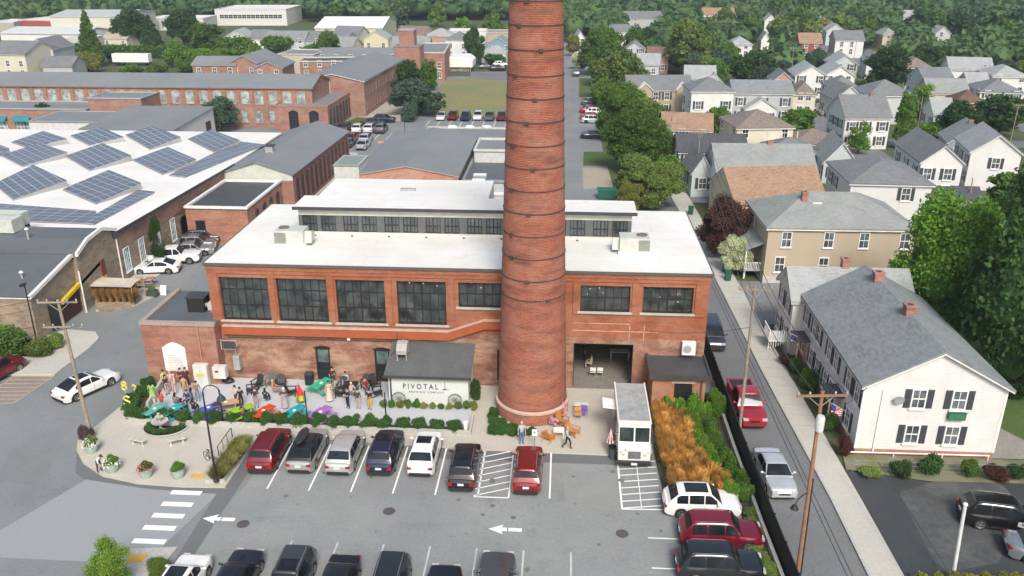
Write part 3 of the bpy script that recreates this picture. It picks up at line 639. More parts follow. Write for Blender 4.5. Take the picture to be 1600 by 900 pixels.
b = MB().lathe(prof, 64, (cx, cy), cap=False); b.build('shaft', CB, ch, smooth=40, uvfn=cuv)
IRON = plain((.085, .06, .052), .85, .2, .35, 3.); 
for py in (3, 41, 80, 121, 157, 194, 231, 266, 301, 336, 371, 406, 440, 470):
    z = onY(835, py, 55.35 - 2.1)[1]; r = cr(z) + .005
    b = MB().lathe([(r, z - .04), (r + .03, z - .04), (r + .03, z + .04), (r, z + .04)], 48, (cx, cy), cap=False)
    a = random.uniform(-2.4, -.8) ; b.rbox(cx + (r + .06) * math.cos(a), cy + (r + .06) * math.sin(a), .1, .3, z - .09, z + .09, a)
    b.build('iron_band', IRON, ch, smooth=30)
b = MB().lathe([(r0 + .03, .98), (r0 + .17, .98), (r0 + .17, 1.12), (r0, 1.2)], 48, (cx, cy), cap=False); b.build('base_course', plain((.5, .36, .28)), ch)
# ---------------------------------------------------------------- left annex with arched vent
AX0, AX1, AY0, AY1, AH = -32.35, -26.55, 57.5, 64.3, 5.1
an = thing('brick_annex', 'low square red brick annex with arched white louvred window', 'building', (0, 0, 0)); LM.append(('brick annex', 285, 540))
MB().box(AX0, AX1, AY0, AY1, -.1, AH).build('wall', brick((.27, .088, .055), (.36, .25, .19), .6), an)
MB().box(AX0 + .3, AX1 + .0, AY0 + .3, AY1, AH, AH + .08).build('roof', MEMB, an)
b = MB(); b.box(AX0 - .08, AX1 + .06, AY0 - .08, AY0 + .3, AH, AH + .28); b.box(AX0 - .08, AX0 + .3, AY0 + .3, AY1, AH, AH + .28); b.build('parapet', surf((.36, .30, .26), (.27, .2, .17), .5, 5.), an)
wn = thing('window', None, None); wn.parent = an
b = MB(); n = 10; pts = [(-30.9, 1.2), (-29.1, 1.2), (-29.1, 3.2)] + [(-29.1 - 1.8 * i / n, 3.2 + .45 * math.sin(math.pi * i / n)) for i in range(1, n)] + [(-30.9, 3.2)]; b.ext(pts, 'y', AY0 - .06, AY0 - .003); b.build('surround', WHITE, wn)
b = MB()
for i in range(9): b.box(-30.6, -29.4, AY0 - .12, AY0 - .06, 1.35 + i * .15, 1.42 + i * .15)
b.build('louvre', plain((.6, .6, .58)), wn)
b = MB(); b.box(-27.9, -27.8, AY0 - .12, AY0 - .02, .1, 5.1); b.build('downpipe', plain((.4, .2, .14)), an)
t = thing('electric_cabinet', 'tall pale green cabinet with yellow warning label against the annex wall', 'cabinet', (-27.9, 57.15, .12))
MB().box(-.55, .55, -.25, .25, 0, 1.9).build('body', plain((.58, .6, .57)), t, bevel=.02); MB().box(-.35, .3, -.262, -.252, .95, 1.2).build('warning_label', plain((.6, .55, .03)), t); MB().box(-.01, .01, -.258, -.252, .1, 1.8).build('door_gap', GREY, t)
t = thing('meter_box', 'cream utility box mounted on the wall right of the yellow labelled cabinet', 'utility box', (-26.4, 57.1, .9))
MB().box(-.5, .5, -.2, .35, 0, 1.0).build('body', plain((.62, .6, .55)), t, bevel=.02); MB().box(-.3, -.05, -.22, -.2, .55, .7).build('dial', DARK, t)
t = thing('meter_box', 'grey electric meter housing with curved conduit on the brick wall corner', 'utility box', (-25.4, 58.3, 1.1))
MB().box(-.25, .25, -.25, .35, 0, 1.2).build('body', GREY, t, bevel=.02); MB().path([(0, -.1, 1.2), (0, -.1, 1.9), (.15, -.1, 2.1), (.3, .2, 2.15)], .05).build('conduit', STEEL, t)
t = thing('kitchen_vent', 'black box exhaust housing on the annex roof beside a grey fan', 'vent', (-28.9, 60.5, AH + .08))
MB().box(-.7, .7, -.6, .6, 0, 1.2).build('housing', BLACK, t, bevel=.03); MB().box(-.78, .78, -.68, .68, 1.2, 1.26).build('lid', DARK, t)
t = thing('exhaust_fan', 'grey square fan box with duct on the annex roof next to the black vent', 'fan', (-27.5, 60.3, AH + .08))
MB().box(-.45, .45, -.4, .4, .2, .8).build('casing', plain((.5, .5, .5)), t, bevel=.02); MB().tube((-.45, 0, .5), (-.85, 0, .5), .2, .2, 10).build('duct', STEEL, t); MB().box(-.4, .4, -.3, .3, 0, .2).build('foot', brick(), t)
t = thing('blade_sign', 'dark oval hanging sign on a bracket at the annex corner', 'sign', (-26.2, 58.0, 3.6))
b = MB(); b.box(0, .9, -.03, .03, -.6, .0); b.build('board', DARK, t, bevel=.01); b = MB(); b.tube((-.2, 0, .1), (1.0, 0, .1), .03); b.tube((-.2, 0, -.7), (-.2, 0, .2), .04); b.tube((-.2, 0, -.65), (.95, 0, -.65), .02); b.build('bracket', GREY, t)
# ---------------------------------------------------------------- lettered shed
sh = thing('white_shed', 'white block shed with grey sloping roof lettered PIVOTAL in front of the brick wall', 'shed', (0, 0, 0)); LM.append(('white PIVOTAL shed', 670, 600))
SX0, SX1, SY0 = -12.75, -6.75, 55.35
SWm = surf((.62, .65, .64), (.54, .57, .56), .5, 5., .6, .15, .8, .05)
b = MB(); b.box(SX0, SX1, SY0, FY - .01, -.1, 2.55); b.ext([(SY0, 2.549), (FY - .01, 2.549), (FY - .01, 3.55)], 'x', SX0, SX1); b.build('wall', SWm, sh)
b = MB(); b.ext([(SY0 - .35, 2.52), (FY - .012, 3.6), (FY - .012, 3.72), (SY0 - .35, 2.64)], 'x', SX0 - .25, SX1 + .2); rfs = b.build('roof', surf((.115, .125, .13), (.085, .09, .095), .6, 4., .9, .3, .6, .15), sh)
b = MB(); b.box(SX0 - .3, SX1 + .25, SY0 - .42, SY0 - .352, 2.45, 2.66); b.build('gutter', DARK, sh); MB().box(SX0 + .12, SX0 + .22, SY0 - .1, SY0, .1, 2.5).build('downpipe', DARK, sh)
def text(s, size, mat, par, loc, rot=(math.pi / 2, 0, 0), ext=.006, name='lettering', sx=1., sp=1.):
    cu = bpy.data.curves.new(name, 'FONT'); cu.body = s; cu.size = size; cu.extrude = ext; cu.offset = size * .012; cu.align_x = 'CENTER'; cu.space_character = sp
    tmp = bpy.data.objects.new('t', cu); C.objects.link(tmp); dg = bpy.context.evaluated_depsgraph_get()
    me = bpy.data.meshes.new_from_object(tmp.evaluated_get(dg)); bpy.data.objects.remove(tmp); me.materials.clear(); me.materials.append(mat)
    o = obj(name, me, par, loc); o.rotation_euler = rot; o.scale = (sx, 1, 1); return o
text('PIVOTAL', .60, plain((.04, .05, .055), .5), sh, (-10.35, SY0 - .012, 1.42), sp=1.55, sx=.8)
text('BREWING COMPANY', .24, plain((.16, .18, .18), .5), sh, (-9.9, SY0 - .012, 1.08), sp=1.35, sx=.92)
b = MB(); b.box(-8.52, -8.48, SY0 - .015, SY0 - .001, 1.5, 2.1); b.box(-8.75, -8.22, SY0 - .015, SY0 - .001, 1.38, 1.42); b.box(-8.6, -8.4, SY0 - .015, SY0 - .001, 1.42, 1.5); b.build('emblem', plain((.08, .1, .1)), sh)
for i, x in enumerate((-12.0, -7.75)):
    t = thing('wagon_wheel', ('weathered spoked wagon wheel leaning at the left end of the shed wall', 'weathered spoked wagon wheel leaning at the right end of the shed wall')[i], 'wheel', (x, SY0 - .15, .66), 0, 'wagon wheels'); wm = plain((.20, .21, .20), .9)
    b = MB(); k = 22; rr = .5
    for j in range(k):
        a0, a1 = 6.2832 * j / k, 6.2832 * (j + 1) / k; b.tube((rr * math.cos(a0), 0, rr * math.sin(a0)), (rr * math.cos(a1), 0, rr * math.sin(a1)), .035)
    b.build('rim', wm, t)
    b = MB(); [b.tube((0, 0, 0), (.5 * math.cos(6.2832 * j / 12), 0, .5 * math.sin(6.2832 * j / 12)), .018) for j in range(12)]; b.build('spoke', wm, t); MB().tube((0, -.06, 0), (0, .06, 0), .08, .08, 10).build('hub', wm, t)
t = thing('roof_fan', 'grey curved exhaust hood on legs on the shed roof', 'vent', (-11.9, 57.2, 3.3)); 
b = MB(); b.ext([(-.75, .35), (.5, .35), (.5, 1.0), (.1, 1.15), (-.3, 1.05), (-.75, .7)], 'x', -.4, .4); b.build('hood', plain((.42, .41, .39), .5, .2), t, bevel=.02)
[MB().box(x - .04, x + .04, y - .04, y + .04, -.3, .35).build('leg', GREY, t) for x in (-.35, .35) for y in (-.6, .4)]; MB().path([(-.5, .5, 1.6), (-.5, .5, .5), (-.9, -.2, .0)], .04).build('conduit', DARK, t)
# ---------------------------------------------------------------- right annex
ra = thing('brick_lean_to', 'small brick lean-to with flat dark roof behind the food truck', 'building', (0, 0, 0))
RX0, RX1, RY0 = 6.85, 10.7, 55.5
OB = brick((.31, .10, .05), (.36, .22, .14), .4)
b = MB(); wall_holes(b, RX0, RX1, -.1, 3.0, [(8.45, 9.75, .1, 2.45)], RY0, .3); b.quad((RX0, RY0, -.1), (RX0, RY0, 3), (RX0, FY, 3), (RX0, FY, -.1)); b.quad((RX1, RY0, -.1), (RX1, FY, -.1), (RX1, FY, 3), (RX1, RY0, 3)); b.build('wall', OB, ra)
b = MB(); b.box(RX0 - .25, RX1 + .3, RY0 - .35, FY - .01, 3.0, 3.12); b.build('roof', MEMD, ra)
b = MB(); b.box(RX0 - .28, RX1 + .33, RY0 - .40, RY0 - .3, 2.9, 3.28); b.box(RX0 - .28, RX0 - .1, RY0 - .3, FY - .02, 2.95, 3.28); b.box(RX1 + .2, RX1 + .33, RY0 - .3, FY - .02, 2.95, 3.28); b.build('parapet', plain((.06, .06, .06), .4), ra)
MB().box(8.25, 9.95, RY0 - .05, RY0, 2.46, 2.66).build('lintel', plain((.5, .4, .3)), ra); MB().box(8.45, 9.75, RY0 + .2, RY0 + .26, .1, 2.45).build('door', BLACK, ra); MB().box(10.35, 10.47, RY0 - .12, RY0 - .01, .1, 2.95).build('downpipe', plain((.12, .07, .06)), ra)
t = thing('meter_box', 'small grey meter box beside the lean-to doorway', 'utility box', (10.0, RY0 - .15, 1.2)); MB().box(-.2, .2, -.1, .14, 0, .7).build('body', GREY, t, bevel=.02); MB().lathe([(.08, 0), (.08, .05)], 10).build('dial', DARK, t, (0, -.12, .45))
t = thing('heat_pump', 'white wall mounted heat pump with round fan above the lean-to roof', 'air conditioner', (9.7, FY - .5, 3.5)); MB().box(-.5, .5, -.15, .25, 0, 1.05).build('casing', WHITE, t, bevel=.02)
o = MB().lathe([(.32, 0), (.32, .03), (.1, .05)], 16).build('fan', GREY, t, (-.12, -.15, .5)); o.rotation_euler = (math.pi / 2, 0, 0)
# ================================================================ mills on the left
STONE = brick((.25, .21, .15), (.30, .26, .20), .35, .62, .3, .03, pale=.3)
BR2 = brick((.25, .095, .068), (.38, .29, .25), .45, pale=.3); BR3 = brick((.235, .10, .075), (.38, .3, .26), .5, pale=.35)
def tuple_r(a, b, n): return [a + (b - a) * i / (n - 1) for i in range(n)]
# stone building, two gabled wings whose end walls face the alley
t = building('stone_building', 'grey membrane roofed stone building with yellow framed entrance at the left edge', 'building', (-76, 64.2), 30.5, 13.2, 4.3, 0, ('gable', 1.3, 'x'), STONE, MEMB, .2,
    [('f', [25.0, 19, 13], [1.0], 1.5, 1.9, dict(style='six', pane=DARKG)), ('r', [11.3], [1.0], 1.2, 2.2, dict(style='six', pane=CLEARG))], group=None)
LM.append(('stone building', 60, 420))
b = MB(); pr = [(64.0, 4.3), (70.8, 5.55), (77.5, 4.3)]
b.ext([(64.0, 4.18), (70.8, 5.48), (77.5, 4.18), (77.5, 4.5), (70.8, 5.8), (64.0, 4.5)], 'x', -45.5, -45.22); o = b.build('coping', WHITE); o.parent = t; o.location = (76, -64.2, 0)
# entrance: flat panel coloured dark for the recess shade, slanted yellow hood
b = MB(); b.ext([(68.2, .1), (75.0, .1), (75.0, 3.3), (68.2, 2.0)], 'x', -45.48, -45.44); o = b.build('entrance', plain((.06, .025, .02), .7), t, (76, -64.2, 0))
b = MB(); b.ext([(68.0, 2.0), (75.0, 3.3), (75.0, 3.65), (68.0, 2.3)], 'x', -45.46, -45.1); b.box(-45.46, -45.0, 74.9, 75.6, .1, 2.1); b.build('entrance_frame', plain((.62, .45, .02), .6), o)
b = MB(); b.box(-45.46, -45.02, 74.9, 75.6, 2.11, 3.7); b.build('maroon_panel', plain((.16, .04, .04)), o)
b = MB(); b.box(-45.44, -45.3, 66.2, 67.9, .1, 2.7); b.build('door', DARKG, t, (76, -64.2, 0))
t = building('stone_wing', 'rear gable of the stone building with white coping and stone end wall', 'building', (-70, 78.0), 24.6, 1.0, 5.2, 0, ('flat', .1), STONE, MEMB, .1, [], trim=MEMB)
bpy.data.objects.remove(t.children[0]); 
for c in list(t.children): bpy.data.objects.remove(c)
t.name = 'stone_wing'; t.location = (-80, 71.2, 0)
b = MB(); b.box(0, 34.9, 0, 7.2, -.1, 5.6); b.ext([(0, 5.599), (7.2, 5.599), (4.6, 6.5), (2.0, 6.3)], 'x', 0, 34.9); b.build('wall', STONE, t)
b = MB(); b.ext([(-.1, 5.62), (2.0, 6.4), (4.6, 6.62), (7.3, 5.7), (7.3, 5.85), (4.6, 6.77), (2.0, 6.55), (-.1, 5.77)], 'x', -.1, 34.95); b.build('roof', MEMB, t)
b = MB(); b.ext([(-.12, 5.5), (2.0, 6.3), (4.6, 6.52), (7.32, 5.6), (7.32, 5.95), (4.6, 6.87), (2.0, 6.65), (-.12, 5.87)], 'x', 34.96, 35.2); b.build('coping', WHITE, t)
MB().tube((35.15, 6.9, 0), (35.15, 6.9, 5.6), .07).build('downpipe', WHITE, t); MB().tube((35.15, -.4, 0), (35.15, -.4, 4.2), .07).build('downpipe', WHITE, t)
for x, y, z, l in ((-47.6, 66.8, 4.65, 'white capped vent pipe on the grey roof, nearest the street'), (-50.5, 73, 6.6, 'tall white vent pipe on the grey roof of the stone building')):
    tt = thing('vent_pipe', l, 'vent', (x, y, z)); MB().tube((0, 0, -.3), (0, 0, .8), .09).build('pipe', GREY, tt); MB().lathe([(.16, .8), (.2, .85), (.1, 1.0)], 10).build('cap', WHITE, tt)
tt = thing('skylight', 'square white skylight on the grey roof near the solar panels', 'skylight', (-54, 76.5, 6.4)); MB().box(-.9, .9, -.8, .8, -.6, .3).build('curb', DARK, tt); MB().box(-1, 1, -.9, .9, .3, .42).build('dome', WHITE, tt, bevel=.05)
for k, (px, py) in enumerate(((4, 352), (14, 344))):
    x, y = P(px, py, 7.2); tt = thing('air_handler', ('pale green rooftop air handler at the left edge', 'second pale green air handler just behind the one at the left edge')[k], 'air conditioner', (x, y, 6.5)); MB().box(-1.6, 1.6, -.9, .9, .2, 1.5).build('casing', plain((.5, .53, .48)), tt, bevel=.03); MB().box(-1.5, 1.5, -.8, .8, -.5, .2).build('curb', DARK, tt)
# solar building
SZ = 5.6
t = thing('solar_building', 'wide mill with white roof covered in tilted solar panels', 'building', (0, 0, 0)); LM.append(('solar roofed mill', 150, 260))
sp = [(-45.0, 78.3), (-43.8, 107), (-43.9, 127), (-110, 127), (-110, 78.3)]
MB().prism(sp, -.1, SZ - .1).build('wall', STONE, t)
b = MB(); b.prism([(-44.7, 78.1), (-43.5, 107), (-43.6, 127.3), (-110.3, 127.3), (-110.3, 78.1)], SZ - .1, SZ + .1); b.build('roof', ROOFW, t)
b = MB(); b.prism([(-44.7, 78.1), (-43.5, 107), (-43.4, 107), (-44.6, 78.1)], SZ - .2, SZ + .12); b.box(-100.3, -44.7, 77.9, 78.1, SZ - .6, SZ + .14); b.build('edge', DARK, t)
upper = MB(); upper.prism([(-44.98, 79), (-43.78, 106), (-43.74, 106), (-44.94, 79)], 3.6, SZ - .25); upper.build('brick_frieze', BR3, t)
for i, y in enumerate((79.6, 82.6, 86.0, 89.6)):
    put_window(t, (-44.98 + (y - 78.3) * .0418 + .02, y, 1.0), math.pi / 2, 1.0, 2.4, 'six', WHITE, glass((.12, .2, .2)))
b = MB(); b.ext([(91.4, .1), (93.0, .1), (93.0, 2.6), (92.6, 3.0), (91.8, 3.0), (91.4, 2.6)], 'x', -44.42, -44.3); b.ext([(93.6, .1), (96.0, .1), (96.0, 3.2), (93.6, 3.2)], 'x', -44.34, -44.2); b.build('doorway', DARKG, t)
PVM = None
def pvmat():
    m = bpy.data.materials.new('solar_cells'); t, n, l, b = nodes(m)
    k = n.new('ShaderNodeTexBrick'); k.offset = 0; l.new(coord(t, 'UV'), k.inputs['Vector']); k.inputs['Scale'].default_value = 1
    k.inputs['Brick Width'].default_value = 1.7; k.inputs['Row Height'].default_value = 1.0; k.inputs['Mortar Size'].default_value = .05
    k.inputs['Color1'].default_value = (.075, .085, .125, 1); k.inputs['Color2'].default_value = (.095, .105, .145, 1); k.inputs['Mortar'].default_value = (.42, .46, .50, 1)
    l.new(mixc(t, ramp(t, noise(t, coord(t, 'W'), .06, 2), .3, .7, 0, .5), k.outputs[0], (.17, .18, .21)), b.inputs['Base Color']); b.inputs['Roughness'].default_value = .25; return m
PVM = pvmat()
def pv(corners, label, z0=.15, z1=.75):
    """four corner pixels: near-left, near-right(bottom), far-right, far-left; near edge low"""
    q = [P(px, py, SZ + .1 + zz) for (px, py), zz in zip(corners, (z0, z0, z1, z1))]; zs = (z0, z0, z1, z1)
    cxx = sum(p[0] for p in q) / 4; cyy = sum(p[1] for p in q) / 4
    t = thing('solar_array', label, 'solar panels', (cxx, cyy, SZ + .1), 0, 'solar arrays on the white mill roof')
    b = MB(); v = [(p[0] - cxx, p[1] - cyy, z) for p, z in zip(q, zs)] + [(p[0] - cxx, p[1] - cyy, z + .06) for p, z in zip(q, zs)]
    b.add(v, [(3, 2, 1, 0), (4, 5, 6, 7), (0, 1, 5, 4), (1, 2, 6, 5), (2, 3, 7, 6), (3, 0, 4, 7)])
    A, B_, D = Vector(v[4]), Vector(v[5]), Vector(v[7]); u = (B_ - A).normalized(); wv = (D - A); wv = (wv - wv.project(u)).normalized()
    b.build('panels', [PVM], t, uvfn=lambda pv_, n: np.array([[(Vector(p) - A).dot(u), (Vector(p) - A).dot(wv)] for p in pv_]))
    b = MB(); e = .12; b.add([v[3], v[2], (v[2][0], v[2][1], 0), (v[3][0], v[3][1], 0)], [(0, 1, 2, 3)]); b.add([v[1], v[2], (v[2][0], v[2][1], 0), (v[1][0], v[1][1], 0)], [(0, 1, 2, 3)]); b.add([v[0], v[3], (v[3][0], v[3][1], 0), (v[0][0], v[0][1], 0)], [(0, 1, 2, 3)]); b.build('rack', GREY, t)
for q, l in [([(98, 296), (150, 318), (220, 286), (170, 266)], 'solar array nearest the white roof edge, third in the front row'), ([(-10, 288), (20, 312), (104, 282), (52, 258)], 'large solar array at the left edge of the white roof, front row'),
    ([(102, 244), (140, 266), (205, 243), (160, 224)], 'solar array in the middle of the second row on the white roof'), ([(208, 250), (254, 272), (306, 249), (262, 230)], 'solar array in the second row nearest the alley'),
    ([(2, 243), (35, 260), (105, 238), (62, 224)], 'left hand solar array of the second row'), ([(110, 212), (140, 227), (193, 214), (158, 199)], 'solar array at centre of the rear row beside the long mill'),
    ([(196, 211), (234, 233), (282, 214), (238, 197)], 'solar array of the rear row right of the centre one'), ([(294, 217), (334, 237), (374, 219), (330, 203)], 'rightmost solar array of the rear row'), ([(18, 222), (48, 232), (105, 217), (68, 205)], 'leftmost solar array of the rear row'), ([(-30, 235), (-5, 245), (14, 232), (-4, 225)], 'small solar array cut off by the left edge'),
    ]: pv(q, l)
def flatpv(cs, label):
    pv(cs, label, .1, .14)
flatpv([(-10, 344), (144, 350), (150, 330), (-10, 318)], 'long low solar strip at the front edge of the white roof')
flatpv([(128, 348), (147, 351), (242, 300), (216, 297)], 'narrow low solar strip slanting up from the front corner'); flatpv([(264, 274), (290, 277), (413, 226), (372, 221)], 'long narrow low solar strip along the alley side of the roof')
t = building('black_roof_annex', 'small brick block with black flat roof beside the alley cars', 'building', (-43.6, 91.4), 7.3, 12.2, 4.1, 0, ('flat', .25), brick((.32, .12, .08)), MEMD, .1, [('f', [1.6], [.2], 1.0, 2.5, dict(style='plain', frame=DARK, pane=DARKG)), ('r', [3, 5.5, 8, 10.5], [.9], 1.0, 2.2, dict(style='dark', frame=DARK, pane=DARKG))], trim=WHITE, short='black roofed annex')
t = building('brick_mill', 'brick mill with grey gable roof and a row of tall dark windows along the alley', 'building', (-44.2, 104.2), 9.4, 27.5, 5.1, R(-1), ('gable', 1.5, 'y'), BR2, RUBG, .25, [('r', tuple_r(1.6, 26, 13), [.9], 1.1, 3.0, dict(style='dark', frame=plain((.10, .03, .03)), pane=DARKG))], trim=None, short='grey gabled brick mill')
b = MB(); b.add([(-.0, -.02, 4.3), (9.4, -.02, 4.3), (9.4, -.02, 5.1), (4.7, -.02, 6.55), (0, -.02, 5.1)], [(0, 1, 2, 3, 4)]); b.build('stucco_gable', plain((.52, .54, .48)), t)
tt = thing('vent_pipe', 'box vent on the ridge of the grey gabled mill', 'vent', (-39.5, 110, 6.6)); MB().box(-.5, .5, -.5, .5, -.3, .9).build('box', GREY, tt); MB().box(-.6, .6, -.6, .6, .9, 1.0).build('cap', DARK, tt)
# long brick mill across the back
wk = dict(style='mill', frame=plain((.42, .38, .33)), pane=PALEG)
t = building('long_brick_mill', 'long brick mill with grey roof and rows of arched windows at upper left', 'building', (-112, 159), 64, 12.5, 7.6, R(.3), ('gable', 1.6, 'x'), BR3, RUBG, .35,
    [('f', [2.5 + 2.7 * i for i in range(24) if not 17 < 2.5 + 2.7 * i < 0], [4.6], 1.45, 2.1, wk), ('f', [62 - 2.9 * i for i in range(9)], [1.0], 1.6, 2.0, dict(style='mill', frame=plain((.3, .22, .18)), pane=PALEG))], trim=plain((.3, .15, .11)), short='long brick mill')
b = MB()
for i in range(24): b.box(1.1 + 2.7 * i, 1.4 + 2.7 * i, -.12, 0, 0, 7.4)
for i in range(24): pass
b.build('pier', BR3, t)
building('brick_projection', 'small brick block with flat roof projecting from the long mill', 'building', (-87.5, 151.5), 10, 7.4, 6.4, 0, ('flat', .2), BR3, RUBG, .1, [('f', [1.8, 4.4], [2.2], 1.2, 1.7, dict(style='mill', frame=DARK, pane=DARKG)), ('r', [2, 4.5, 7], [2.2], 1.2, 1.7, dict(style='mill', frame=DARK, pane=DARKG))], trim=GREY)
building('flat_roof_shed', 'low grey roofed building with white side wall in front of the long mill', 'building', (-79.5, 134), 15.5, 17, 4.4, R(0), ('shed', .8), plain((.58, .58, .58)), RUBG, .3, [('r', [14], [.2], 2.0, 3.0, dict(style='plain', frame=DARK, pane=DARKG))], trim=DARK, short='low grey roofed building')
building('white_walled_block', 'white walled block with grey flat roof between the teal awnings and the sloping grey roof', 'building', (-91.5, 139), 12, 10, 4.5, 0, ('flat', .1), plain((.6, .6, .6)), RUBG, .1, [('f', [4], [.6], 1.2, .9, dict(style='plain', frame=DARK, pane=DARKG))], trim=GREY)
t = building('awning_building', 'brick storefront with teal awnings at the left edge', 'building', (-125, 150.4), 37.3, 8.4, 4.5, 0, ('flat', .2), BR2, RUBG, .1, [('f', tuple_r(16, 34, 5), [.6], 2.6, 1.7, dict(style='strip', frame=WHITE, pane=PALEG))], trim=GREY, short='teal awning storefront')
for x in tuple_r(16, 29.5, 4): 
    b = MB(); b.ext([(-1.0, 2.5), (0, 3.3), (0, 3.4), (-1.0, 2.6)], 'x', x - 1.6, x + 1.6); b.build('awning', plain((.02, .20, .26)), t)
t = thing('dumpster', 'long rusty red open dumpster by the end of the long mill', 'dumpster', (*P(371, 194), 0), R(8)); b = MB(); b.ext([(-3.2, 0.3), (3.2, .3), (3.6, 2.2), (-3.6, 2.2)], 'y', -1.1, 1.1); b.build('body', plain((.26, .05, .035)), t)
b = MB(); [b.box(x, x + .12, -1.18, -1.1, .3, 2.2) for x in tuple_r(-3, 3, 8)]; b.build('rib', plain((.2, .04, .03)), t); MB().box(-3.3, 3.3, -.9, .9, 2.0, 2.21).build('load', plain((.09, .06, .05)), t)
t = building('low_brick_wing', 'one storey brick wing with flat roof and tall arched windows at its right side', 'building', (-54.4, 156.0), 10.2, 29, 4.6, R(-1), ('flat', .25), BR2, RUBG, .1, [('r', tuple_r(1.6, 27, 12), [.7], 1.25, 3.0, dict(style='mill', frame=DARK, pane=DARKG)), ('f', [3.6, 7.5], [.4], 1.7, 3.2, dict(style='mill', frame=DARK, pane=DARKG))], trim=brick((.34, .14, .10)), short='arched window brick wing')
tt = thing('air_conditioner', 'small pale unit on the flat roof of the brick wing', 'air conditioner', (-51, 162, 4.8)); MB().box(-.9, .9, -.7, .7, .1, 1.3).build('casing', plain((.5, .52, .48)), tt, bevel=.03); MB().lathe([(.4, 1.3), (.4, 1.36)], 12).build('fan', DARK, tt)
building('gabled_brick_mill', 'two storey brick mill with low grey gable and small white window high in its end', 'building', (-53.8, 172), 13.0, 36, 7.2, R(-2), ('gable', 1.4, 'y'), BR3, RUBG, .3, [('f', [5.2], [4.6], 1.3, 2.2, dict(style='plain', pane=DARKG)), ('r', tuple_r(2, 34, 12), [1.2, 4.4], 1.2, 1.6, dict(style='millsq', frame=plain((.3, .2, .17)), pane=DARKG))], trim=WHITE, short='gabled brick mill')
t = thing('brick_tower', 'square brick stair tower with little turret behind the gabled mill', 'tower', (-43, 215, 0)); MB().box(0, 6.5, 0, 6, 0, 9.4).build('wall', BR2, t); MB().box(1.2, 5.0, 1, 5, 9.4, 13.2).build('turret', BR2, t); MB().box(1.1, 5.1, .9, 5.1, 13.2, 13.4).build('cap', GREY, t); MB().box(-.1, 6.6, -.1, 6.1, 9.35, 9.4 + .12).build('roof', RUBG, t)
LM.append(('brick tower', 640, 85))
t = building('center_mill', 'grey roofed block with brick gable just behind the white mill roof', 'building', (-26.6, 104), 13.2, 24, 5.3, 0, ('gable', 1.2, 'y'), brick((.42, .17, .11), (.5, .38, .3), .2, pale=.5), RUBG, .2, [('r', tuple_r(1.5, 22, 11), [1.5], 1.2, 3.2, dict(style='dark', frame=DARK, pane=DARKG))], trim=plain((.45, .40, .36)), short='grey roof behind the white mill roof')
b = MB(); [b.box(x, x + .5, -.1, 0, .1, 5.2) for x in (0, 3.9, 8.7, 12.7)]; b.build('pier', brick((.42, .17, .11)), t)
t = building('concrete_stairwell', 'plain pale grey stair block left of the brick gable', 'building', (-29.2, 103.6), 3.2, 5.5, 6.4, 0, ('flat', .05), plain((.52, .52, .49)), plain((.2, .25, .22)), .1, [], trim=GREY)
building('flat_brick_block', 'low brick block with red parapet wall and round skylights', 'building', (-22.5, 128.2), 15, 10, 4.4, 0, ('flat', .3), brick((.42, .13, .08)), RUBG, .1, [], trim=plain((.5, .45, .4)))
for i in range(3):
    x, y = P(707 + i * 27, 200, 4.6); tt = thing('skylight', ('white dome skylight leftmost of three on the low brick block', 'middle white dome skylight on the low brick block', 'white dome skylight beside the smokestack edge on the low brick block')[i], 'skylight', (x, y, 4.5)); MB().box(-.9, .9, -.6, .6, 0, .2).build('curb', GREY, tt); MB().ell(0, 0, .2, .85, .55, .4, 10, 6).build('dome', WHITE, tt, smooth=60)
building('grey_flat_annex', 'pale walled annex with dark roof and skylights left of the smokestack', 'building', (-13.2, 107), 8.5, 20, 3.6, 0, ('flat', .3), plain((.45, .47, .47)), MEMB, .1, [], trim=plain((.25, .28, .29)))
building('grey_tall_annex', 'pale grey box with white junk on its roof beside the smokestack', 'building', (-12.8, 118), 8, 8, 5.2, 0, ('flat', .3), plain((.5, .52, .51)), RUBG, .1, [], trim=plain((.5, .52, .5)))
for i, (px, py) in enumerate(((750, 275), (748, 283), (776, 305))):
    x, y = P(px, py, 3.8); tt = thing('skylight', ('flat skylight on the dark annex roof, the farther one', 'flat skylight on the dark annex roof, the nearer one', 'small square hatch near the smokestack on the annex roof')[i], 'skylight', (x, y, 3.7)); MB().box(-.9, .9, -.5, .5, 0, .3).build('curb', GREY, tt); MB().box(-.85, .85, -.45, .45, .3, .36).build('pane', WHITE, tt)
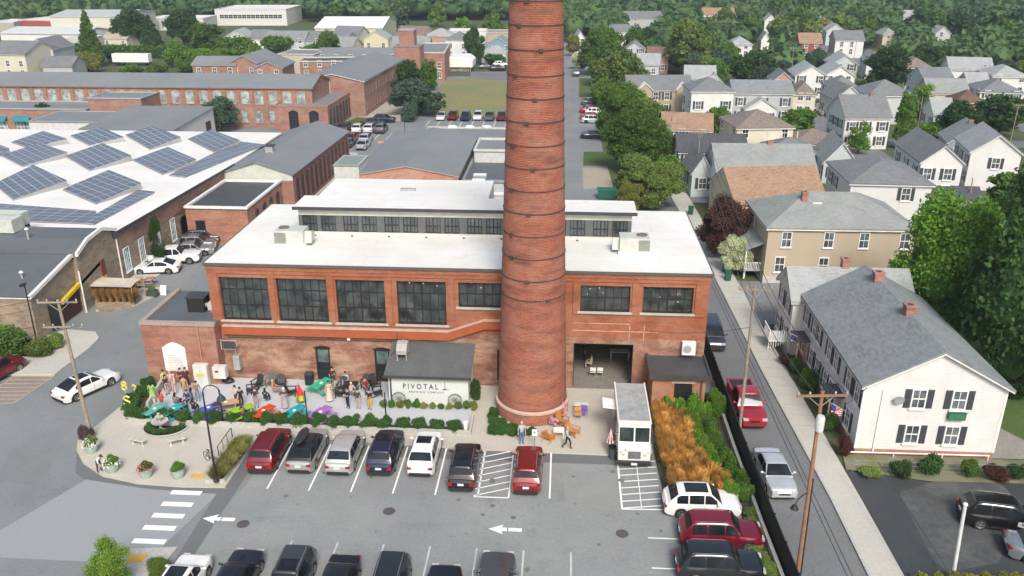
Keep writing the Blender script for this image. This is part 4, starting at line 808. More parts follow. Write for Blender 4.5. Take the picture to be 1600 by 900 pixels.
# ================================================================ houses
CW = siding((.76, .77, .76)); CWS = siding((.74, .75, .73)); CBE = siding((.55, .46, .34)); CTA = siding((.46, .38, .28)); CCR = siding((.68, .64, .52)); CGR = siding((.46, .48, .49)); CBL = siding((.22, .32, .42)); CPG = siding((.55, .60, .60)); CYL = siding((.66, .60, .42)); CPK = siding((.5, .3, .26)); CRD = siding((.33, .08, .06)); SLT = siding((.35, .40, .46))
DSH = plain((.05, .055, .065), .6)
def ws(side, xs, zs, sh=True, w_=.95, h_=1.45, pane=None, style='white'): return (side, xs, zs, w_, h_, dict(style=style, shutter=DSH if sh else None, pane=pane))
def hs(A, B, h, d, roof, wall, rm, label, wins=None, chims=(), name='house', cat='house', short=None, over=.3, trim=WHITE, sh=True, rows=2, pane=None, z=0):
    a = Vector(P(*A, h + z)); b_ = Vector(P(*B, h + z)); w_ = (b_ - a).length; rz = math.atan2(b_.y - a.y, b_.x - a.x)
    if abs(rz) > R(12): rz = math.copysign(R(4), rz)
    if wins is None:
        n = max(2, int(w_ / 3.2)); nd = max(2, int(d / 3.4)); zz = [.9, 3.5][:rows] if h > 4.4 else [.9]
        side = 'l' if A[0] > 850 else 'r'
        wins = [ws('f', tuple_r(1.4, w_ - 1.4, n), zz, sh, pane=pane), ws(side, tuple_r(1.4, d - 1.4, nd), zz, sh, pane=pane)]
    return building(name, label, cat, tuple(a), w_, d, h, rz, roof, wall, rm, over, wins, chims, trim, short=short)
# big white duplex at the corner
t = building('white_rowhouse', 'long white clapboard house with grey shingle roof and gable facing the black car park', 'house', (20.2, 50.7), 9.1, 15.3, 5.4, 0, ('gable', 2.5, 'y'), CW, SHB, .35,
    [ws('f', [3.55, 6.15], [1.05, 3.75], w_=.8, h_=1.3), ws('l', [1.2, 3.5, 4.7, 7.6, 9.3, 12.3, 14.2], [3.4], w_=.75, h_=1.35), ws('l', [1.4, 3.6, 5.4, 7.6, 9.0, 13.2], [.9], w_=.75, h_=1.35)],
    [(4.5, 6.0, .75, .7), (4.5, 12.6, .75, .7)], short='white rowhouse')
MB().box(-.02, 9.12, -.02, 15.3, -.1, .45).build('foundation', brick((.36, .13, .10)), t)
for x in (0, 9.1): MB().box(x - .08, x + .08, -.03, .1, .45, 5.35).build('corner_board', WHITE, t)
MB().box(1.15, 1.25, -.1, -.02, .3, 5.0).build('downpipe', WHITE, t)
for i, (y, x) in enumerate(((11.1, 0), (1.9, 0))):
    b = MB(); b.box(-1.1, 0, 15.3 - y - 1, 15.3 - y + 1, 2.45, 2.6); h_ = b.build('porch_hood', plain((.07, .07, .08)), t)
    b = MB(); b.box(-1.0, -.92, 15.3 - y - .9, 15.3 - y - .82, 0, 2.45); b.box(-1.0, -.92, 15.3 - y + .82, 15.3 - y + .9, 0, 2.45); b.box(-.08, -.005, 15.3 - y - .45, 15.3 - y + .45, .3, 2.3); b.build('door', plain((.5, .35, .22)), h_)
dz = thing('satellite_dish', None, None); dz.parent = t; dz.location = (2.2, -.35, 4.4); MB().tube((0, 0, 0), (0, .1, .02), .34, .28, 14).build('dish', GREY, dz); MB().tube((0, .1, 0), (-.4, .35, -.2), .025).build('bracket', GREY, dz)
b = MB(); b.box(-.55, .55, -.3, -.0, -.5, .05); o = b.build('window_box', plain((.04, .16, .09)), t, (6.15, 0, 3.5)); MB().path([(-.6, -.35, .1), (.6, -.35, .1)], .03).build('rail', DARK, o)
t = building('white_rear_house', 'pale roofed white section adjoining the back of the long white house', 'house', (19.3, 66.05), 9.6, 4.9, 5.0, 0, ('gable', 1.9, 'x'), CW, SHLT, .3, [ws('l', [1.3, 3.4], [3.3], w_=.8, h_=1.3), ws('l', [1.3, 3.5], [.8], w_=.8, h_=1.3)], [(4.6, 2.6, .9, .6)])
LM.append(('white rear house', 1250, 450))
b = MB(); b.box(-1.6, 0, .2, 2.2, 1.0, 1.12); [b.box(-1.6, -1.54, .2 + i * .2, .26 + i * .2, 1.12, 2.0) for i in range(10)]; b.box(-1.62, -1.5, .2, 2.2, 2.0, 2.07); [b.box(-1.6 + i * .2, -1.54 + i * .2, .18, .24, .2 + i * .1, 2.0) for i in range(8)]; b.build('stair_rail', WHITE, t)
# beige hip-roofed house
t = building('beige_house', 'large beige clapboard house with grey hip roof and side porch', 'house', (20.7, 82.6), 14.6, 9.5, 5.9, R(1), ('hip', 2.6), CBE, SHGR, .3,
    [ws('f', [1.9, 6.1, 9.6, 13.6], [4.0], False, .85, 1.5), ws('f', [1.5, 5.9, 13.2], [1.3], False, .85, 1.5), ws('l', [2, 3.2], [3.8], False, .7, 1.6)], [(4.2, 3.5, .3, .55)], short='beige hip roofed house')
MB().box(-.03, 14.63, -.03, 9.5, -.1, .8).build('foundation', plain((.5, .5, .47)), t)
tt = MB().box(5.0, 5.9, 3.0, 4.0, 7.3, 7.75).build('skylight', WHITE, t)
b = MB(); b.ext([(-1.9, 3.1), (-.0, 3.9), (0, 4.05), (-1.9, 3.25)][::-1], 'y', 1.0, 6.5); pr = b.build('porch_roof', SHGR, t)
b = MB(); [b.box(-1.75, -1.6, y, y + .15, 0, 3.15) for y in (1.1, 3.6, 6.2)]; b.build('porch_post', WHITE, pr)
b = MB(); b.box(-1.8, 0, 1.0, 6.5, .9, 1.05); b.build('porch_floor', GREY, pr); b = MB(); [b.box(-1.7 + i * .17, -1.64 + i * .17, 1.1, 1.15, 1.05, 1.75) for i in range(10)]; b.box(-1.75, 0, 1.08, 1.17, 1.75, 1.82); [b.box(-1.72, -1.67, 1.2 + i * .2, 1.26 + i * .2, 1.05, 1.75) for i in range(25)]; b.box(-1.75, -1.66, 1.1, 6.4, 1.75, 1.82); b.build('porch_rail', WHITE, pr)
# neighbours on the right (eave pixels measured in the photograph, heights in metres)
G1, G2, G3 = ('gable', 2.4, 'x'), ('gable', 2.2, 'y'), ('hip', 2.2)
hs((1330, 287), (1457, 290), 5.5, 11, ('hip', 2.0), CW, SHDK if 0 else SHG, 'white house with dark grey hip roof, behind the beige house', [ws('f', [6.6], [3.6]), ws('l', [2, 4.5], [3.4])], short='white hip roofed house')
t = hs((1150, 316), (1290, 312), 3.9, 9.5, ('gable', 3.0, 'x'), CYL, SHTAN, 'cream cottage with bright orange brown shingle roof', [ws('l', [3, 6], [1.0], False)], short='orange roofed cottage')
hs((1122, 272), (1276, 274), 4.6, 10.0, ('gable', 2.9, 'x'), CW, SHGR, 'white house with green grey gable roof and brick chimney', [ws('l', [3, 7], [1.1], True)], [(7.5, 5, .5)], short='green grey roofed house')
hs((1082, 268), (1114, 268), 3.6, 8.5, ('gable', 2.2, 'y'), CPG, SHG, 'small pale clapboard house beside the street with grey roof', [ws('f', [1.5], [1.2]), ws('l', [2, 5], [1.2])], short='small pale clapboard house')
hs((1062, 237), (1168, 238), 4.8, 7.5, ('gable', 1.8, 'x'), CW, SHDK, 'white house with near black roof, close to the tree lined lot', [ws('f', [1.2], [1.0, 3.0]), ws('l', [2, 5], [1, 3])], short='black roofed white house')
hs((1052, 202), (1112, 204), 4.9, 7.5, ('gable', 2.0, 'x'), CCR, SHTAN, 'cream house with tan brown roof behind the black roofed one', short='tan roofed cream house')
hs((1036, 193), (1053, 194), 4.0, 6, ('gable', 1.4, 'x'), CCR, SHTAN, 'narrow cream side wing of the tan roofed house', None)
t = hs((1152, 201), (1240, 200), 5.0, 9.5, ('hip', 2.3), CCR, SHBR, 'cream house with brown hip roof and upper porch', None, sh=False, pane=DARKG, short='brown hip roofed house')
b = MB(); b.box(4.4, 9.6, -1.6, -.01, 2.4, 2.55); [b.box(x, x + .15, -1.55, -1.4, 0, 4.7) for x in (4.5, 6.9, 9.4)]; b.box(4.4, 9.6, -1.58, -1.5, 3.3, 3.4); b.build('porch', CCR, t)
t = hs((982, 140), (1082, 140), 5.4, 9, ('gable', 2.2, 'x'), CTA, SHG, 'long tan two storey apartment house with two small gables', [ws('f', [1.3, 5.6, 7.9], [.9, 3.4])], short='tan apartment house')
for x in (3.4, 11.2):
    b = MB(); b.box(x - 1.4, x + 1.4, -.4, 0, 0, 5.4); b.ext([(x - 1.4, 5.399), (x + 1.4, 5.399), (x, 6.6)], 'y', -.4, 1.6); g_ = b.build('gable_bay', CTA, t); b = MB(); b.ext([(x - 1.6, 5.25), (x, 6.62), (x + 1.6, 5.25), (x + 1.6, 5.4), (x, 6.78), (x - 1.6, 5.4)], 'y', -.6, 2); b.build('bay_roof', WHITE, g_); MB().box(x - .5, x + .5, -.43, -.4, .1, 2.1).build('door', plain((.4, .35, .25)), g_)
hs((1081, 143), (1147, 143), 6.8, 8.5, ('hip', 2.2), CW, SHG, 'tall white house with dark hip roof beside the tan apartments', short='tall white hip roofed house')
hs((1147, 145), (1240, 146), 5.9, 9, ('gable', 1.8, 'x'), CGR, SHB, 'long pale grey house with blue grey roof, right of the tall white one', short='long pale grey house')
hs((1165, 170), (1214, 170), 3.2, 10, ('gable', 2.0, 'y'), CW, SHLT, 'white gable fronted house in front of the long pale grey one', None)
hs((1322, 183), (1392, 183), 5.5, 8.5, ('gable', 3.0, 'x'), CW, SHG, 'bright white house with steep grey roof and black shutters', [ws('f', [1.3, 3.5, 6.4], [3.2]), ws('f', [1.3, 6.2], [.7]), ws('l', [2, 4.2, 6.4], [.8, 3.3])], [(5.4, 4, .3)], short='bright white shuttered house')
hs((1358, 150), (1430, 150), 5.4, 9, ('hip', 2.6), CPG, SHG, 'pale house with pointed grey hip roof behind the shuttered house', short='pointed hip roofed house')
hs((1304, 154), (1350, 154), 4.2, 8, ('gable', 2.4, 'y'), CPG, SHG, 'grey green gabled house left of the pointed hip roof', None)
hs((1240, 226), (1322, 226), 3.0, 8, ('hip', 1.8), CCR, SHBR, 'low house with brown grey hip roof partly behind a pole', None)
hs((1200, 238), (1275, 240), 3.0, 6.5, ('hip', 1.8), CW, SHG, 'low white building with grey hip roof near the brown hip roof', None)
hs((1288, 252), (1340, 254), 3.2, 9, ('gable', 2.8, 'y'), CPG, SHGR, 'small grey gabled cottage with a dark gable window', None)
hs((1440, 252), (1508, 256), 5.6, 12, ('gable', 2.2, 'y'), CW, SHG, 'white gable fronted house with grey shutters, right of centre', [ws('f', [1.0, 3.6], [.9, 3.2]), ws('l', [2, 6, 10], [3.2])], short='white gable fronted house')
t = hs((1518, 236), (1597, 240), 5.5, 9.5, ('gable', 2.4, 'y'), CW, SHLT, 'white house with pale roof and small front wing at the right edge', [ws('f', [3.4], [3.2]), ws('l', [1.5, 4.5, 8], [.9, 3.2])], short='white house at the right edge')
hs((1538, 262), (1578, 264), 3.0, 3.5, ('hip', 1.0), CW, SHLT, 'little white front wing with pale hip roof and one window', [ws('f', [2], [1.0], True)])
hs((1482, 222), (1562, 226), 3.4, 7.5, ('gable', 2.6, 'y'), SLT, SHB, 'blue grey gabled cottage with a round brick chimney', None, [(3.6, 4, .4)], short='blue grey cottage')
hs((1452, 312), (1500, 316), 2.2, 4.5, ('gable', 1.1, 'x'), CGR, SHDK, 'dark roofed garage left of the white light pole', [], short='dark roofed garages'); hs((1497, 312), (1536, 316), 2.2, 4.5, ('gable', 1.1, 'x'), CGR, SHDK, 'dark roofed garage right of the white light pole', [])
hs((1205, 128), (1243, 130), 4.5, 7, ('gable', 2.2, 'y'), CPK, SHG, 'white and rose gabled house beside a utility pole', None)
for i, (a, b_, h, d, rf_, wl, rm, lb) in enumerate([
    ((1071, 123), (1118, 125), 5, 8, G1, CW, SHLT, 'white house with light roof above the tan apartments'), ((1100, 130), (1130, 130), 4, 6, G2, CW, SHB, 'small white gable in front of the light roofed house'),
    ((1243, 118), (1292, 122), 5, 10, G2, CW, SHLT, 'pale roofed gabled house in the white cluster, left one'), ((1288, 118), (1335, 122), 5, 10, G2, CW, SHLT, 'pale roofed gabled house in the white cluster, right one'),
    ((1300, 100), (1335, 104), 5, 9, G2, CPG, SHLT, 'pale house with ridge towards the trees behind the cluster'), ((1150, 158), (1200, 160), 4, 7, G1, CW, SHG, 'low white house in front of the long pale grey one'),
    ((1296, 138), (1345, 140), 4.6, 8, G3, CYL, SHG, 'pale yellow house with dark hip roof'), ((1240, 148), (1275, 149), 4.6, 8, G3, CCR, SHBR, 'cream house with brown flat hip roof and windows'),
    ((1414, 106), (1458, 108), 5.2, 9, G3, CPG, SHBR, 'pale grey house with brown pyramid roof'), ((1446, 127), (1492, 127), 4.5, 9, G1, CPG, SHG, 'house with wide dark grey roof beyond the pyramid roof'),
    ((1452, 145), (1515, 146), 3.6, 8, G1, CYL, SHGR, 'low house with long grey green roof'), ((1515, 135), (1550, 137), 4.2, 8, G1, CGR, SHLT, 'grey house with pale roof beside the bright hedge tree'),
    ((1532, 144), (1600, 146), 4.6, 10, G3, CW, SHG, 'white house with broad grey hip roof near right edge'), ((1552, 120), (1610, 122), 4.6, 10, G3, CW, SHLT, 'white house with pale hip roof at the right edge, farther one'),
    ((1484, 108), (1552, 110), 4.4, 9, G1, CW, SHLT, 'long white house with pale roof behind bright tree'), ((1495, 160), (1540, 165), 3.0, 6, G3, CRD, shingle((.13, .075, .06)), 'low house with dark maroon roof'),
    ((1460, 178), (1490, 182), 3.2, 7, G1, CW, SHLT, 'half hidden white shed roofed house among dark trees'), ((1250, 66), (1285, 67), 5, 8, G1, CRD, SHTAN, 'red brick house with tan roof among the trees'),
    ((1248, 38), (1268, 40), 5, 8, G2, CPG, SHLT, 'small pale gable far up the slope, left of three'), ((1272, 36), (1290, 38), 5, 8, G2, CPG, SHLT, 'small pale gable far up the slope, middle of three'),
    ((1292, 48), (1316, 50), 5, 8, G2, CPG, SHLT, 'small pale gable far up the slope, right of three'), ((1306, 62), (1338, 66), 5.5, 9, G1, CW, SHG, 'white multi gabled house below the pale gables'),
    ((1380, 55), (1402, 55), 4.5, 8, G3, CYL, SHGR, 'pale green roofed house among far trees'), ((1462, 52), (1480, 54), 4.5, 8, G2, CPG, SHLT, 'tiny pale house far off among the trees'), ((1412, 26), (1430, 27), 4.5, 8, G1, CW, SHLT, 'tiny white roofed house near the far woods'),
    ((1490, 44), (1506, 46), 4.5, 8, G1, CGR, SHG, 'grey roofed far house with small dish on it'), ((1195, 32), (1212, 33), 5, 8, G2, CW, SHLT, 'white gable peeking out of far trees, left of the dark red tree'), ((1190, 62), (1200, 63), 5, 7, G2, CW, SHLT, 'narrow white gable wall peeking from trees'),
    ((1140, 70), (1174, 72), 4.5, 9, G3, CW, SHLT, 'white house with pale hip roof in the woods'), ((1098, 22), (1120, 23), 5, 8, G1, CW, SHTAN, 'far cream house with tan roof in the woods'), ((1124, 22), (1145, 23), 5, 8, G1, CCR, SHTAN, 'far cream house beside the tan roofed one'),
    ((1145, 18), (1156, 18), 5, 8, G2, CW, SHLT, 'far white gable right of the cream houses'), ((935, 50), (1000, 52), 5, 10, ('hip', 2.4), CW, SHG, 'wide white house with grey hip roof, far along the lot road'), ((900, 60), (914, 60), 5, 10, G2, CW, SHLT, 'narrow white house behind the smokestack edge'),
    ((1012, 90), (1042, 92), 4.2, 8, G1, CPK, shingle((.2, .12, .1)), 'reddish house half hidden by shrubs'), ((990, 100), (1030, 101), 3.4, 6, G1, CPG, SHLT, 'low pale roofed shed in front of the reddish house'), ((975, 78), (1005, 80), 4.6, 7, G2, CPG, SHB, 'small blue grey gable near the leafy pole'),
    ((975, 28), (1040, 28), 4.6, 9, G1, CGR, SHG, 'far grey roof in front of the dark woods'), ((982, 118), (1000, 120), 4, 8, G2, CCR, SHTAN, 'tan roof gable left of the apartments'), ((1355, 95), (1372, 97), 4.6, 7, G2, CW, SHLT, 'pale house wall beside the big dark tree'),
    ]):
    hs(a, b_, h, d, rf_, wl, rm, lb, None if a[1] > 75 else [ws('f', [2, 5], [1.2, 3.4] if h > 4.3 else [1.2], False)], sh=(i % 2 == 0))
# far left
FM = plain((.5, .5, .47)); WRF = plain((.7, .7, .68))
FARL = [
    ((77, 26), (203, 24), 8, 30, ('gable', 1.5, 'x'), plain((.52, .50, .42)), plain((.42, .46, .44)), 'huge beige warehouse with low pale roof at upper left', 'warehouse'), ((27, 32), (81, 33), 5, 16, ('flat', .3), plain((.38, .08, .06)), WRF, 'bright red walled industrial unit at upper left', 'industrial_unit'),
    ((82, 33), (142, 31), 5, 16, ('flat', .3), plain((.3, .10, .10)), WRF, 'dull brick industrial unit right of the bright red one', 'industrial_unit'), ((-20, 36), (26, 34), 4.5, 16, ('flat', .3), plain((.4, .38, .33)), WRF, 'brown walled unit with white roof at the left edge', 'industrial_unit'),
    ((0, 52), (90, 58), 3.5, 20, ('gable', 1.5, 'x'), CW, plain((.56, .58, .57)), 'long low white roofed building below the red unit', 'industrial_unit'), ((100, 62), (135, 62), 4, 12, ('flat', .2), plain((.5, .5, .46)), WRF, 'pale block in front of the long hedge', 'industrial_unit'),
    ((-20, 84), (38, 85), 6.5, 14, ('gable', 2.6, 'x'), CCR, SHG, 'three storey cream apartment house at the left edge', 'apartment_house'), ((40, 78), (82, 78), 6.5, 12, ('gable', 2.8, 'y'), CPG, SHG, 'pale grey gabled apartment block beside the cream one', 'apartment_house'), ((66, 103), (112, 103), 3.2, 8, ('gable', 2, 'x'), CGR, SHG, 'low grey roofed garage block near the yellow green tree', 'garage'),
    ((160, 60), (186, 62), 3.2, 10, ('gable', 2, 'x'), CCR, shingle((.42, .36, .30)), 'small cream shed with pale brown roof by the conifers', 'house'), ((228, 30), (322, 28), 4.5, 18, ('flat', .3), plain((.55, .55, .53)), WRF, 'white flat roofed warehouse behind the round dark tree', 'warehouse'),
    ((335, 16), (450, 14), 6.5, 30, ('flat', .4), plain((.62, .62, .58)), WRF, 'long white office block with dark windows near the woods', 'office_block'), ((492, 44), (598, 42), 6, 40, ('gable', 2.4, 'x'), CCR, plain((.72, .72, .70)), 'big cream warehouse with brilliant white roof', 'warehouse'),
    ((350, 58), (388, 58), 4.2, 10, G2, CPG, SHLT, 'pale gabled house left of the grey roofs', 'house'), ((392, 60), (420, 60), 4.2, 8, G1, CW, SHG, 'white house with grey roof left of centre', 'house'),
    ((415, 62), (470, 64), 4.4, 9, G1, CPG, SHB, 'pale house with long blue grey roof', 'house'), ((470, 62), (540, 64), 4.4, 9, G1, CGR, SHG, 'grey house with long dark roof', 'house'), ((520, 54), (560, 55), 5, 9, G1, CCR, SHG, 'cream walled house with dark grey roof', 'house'), ((514, 72), (550, 73), 4, 8, G1, CYL, SHGR, 'pale yellow low house with two windows', 'house'),
    ((568, 60), (606, 60), 6.2, 9, G2, CYL, SHLT, 'tall cream gabled house among grey roofs', 'house'), ((584, 68), (622, 68), 4, 8, G3, CW, SHG, 'white house with dark roof in front of the cream gable', 'house'), ((620, 54), (662, 55), 5, 10, G1, CTA, shingle((.2, .15, .13)), 'brown house with dark brown roof', 'house'), ((664, 56), (700, 58), 4.5, 8, G3, CPK, SHLT, 'pinkish low house right of the brown one', 'house'),
    ((696, 62), (730, 63), 6, 8, G3, CW, SHG, 'white square house with grey hip roof left of the smokestack', 'house'), ((758, 70), (794, 72), 5, 8, G2, CBL, SHB, 'blue house with white trimmed gable next to the smokestack', 'house'), ((752, 82), (790, 83), 3, 7, G3, CW, SHLT, 'low white porch building in front of the blue house', 'house'),
    ((600, 72), (670, 72), 3.5, 10, G1, CW, SHGR, 'long low white building with green grey roof behind the brick tower', 'house'), ((700, 50), (760, 50), 4, 12, ('flat', .2), CW, WRF, 'far white flat roof in front of the woods', 'warehouse'), ((760, 52), (795, 52), 4, 12, ('flat', .2), CTA, plain((.3, .27, .25)), 'far brown flat roof beside the smokestack', 'warehouse'),
    ((434, 86), (486, 88), 5, 12, ('flat', .3), plain((.5, .47, .40)), RUBG, 'plain beige block behind the gabled brick mill', 'industrial_unit'), ((495, 88), (622, 88), 4.4, 12, ('gable', 1.6, 'x'), BR3, RUBG, 'brick workshop with long blue grey roof, front of the grey houses', 'industrial_unit'), ((468, 98), (552, 97), 4.4, 9, ('flat', .3), BR2, MEMD, 'low brick workshop with dark flat roof', 'industrial_unit'),
    ((300, 101), (368, 101), 5.6, 10, ('gable', 1.4, 'x'), BR3, RUBG, 'brick mill block behind the long grey roof, left one', 'industrial_unit'), ((358, 98), (396, 100), 6, 14, ('gable', 1.8, 'y'), BR3, RUBG, 'brick mill gable behind the long grey roof, middle one', 'industrial_unit'), ((396, 106), (442, 104), 5.4, 12, ('gable', 1.4, 'y'), BR3, RUBG, 'brick mill gable behind the long grey roof, right one', 'industrial_unit'),
    ((650, 84), (680, 80), 7, 24, ('flat', .3), BR2, RUBG, 'tall brick wing running back from the stair tower', 'industrial_unit')]
for a, b_, h, d, rf_, wl, rm, lb, nm in FARL:
    cat = nm.replace('_', ' '); small = nm in ('house', 'apartment_house'); w_ = (Vector(P(*a, h)) - Vector(P(*b_, h))).length
    wn_ = [ws('f', tuple_r(1.5, w_ - 1.5, max(2, int(w_ / 3.4))), [1.0, 3.4] if h > 4.3 else [1.0], False)] if small or wl in (BR3, BR2) else ([ws('f', tuple_r(3, w_ - 3, 14), [3], False, 1.8, 1.6, DARKG)] if 'office' in nm else [])
    hs(a, b_, h, d, rf_, wl, rm, lb, wn_, name=nm, cat=cat, trim=WHITE if small else plain((.5, .5, .48)))
t = thing('canopy_shelter', 'large white fabric canopy over stored goods at the field corner', 'canopy', (*P(708, 112), 0)); b = MB(); b.ext([(-5.5, 3.0), (-4, 4.0), (4, 4.0), (5.5, 3.0), (5.5, 1.2), (-5.5, 1.2)], 'y', 0, 9); b.build('cover', WHITE, t, bevel=.05); b = MB(); b.box(-5, -4.8, .2, .4, 0, 3); b.box(4.8, 5, .2, .4, 0, 3); b.build('post', GREY, t); MB().box(-4.5, 4.5, .5, 8, 0, 1.2).build('goods', plain((.25, .22, .18), .9, 0, .5), t)
# ================================================================ vegetation
def leafquads(cen, size, rg, up=.35):
    """one small quad per centre, random facing"""
    n = len(cen); a = rg.normal(size=(n, 3)); a /= np.linalg.norm(a, axis=1)[:, None]
    b = rg.normal(size=(n, 3)); b[:, 2] *= up; b -= (a * b).sum(1)[:, None] * a; b /= np.linalg.norm(b, axis=1)[:, None] + 1e-6
    s = size * rg.uniform(.6, 1.3, (n, 1)); l = s * rg.uniform(1.0, 1.7, (n, 1))
    v = np.stack([cen - a * s * .5, cen - b * l * .5, cen + a * s * .5, cen + b * l * .5], 1).reshape(-1, 3)
    return v
def npmesh(name, quads, tris=None, mat=None):
    me = bpy.data.meshes.new(name); nq = len(quads) // 4; v = quads if tris is None else np.concatenate([quads, tris[0]])
    me.vertices.add(len(v)); me.vertices.foreach_set('co', v.astype('f').ravel())
    nt_ = 0 if tris is None else len(tris[1]); L = nq * 4 + nt_ * 3; me.loops.add(L); me.polygons.add(nq + nt_)
    idx = np.arange(nq * 4); 
    if nt_: idx = np.concatenate([idx, (tris[1] + nq * 4).ravel()])
    me.loops.foreach_set('vertex_index', idx.astype('i')); st = np.concatenate([np.arange(nq) * 4, nq * 4 + np.arange(nt_) * 3]) if nt_ else np.arange(nq) * 4
    me.polygons.foreach_set('loop_start', st.astype('i')); me.update(calc_edges=True); me.validate()
    if mat: me.materials.append(mat)
    return me
ICO = None
def ico():
    global ICO
    if ICO is None:
        import bmesh
        bm = bmesh.new(); bmesh.ops.create_icosphere(bm, subdivisions=2, radius=1); ICO = (np.array([v.co for v in bm.verts]), np.array([[v.index for v in f.verts] for f in bm.faces])); bm.free()
    return ICO
def crown_pts(kind, n, rg):
    """leaf centres in a crown of radius ~1 and height 0..~2 (unit), with clumps; also clump cores"""
    blobs = []
    if kind == 'broad':
        for i in range(34):
            t = rg.uniform(.08, 1); a = rg.uniform(0, 6.28); rr = rg.uniform(.3, .84) * math.sin(math.pi * min(.95, t * .82 + .1)) ** .6
            blobs.append((rr * math.cos(a), rr * math.sin(a), .25 + 1.25 * t, rg.uniform(.15, .34)))
        blobs += [(0, 0, .8, .5), (0, 0, 1.2, .4)]
    elif kind == 'conifer':
        for i in range(34):
            t = (i + .5) / 34; a = i * 2.4; rr = .62 * (1 - t) ** .8; blobs.append((rr * math.cos(a) * rg.uniform(.6, 1), rr * math.sin(a), .15 + 2.3 * t, .30 * (1 - t) + .10))
    elif kind == 'column':
        for i in range(16):
            t = (i + .5) / 16; a = i * 2.4; blobs.append((.3 * math.cos(a), .3 * math.sin(a), .2 + 2.0 * t, .42 * (1 - abs(t - .4) ** 2 * 1.8)))
    elif kind == 'bush':
        for i in range(16):
            a = rg.uniform(0, 6.28); rr = rg.uniform(0, .6); blobs.append((rr * math.cos(a), rr * math.sin(a), rg.uniform(.25, .75), rg.uniform(.28, .42)))
    elif kind == 'sparse':
        for i in range(22):
            t = rg.uniform(0, 1); a = rg.uniform(0, 6.28); rr = rg.uniform(.2, .85); blobs.append((rr * math.cos(a), rr * math.sin(a), .3 + 1.4 * t, rg.uniform(.14, .26)))
    bl = np.array(blobs); w_ = bl[:, 3] ** 2; c = rg.choice(len(bl), n, p=w_ / w_.sum())
    d = rg.normal(size=(n, 3)); d /= np.linalg.norm(d, axis=1)[:, None]; d[:, 2] = np.where(d[:, 2] < -.3, -d[:, 2] * .6, d[:, 2])
    rad = bl[c, 3][:, None] * (rg.uniform(.1, 2.0, (n, 1)) if kind == 'sparse' else rg.uniform(.7, 1.22, (n, 1))); pts = bl[c, :3] + d * rad
    return pts, bl
def crownmesh(kind, n, size, seed, cores=True):
    rg = np.random.default_rng(seed); pts, bl = crown_pts(kind, n, rg); q = leafquads(pts, size, rg); tr = None
    if cores and kind != 'sparse':
        iv, it = ico(); V = []; T = []
        for i, b_ in enumerate(bl): V.append(iv * b_[3] * .72 * rg.uniform(.85, 1.1, (len(iv), 1)) + b_[:3]); T.append(it + i * len(iv))
        tr = (np.concatenate(V), np.concatenate(T))
    return npmesh('crown', q, tr, LEAF['mid'])
LEAF = dict(mid=leafmat((.045, .105, .016), (.095, .175, .03)), dark=leafmat((.020, .052, .016), (.040, .086, .022)), bright=leafmat((.075, .17, .014), (.12, .23, .03), .3), olive=leafmat((.085, .15, .028), (.15, .21, .05)), gold=leafmat((.15, .16, .03), (.20, .21, .05)),
    red=leafmat((.055, .022, .018), (.09, .040, .028)), blossom=leafmat((.20, .26, .10), (.55, .58, .38)), hedge=leafmat((.032, .09, .018), (.055, .125, .03)), lime=leafmat((.13, .25, .03), (.19, .32, .05), .3), purple=leafmat((.07, .05, .06), (.11, .08, .09)), blue=leafmat((.045, .085, .055), (.07, .115, .075)))
LOD = {'near': (30000, .042), 'mid': (7500, .085), 'far': (1500, .17)}
def get_crown(kind, lod, k): n, s = LOD[lod]; return cm(('crown', kind, lod, k), lambda: crownmesh(kind, n, s, hash((len(kind), lod == 'near', k)) % 999 + k))
BARK = plain((.10, .08, .06), .95, 0, .4, 4.)
def trunkmesh(kind, k):
    rg = random.Random(k); b = MB(); h = .75 if kind == 'broad' else .5
    b.tube((0, 0, -.05), (.02, 0, h), .075, .05, 8)
    if kind in ('broad', 'sparse'):
        for i in range(6): a = i * 1.05 + rg.random(); b.tube((.01, 0, h * .7 + i * .03), (.45 * math.cos(a), .45 * math.sin(a), h + .45), .035, .012, 5)
    b.tube((.02, 0, h), (0, 0, 1.5), .05, .01, 6); return b.mesh('trunk', BARK)
DESC = dict(mid='green leafy', dark='dark green', bright='bright green', olive='olive green', gold='yellow green', red='dark red leaved', blossom='white blossoming', hedge='clipped green', lime='light lime green', purple='dark purple leaved', blue='blue green')
KN = dict(broad='tree', conifer='conifer', column='columnar evergreen', bush='shrub', sparse='young tree')
def tree(x, y, rad, hgt, kind='broad', hue='mid', label=None, lod='mid', group=None, name=None):
    k = random.randrange(3); z = terr(x, y)
    nm = name or {'broad': 'broadleaf_tree', 'conifer': 'conifer_tree', 'column': 'evergreen_tree', 'bush': 'shrub', 'sparse': 'young_tree'}[kind]
    t = thing(nm, label, 'shrub' if kind == 'bush' else 'tree', (x, y, z), random.uniform(0, 6.28), group)
    top = {'broad': 1.85, 'conifer': 2.5, 'column': 2.35, 'bush': 1.1, 'sparse': 1.9}[kind]; sz = hgt / top
    o = obj('crown', get_crown(kind, lod, k), t, (0, 0, 0), 0, LEAF[hue], 0, (rad, rad, sz))
    if kind != 'bush': obj('trunk', cm(('trunk', kind, k), lambda: trunkmesh(kind, k)), t, (0, 0, 0), 0, None, 0, (rad, rad, sz))
    return t
def ppm(y): return (y + 80) / 35.8
def ptree(px, py, wpx, hpx, kind='broad', hue='mid', label=None, lod=None, **k):
    x, y = P(px, py); m = ppm(py); lod = lod or ('near' if py > 380 else 'mid' if py > 120 else 'far')
    t = tree(x, y, wpx / m / 2, hpx / m / .97, kind, hue, label, lod, **k); t['_p'] = (px, py - hpx / 2)
    return t
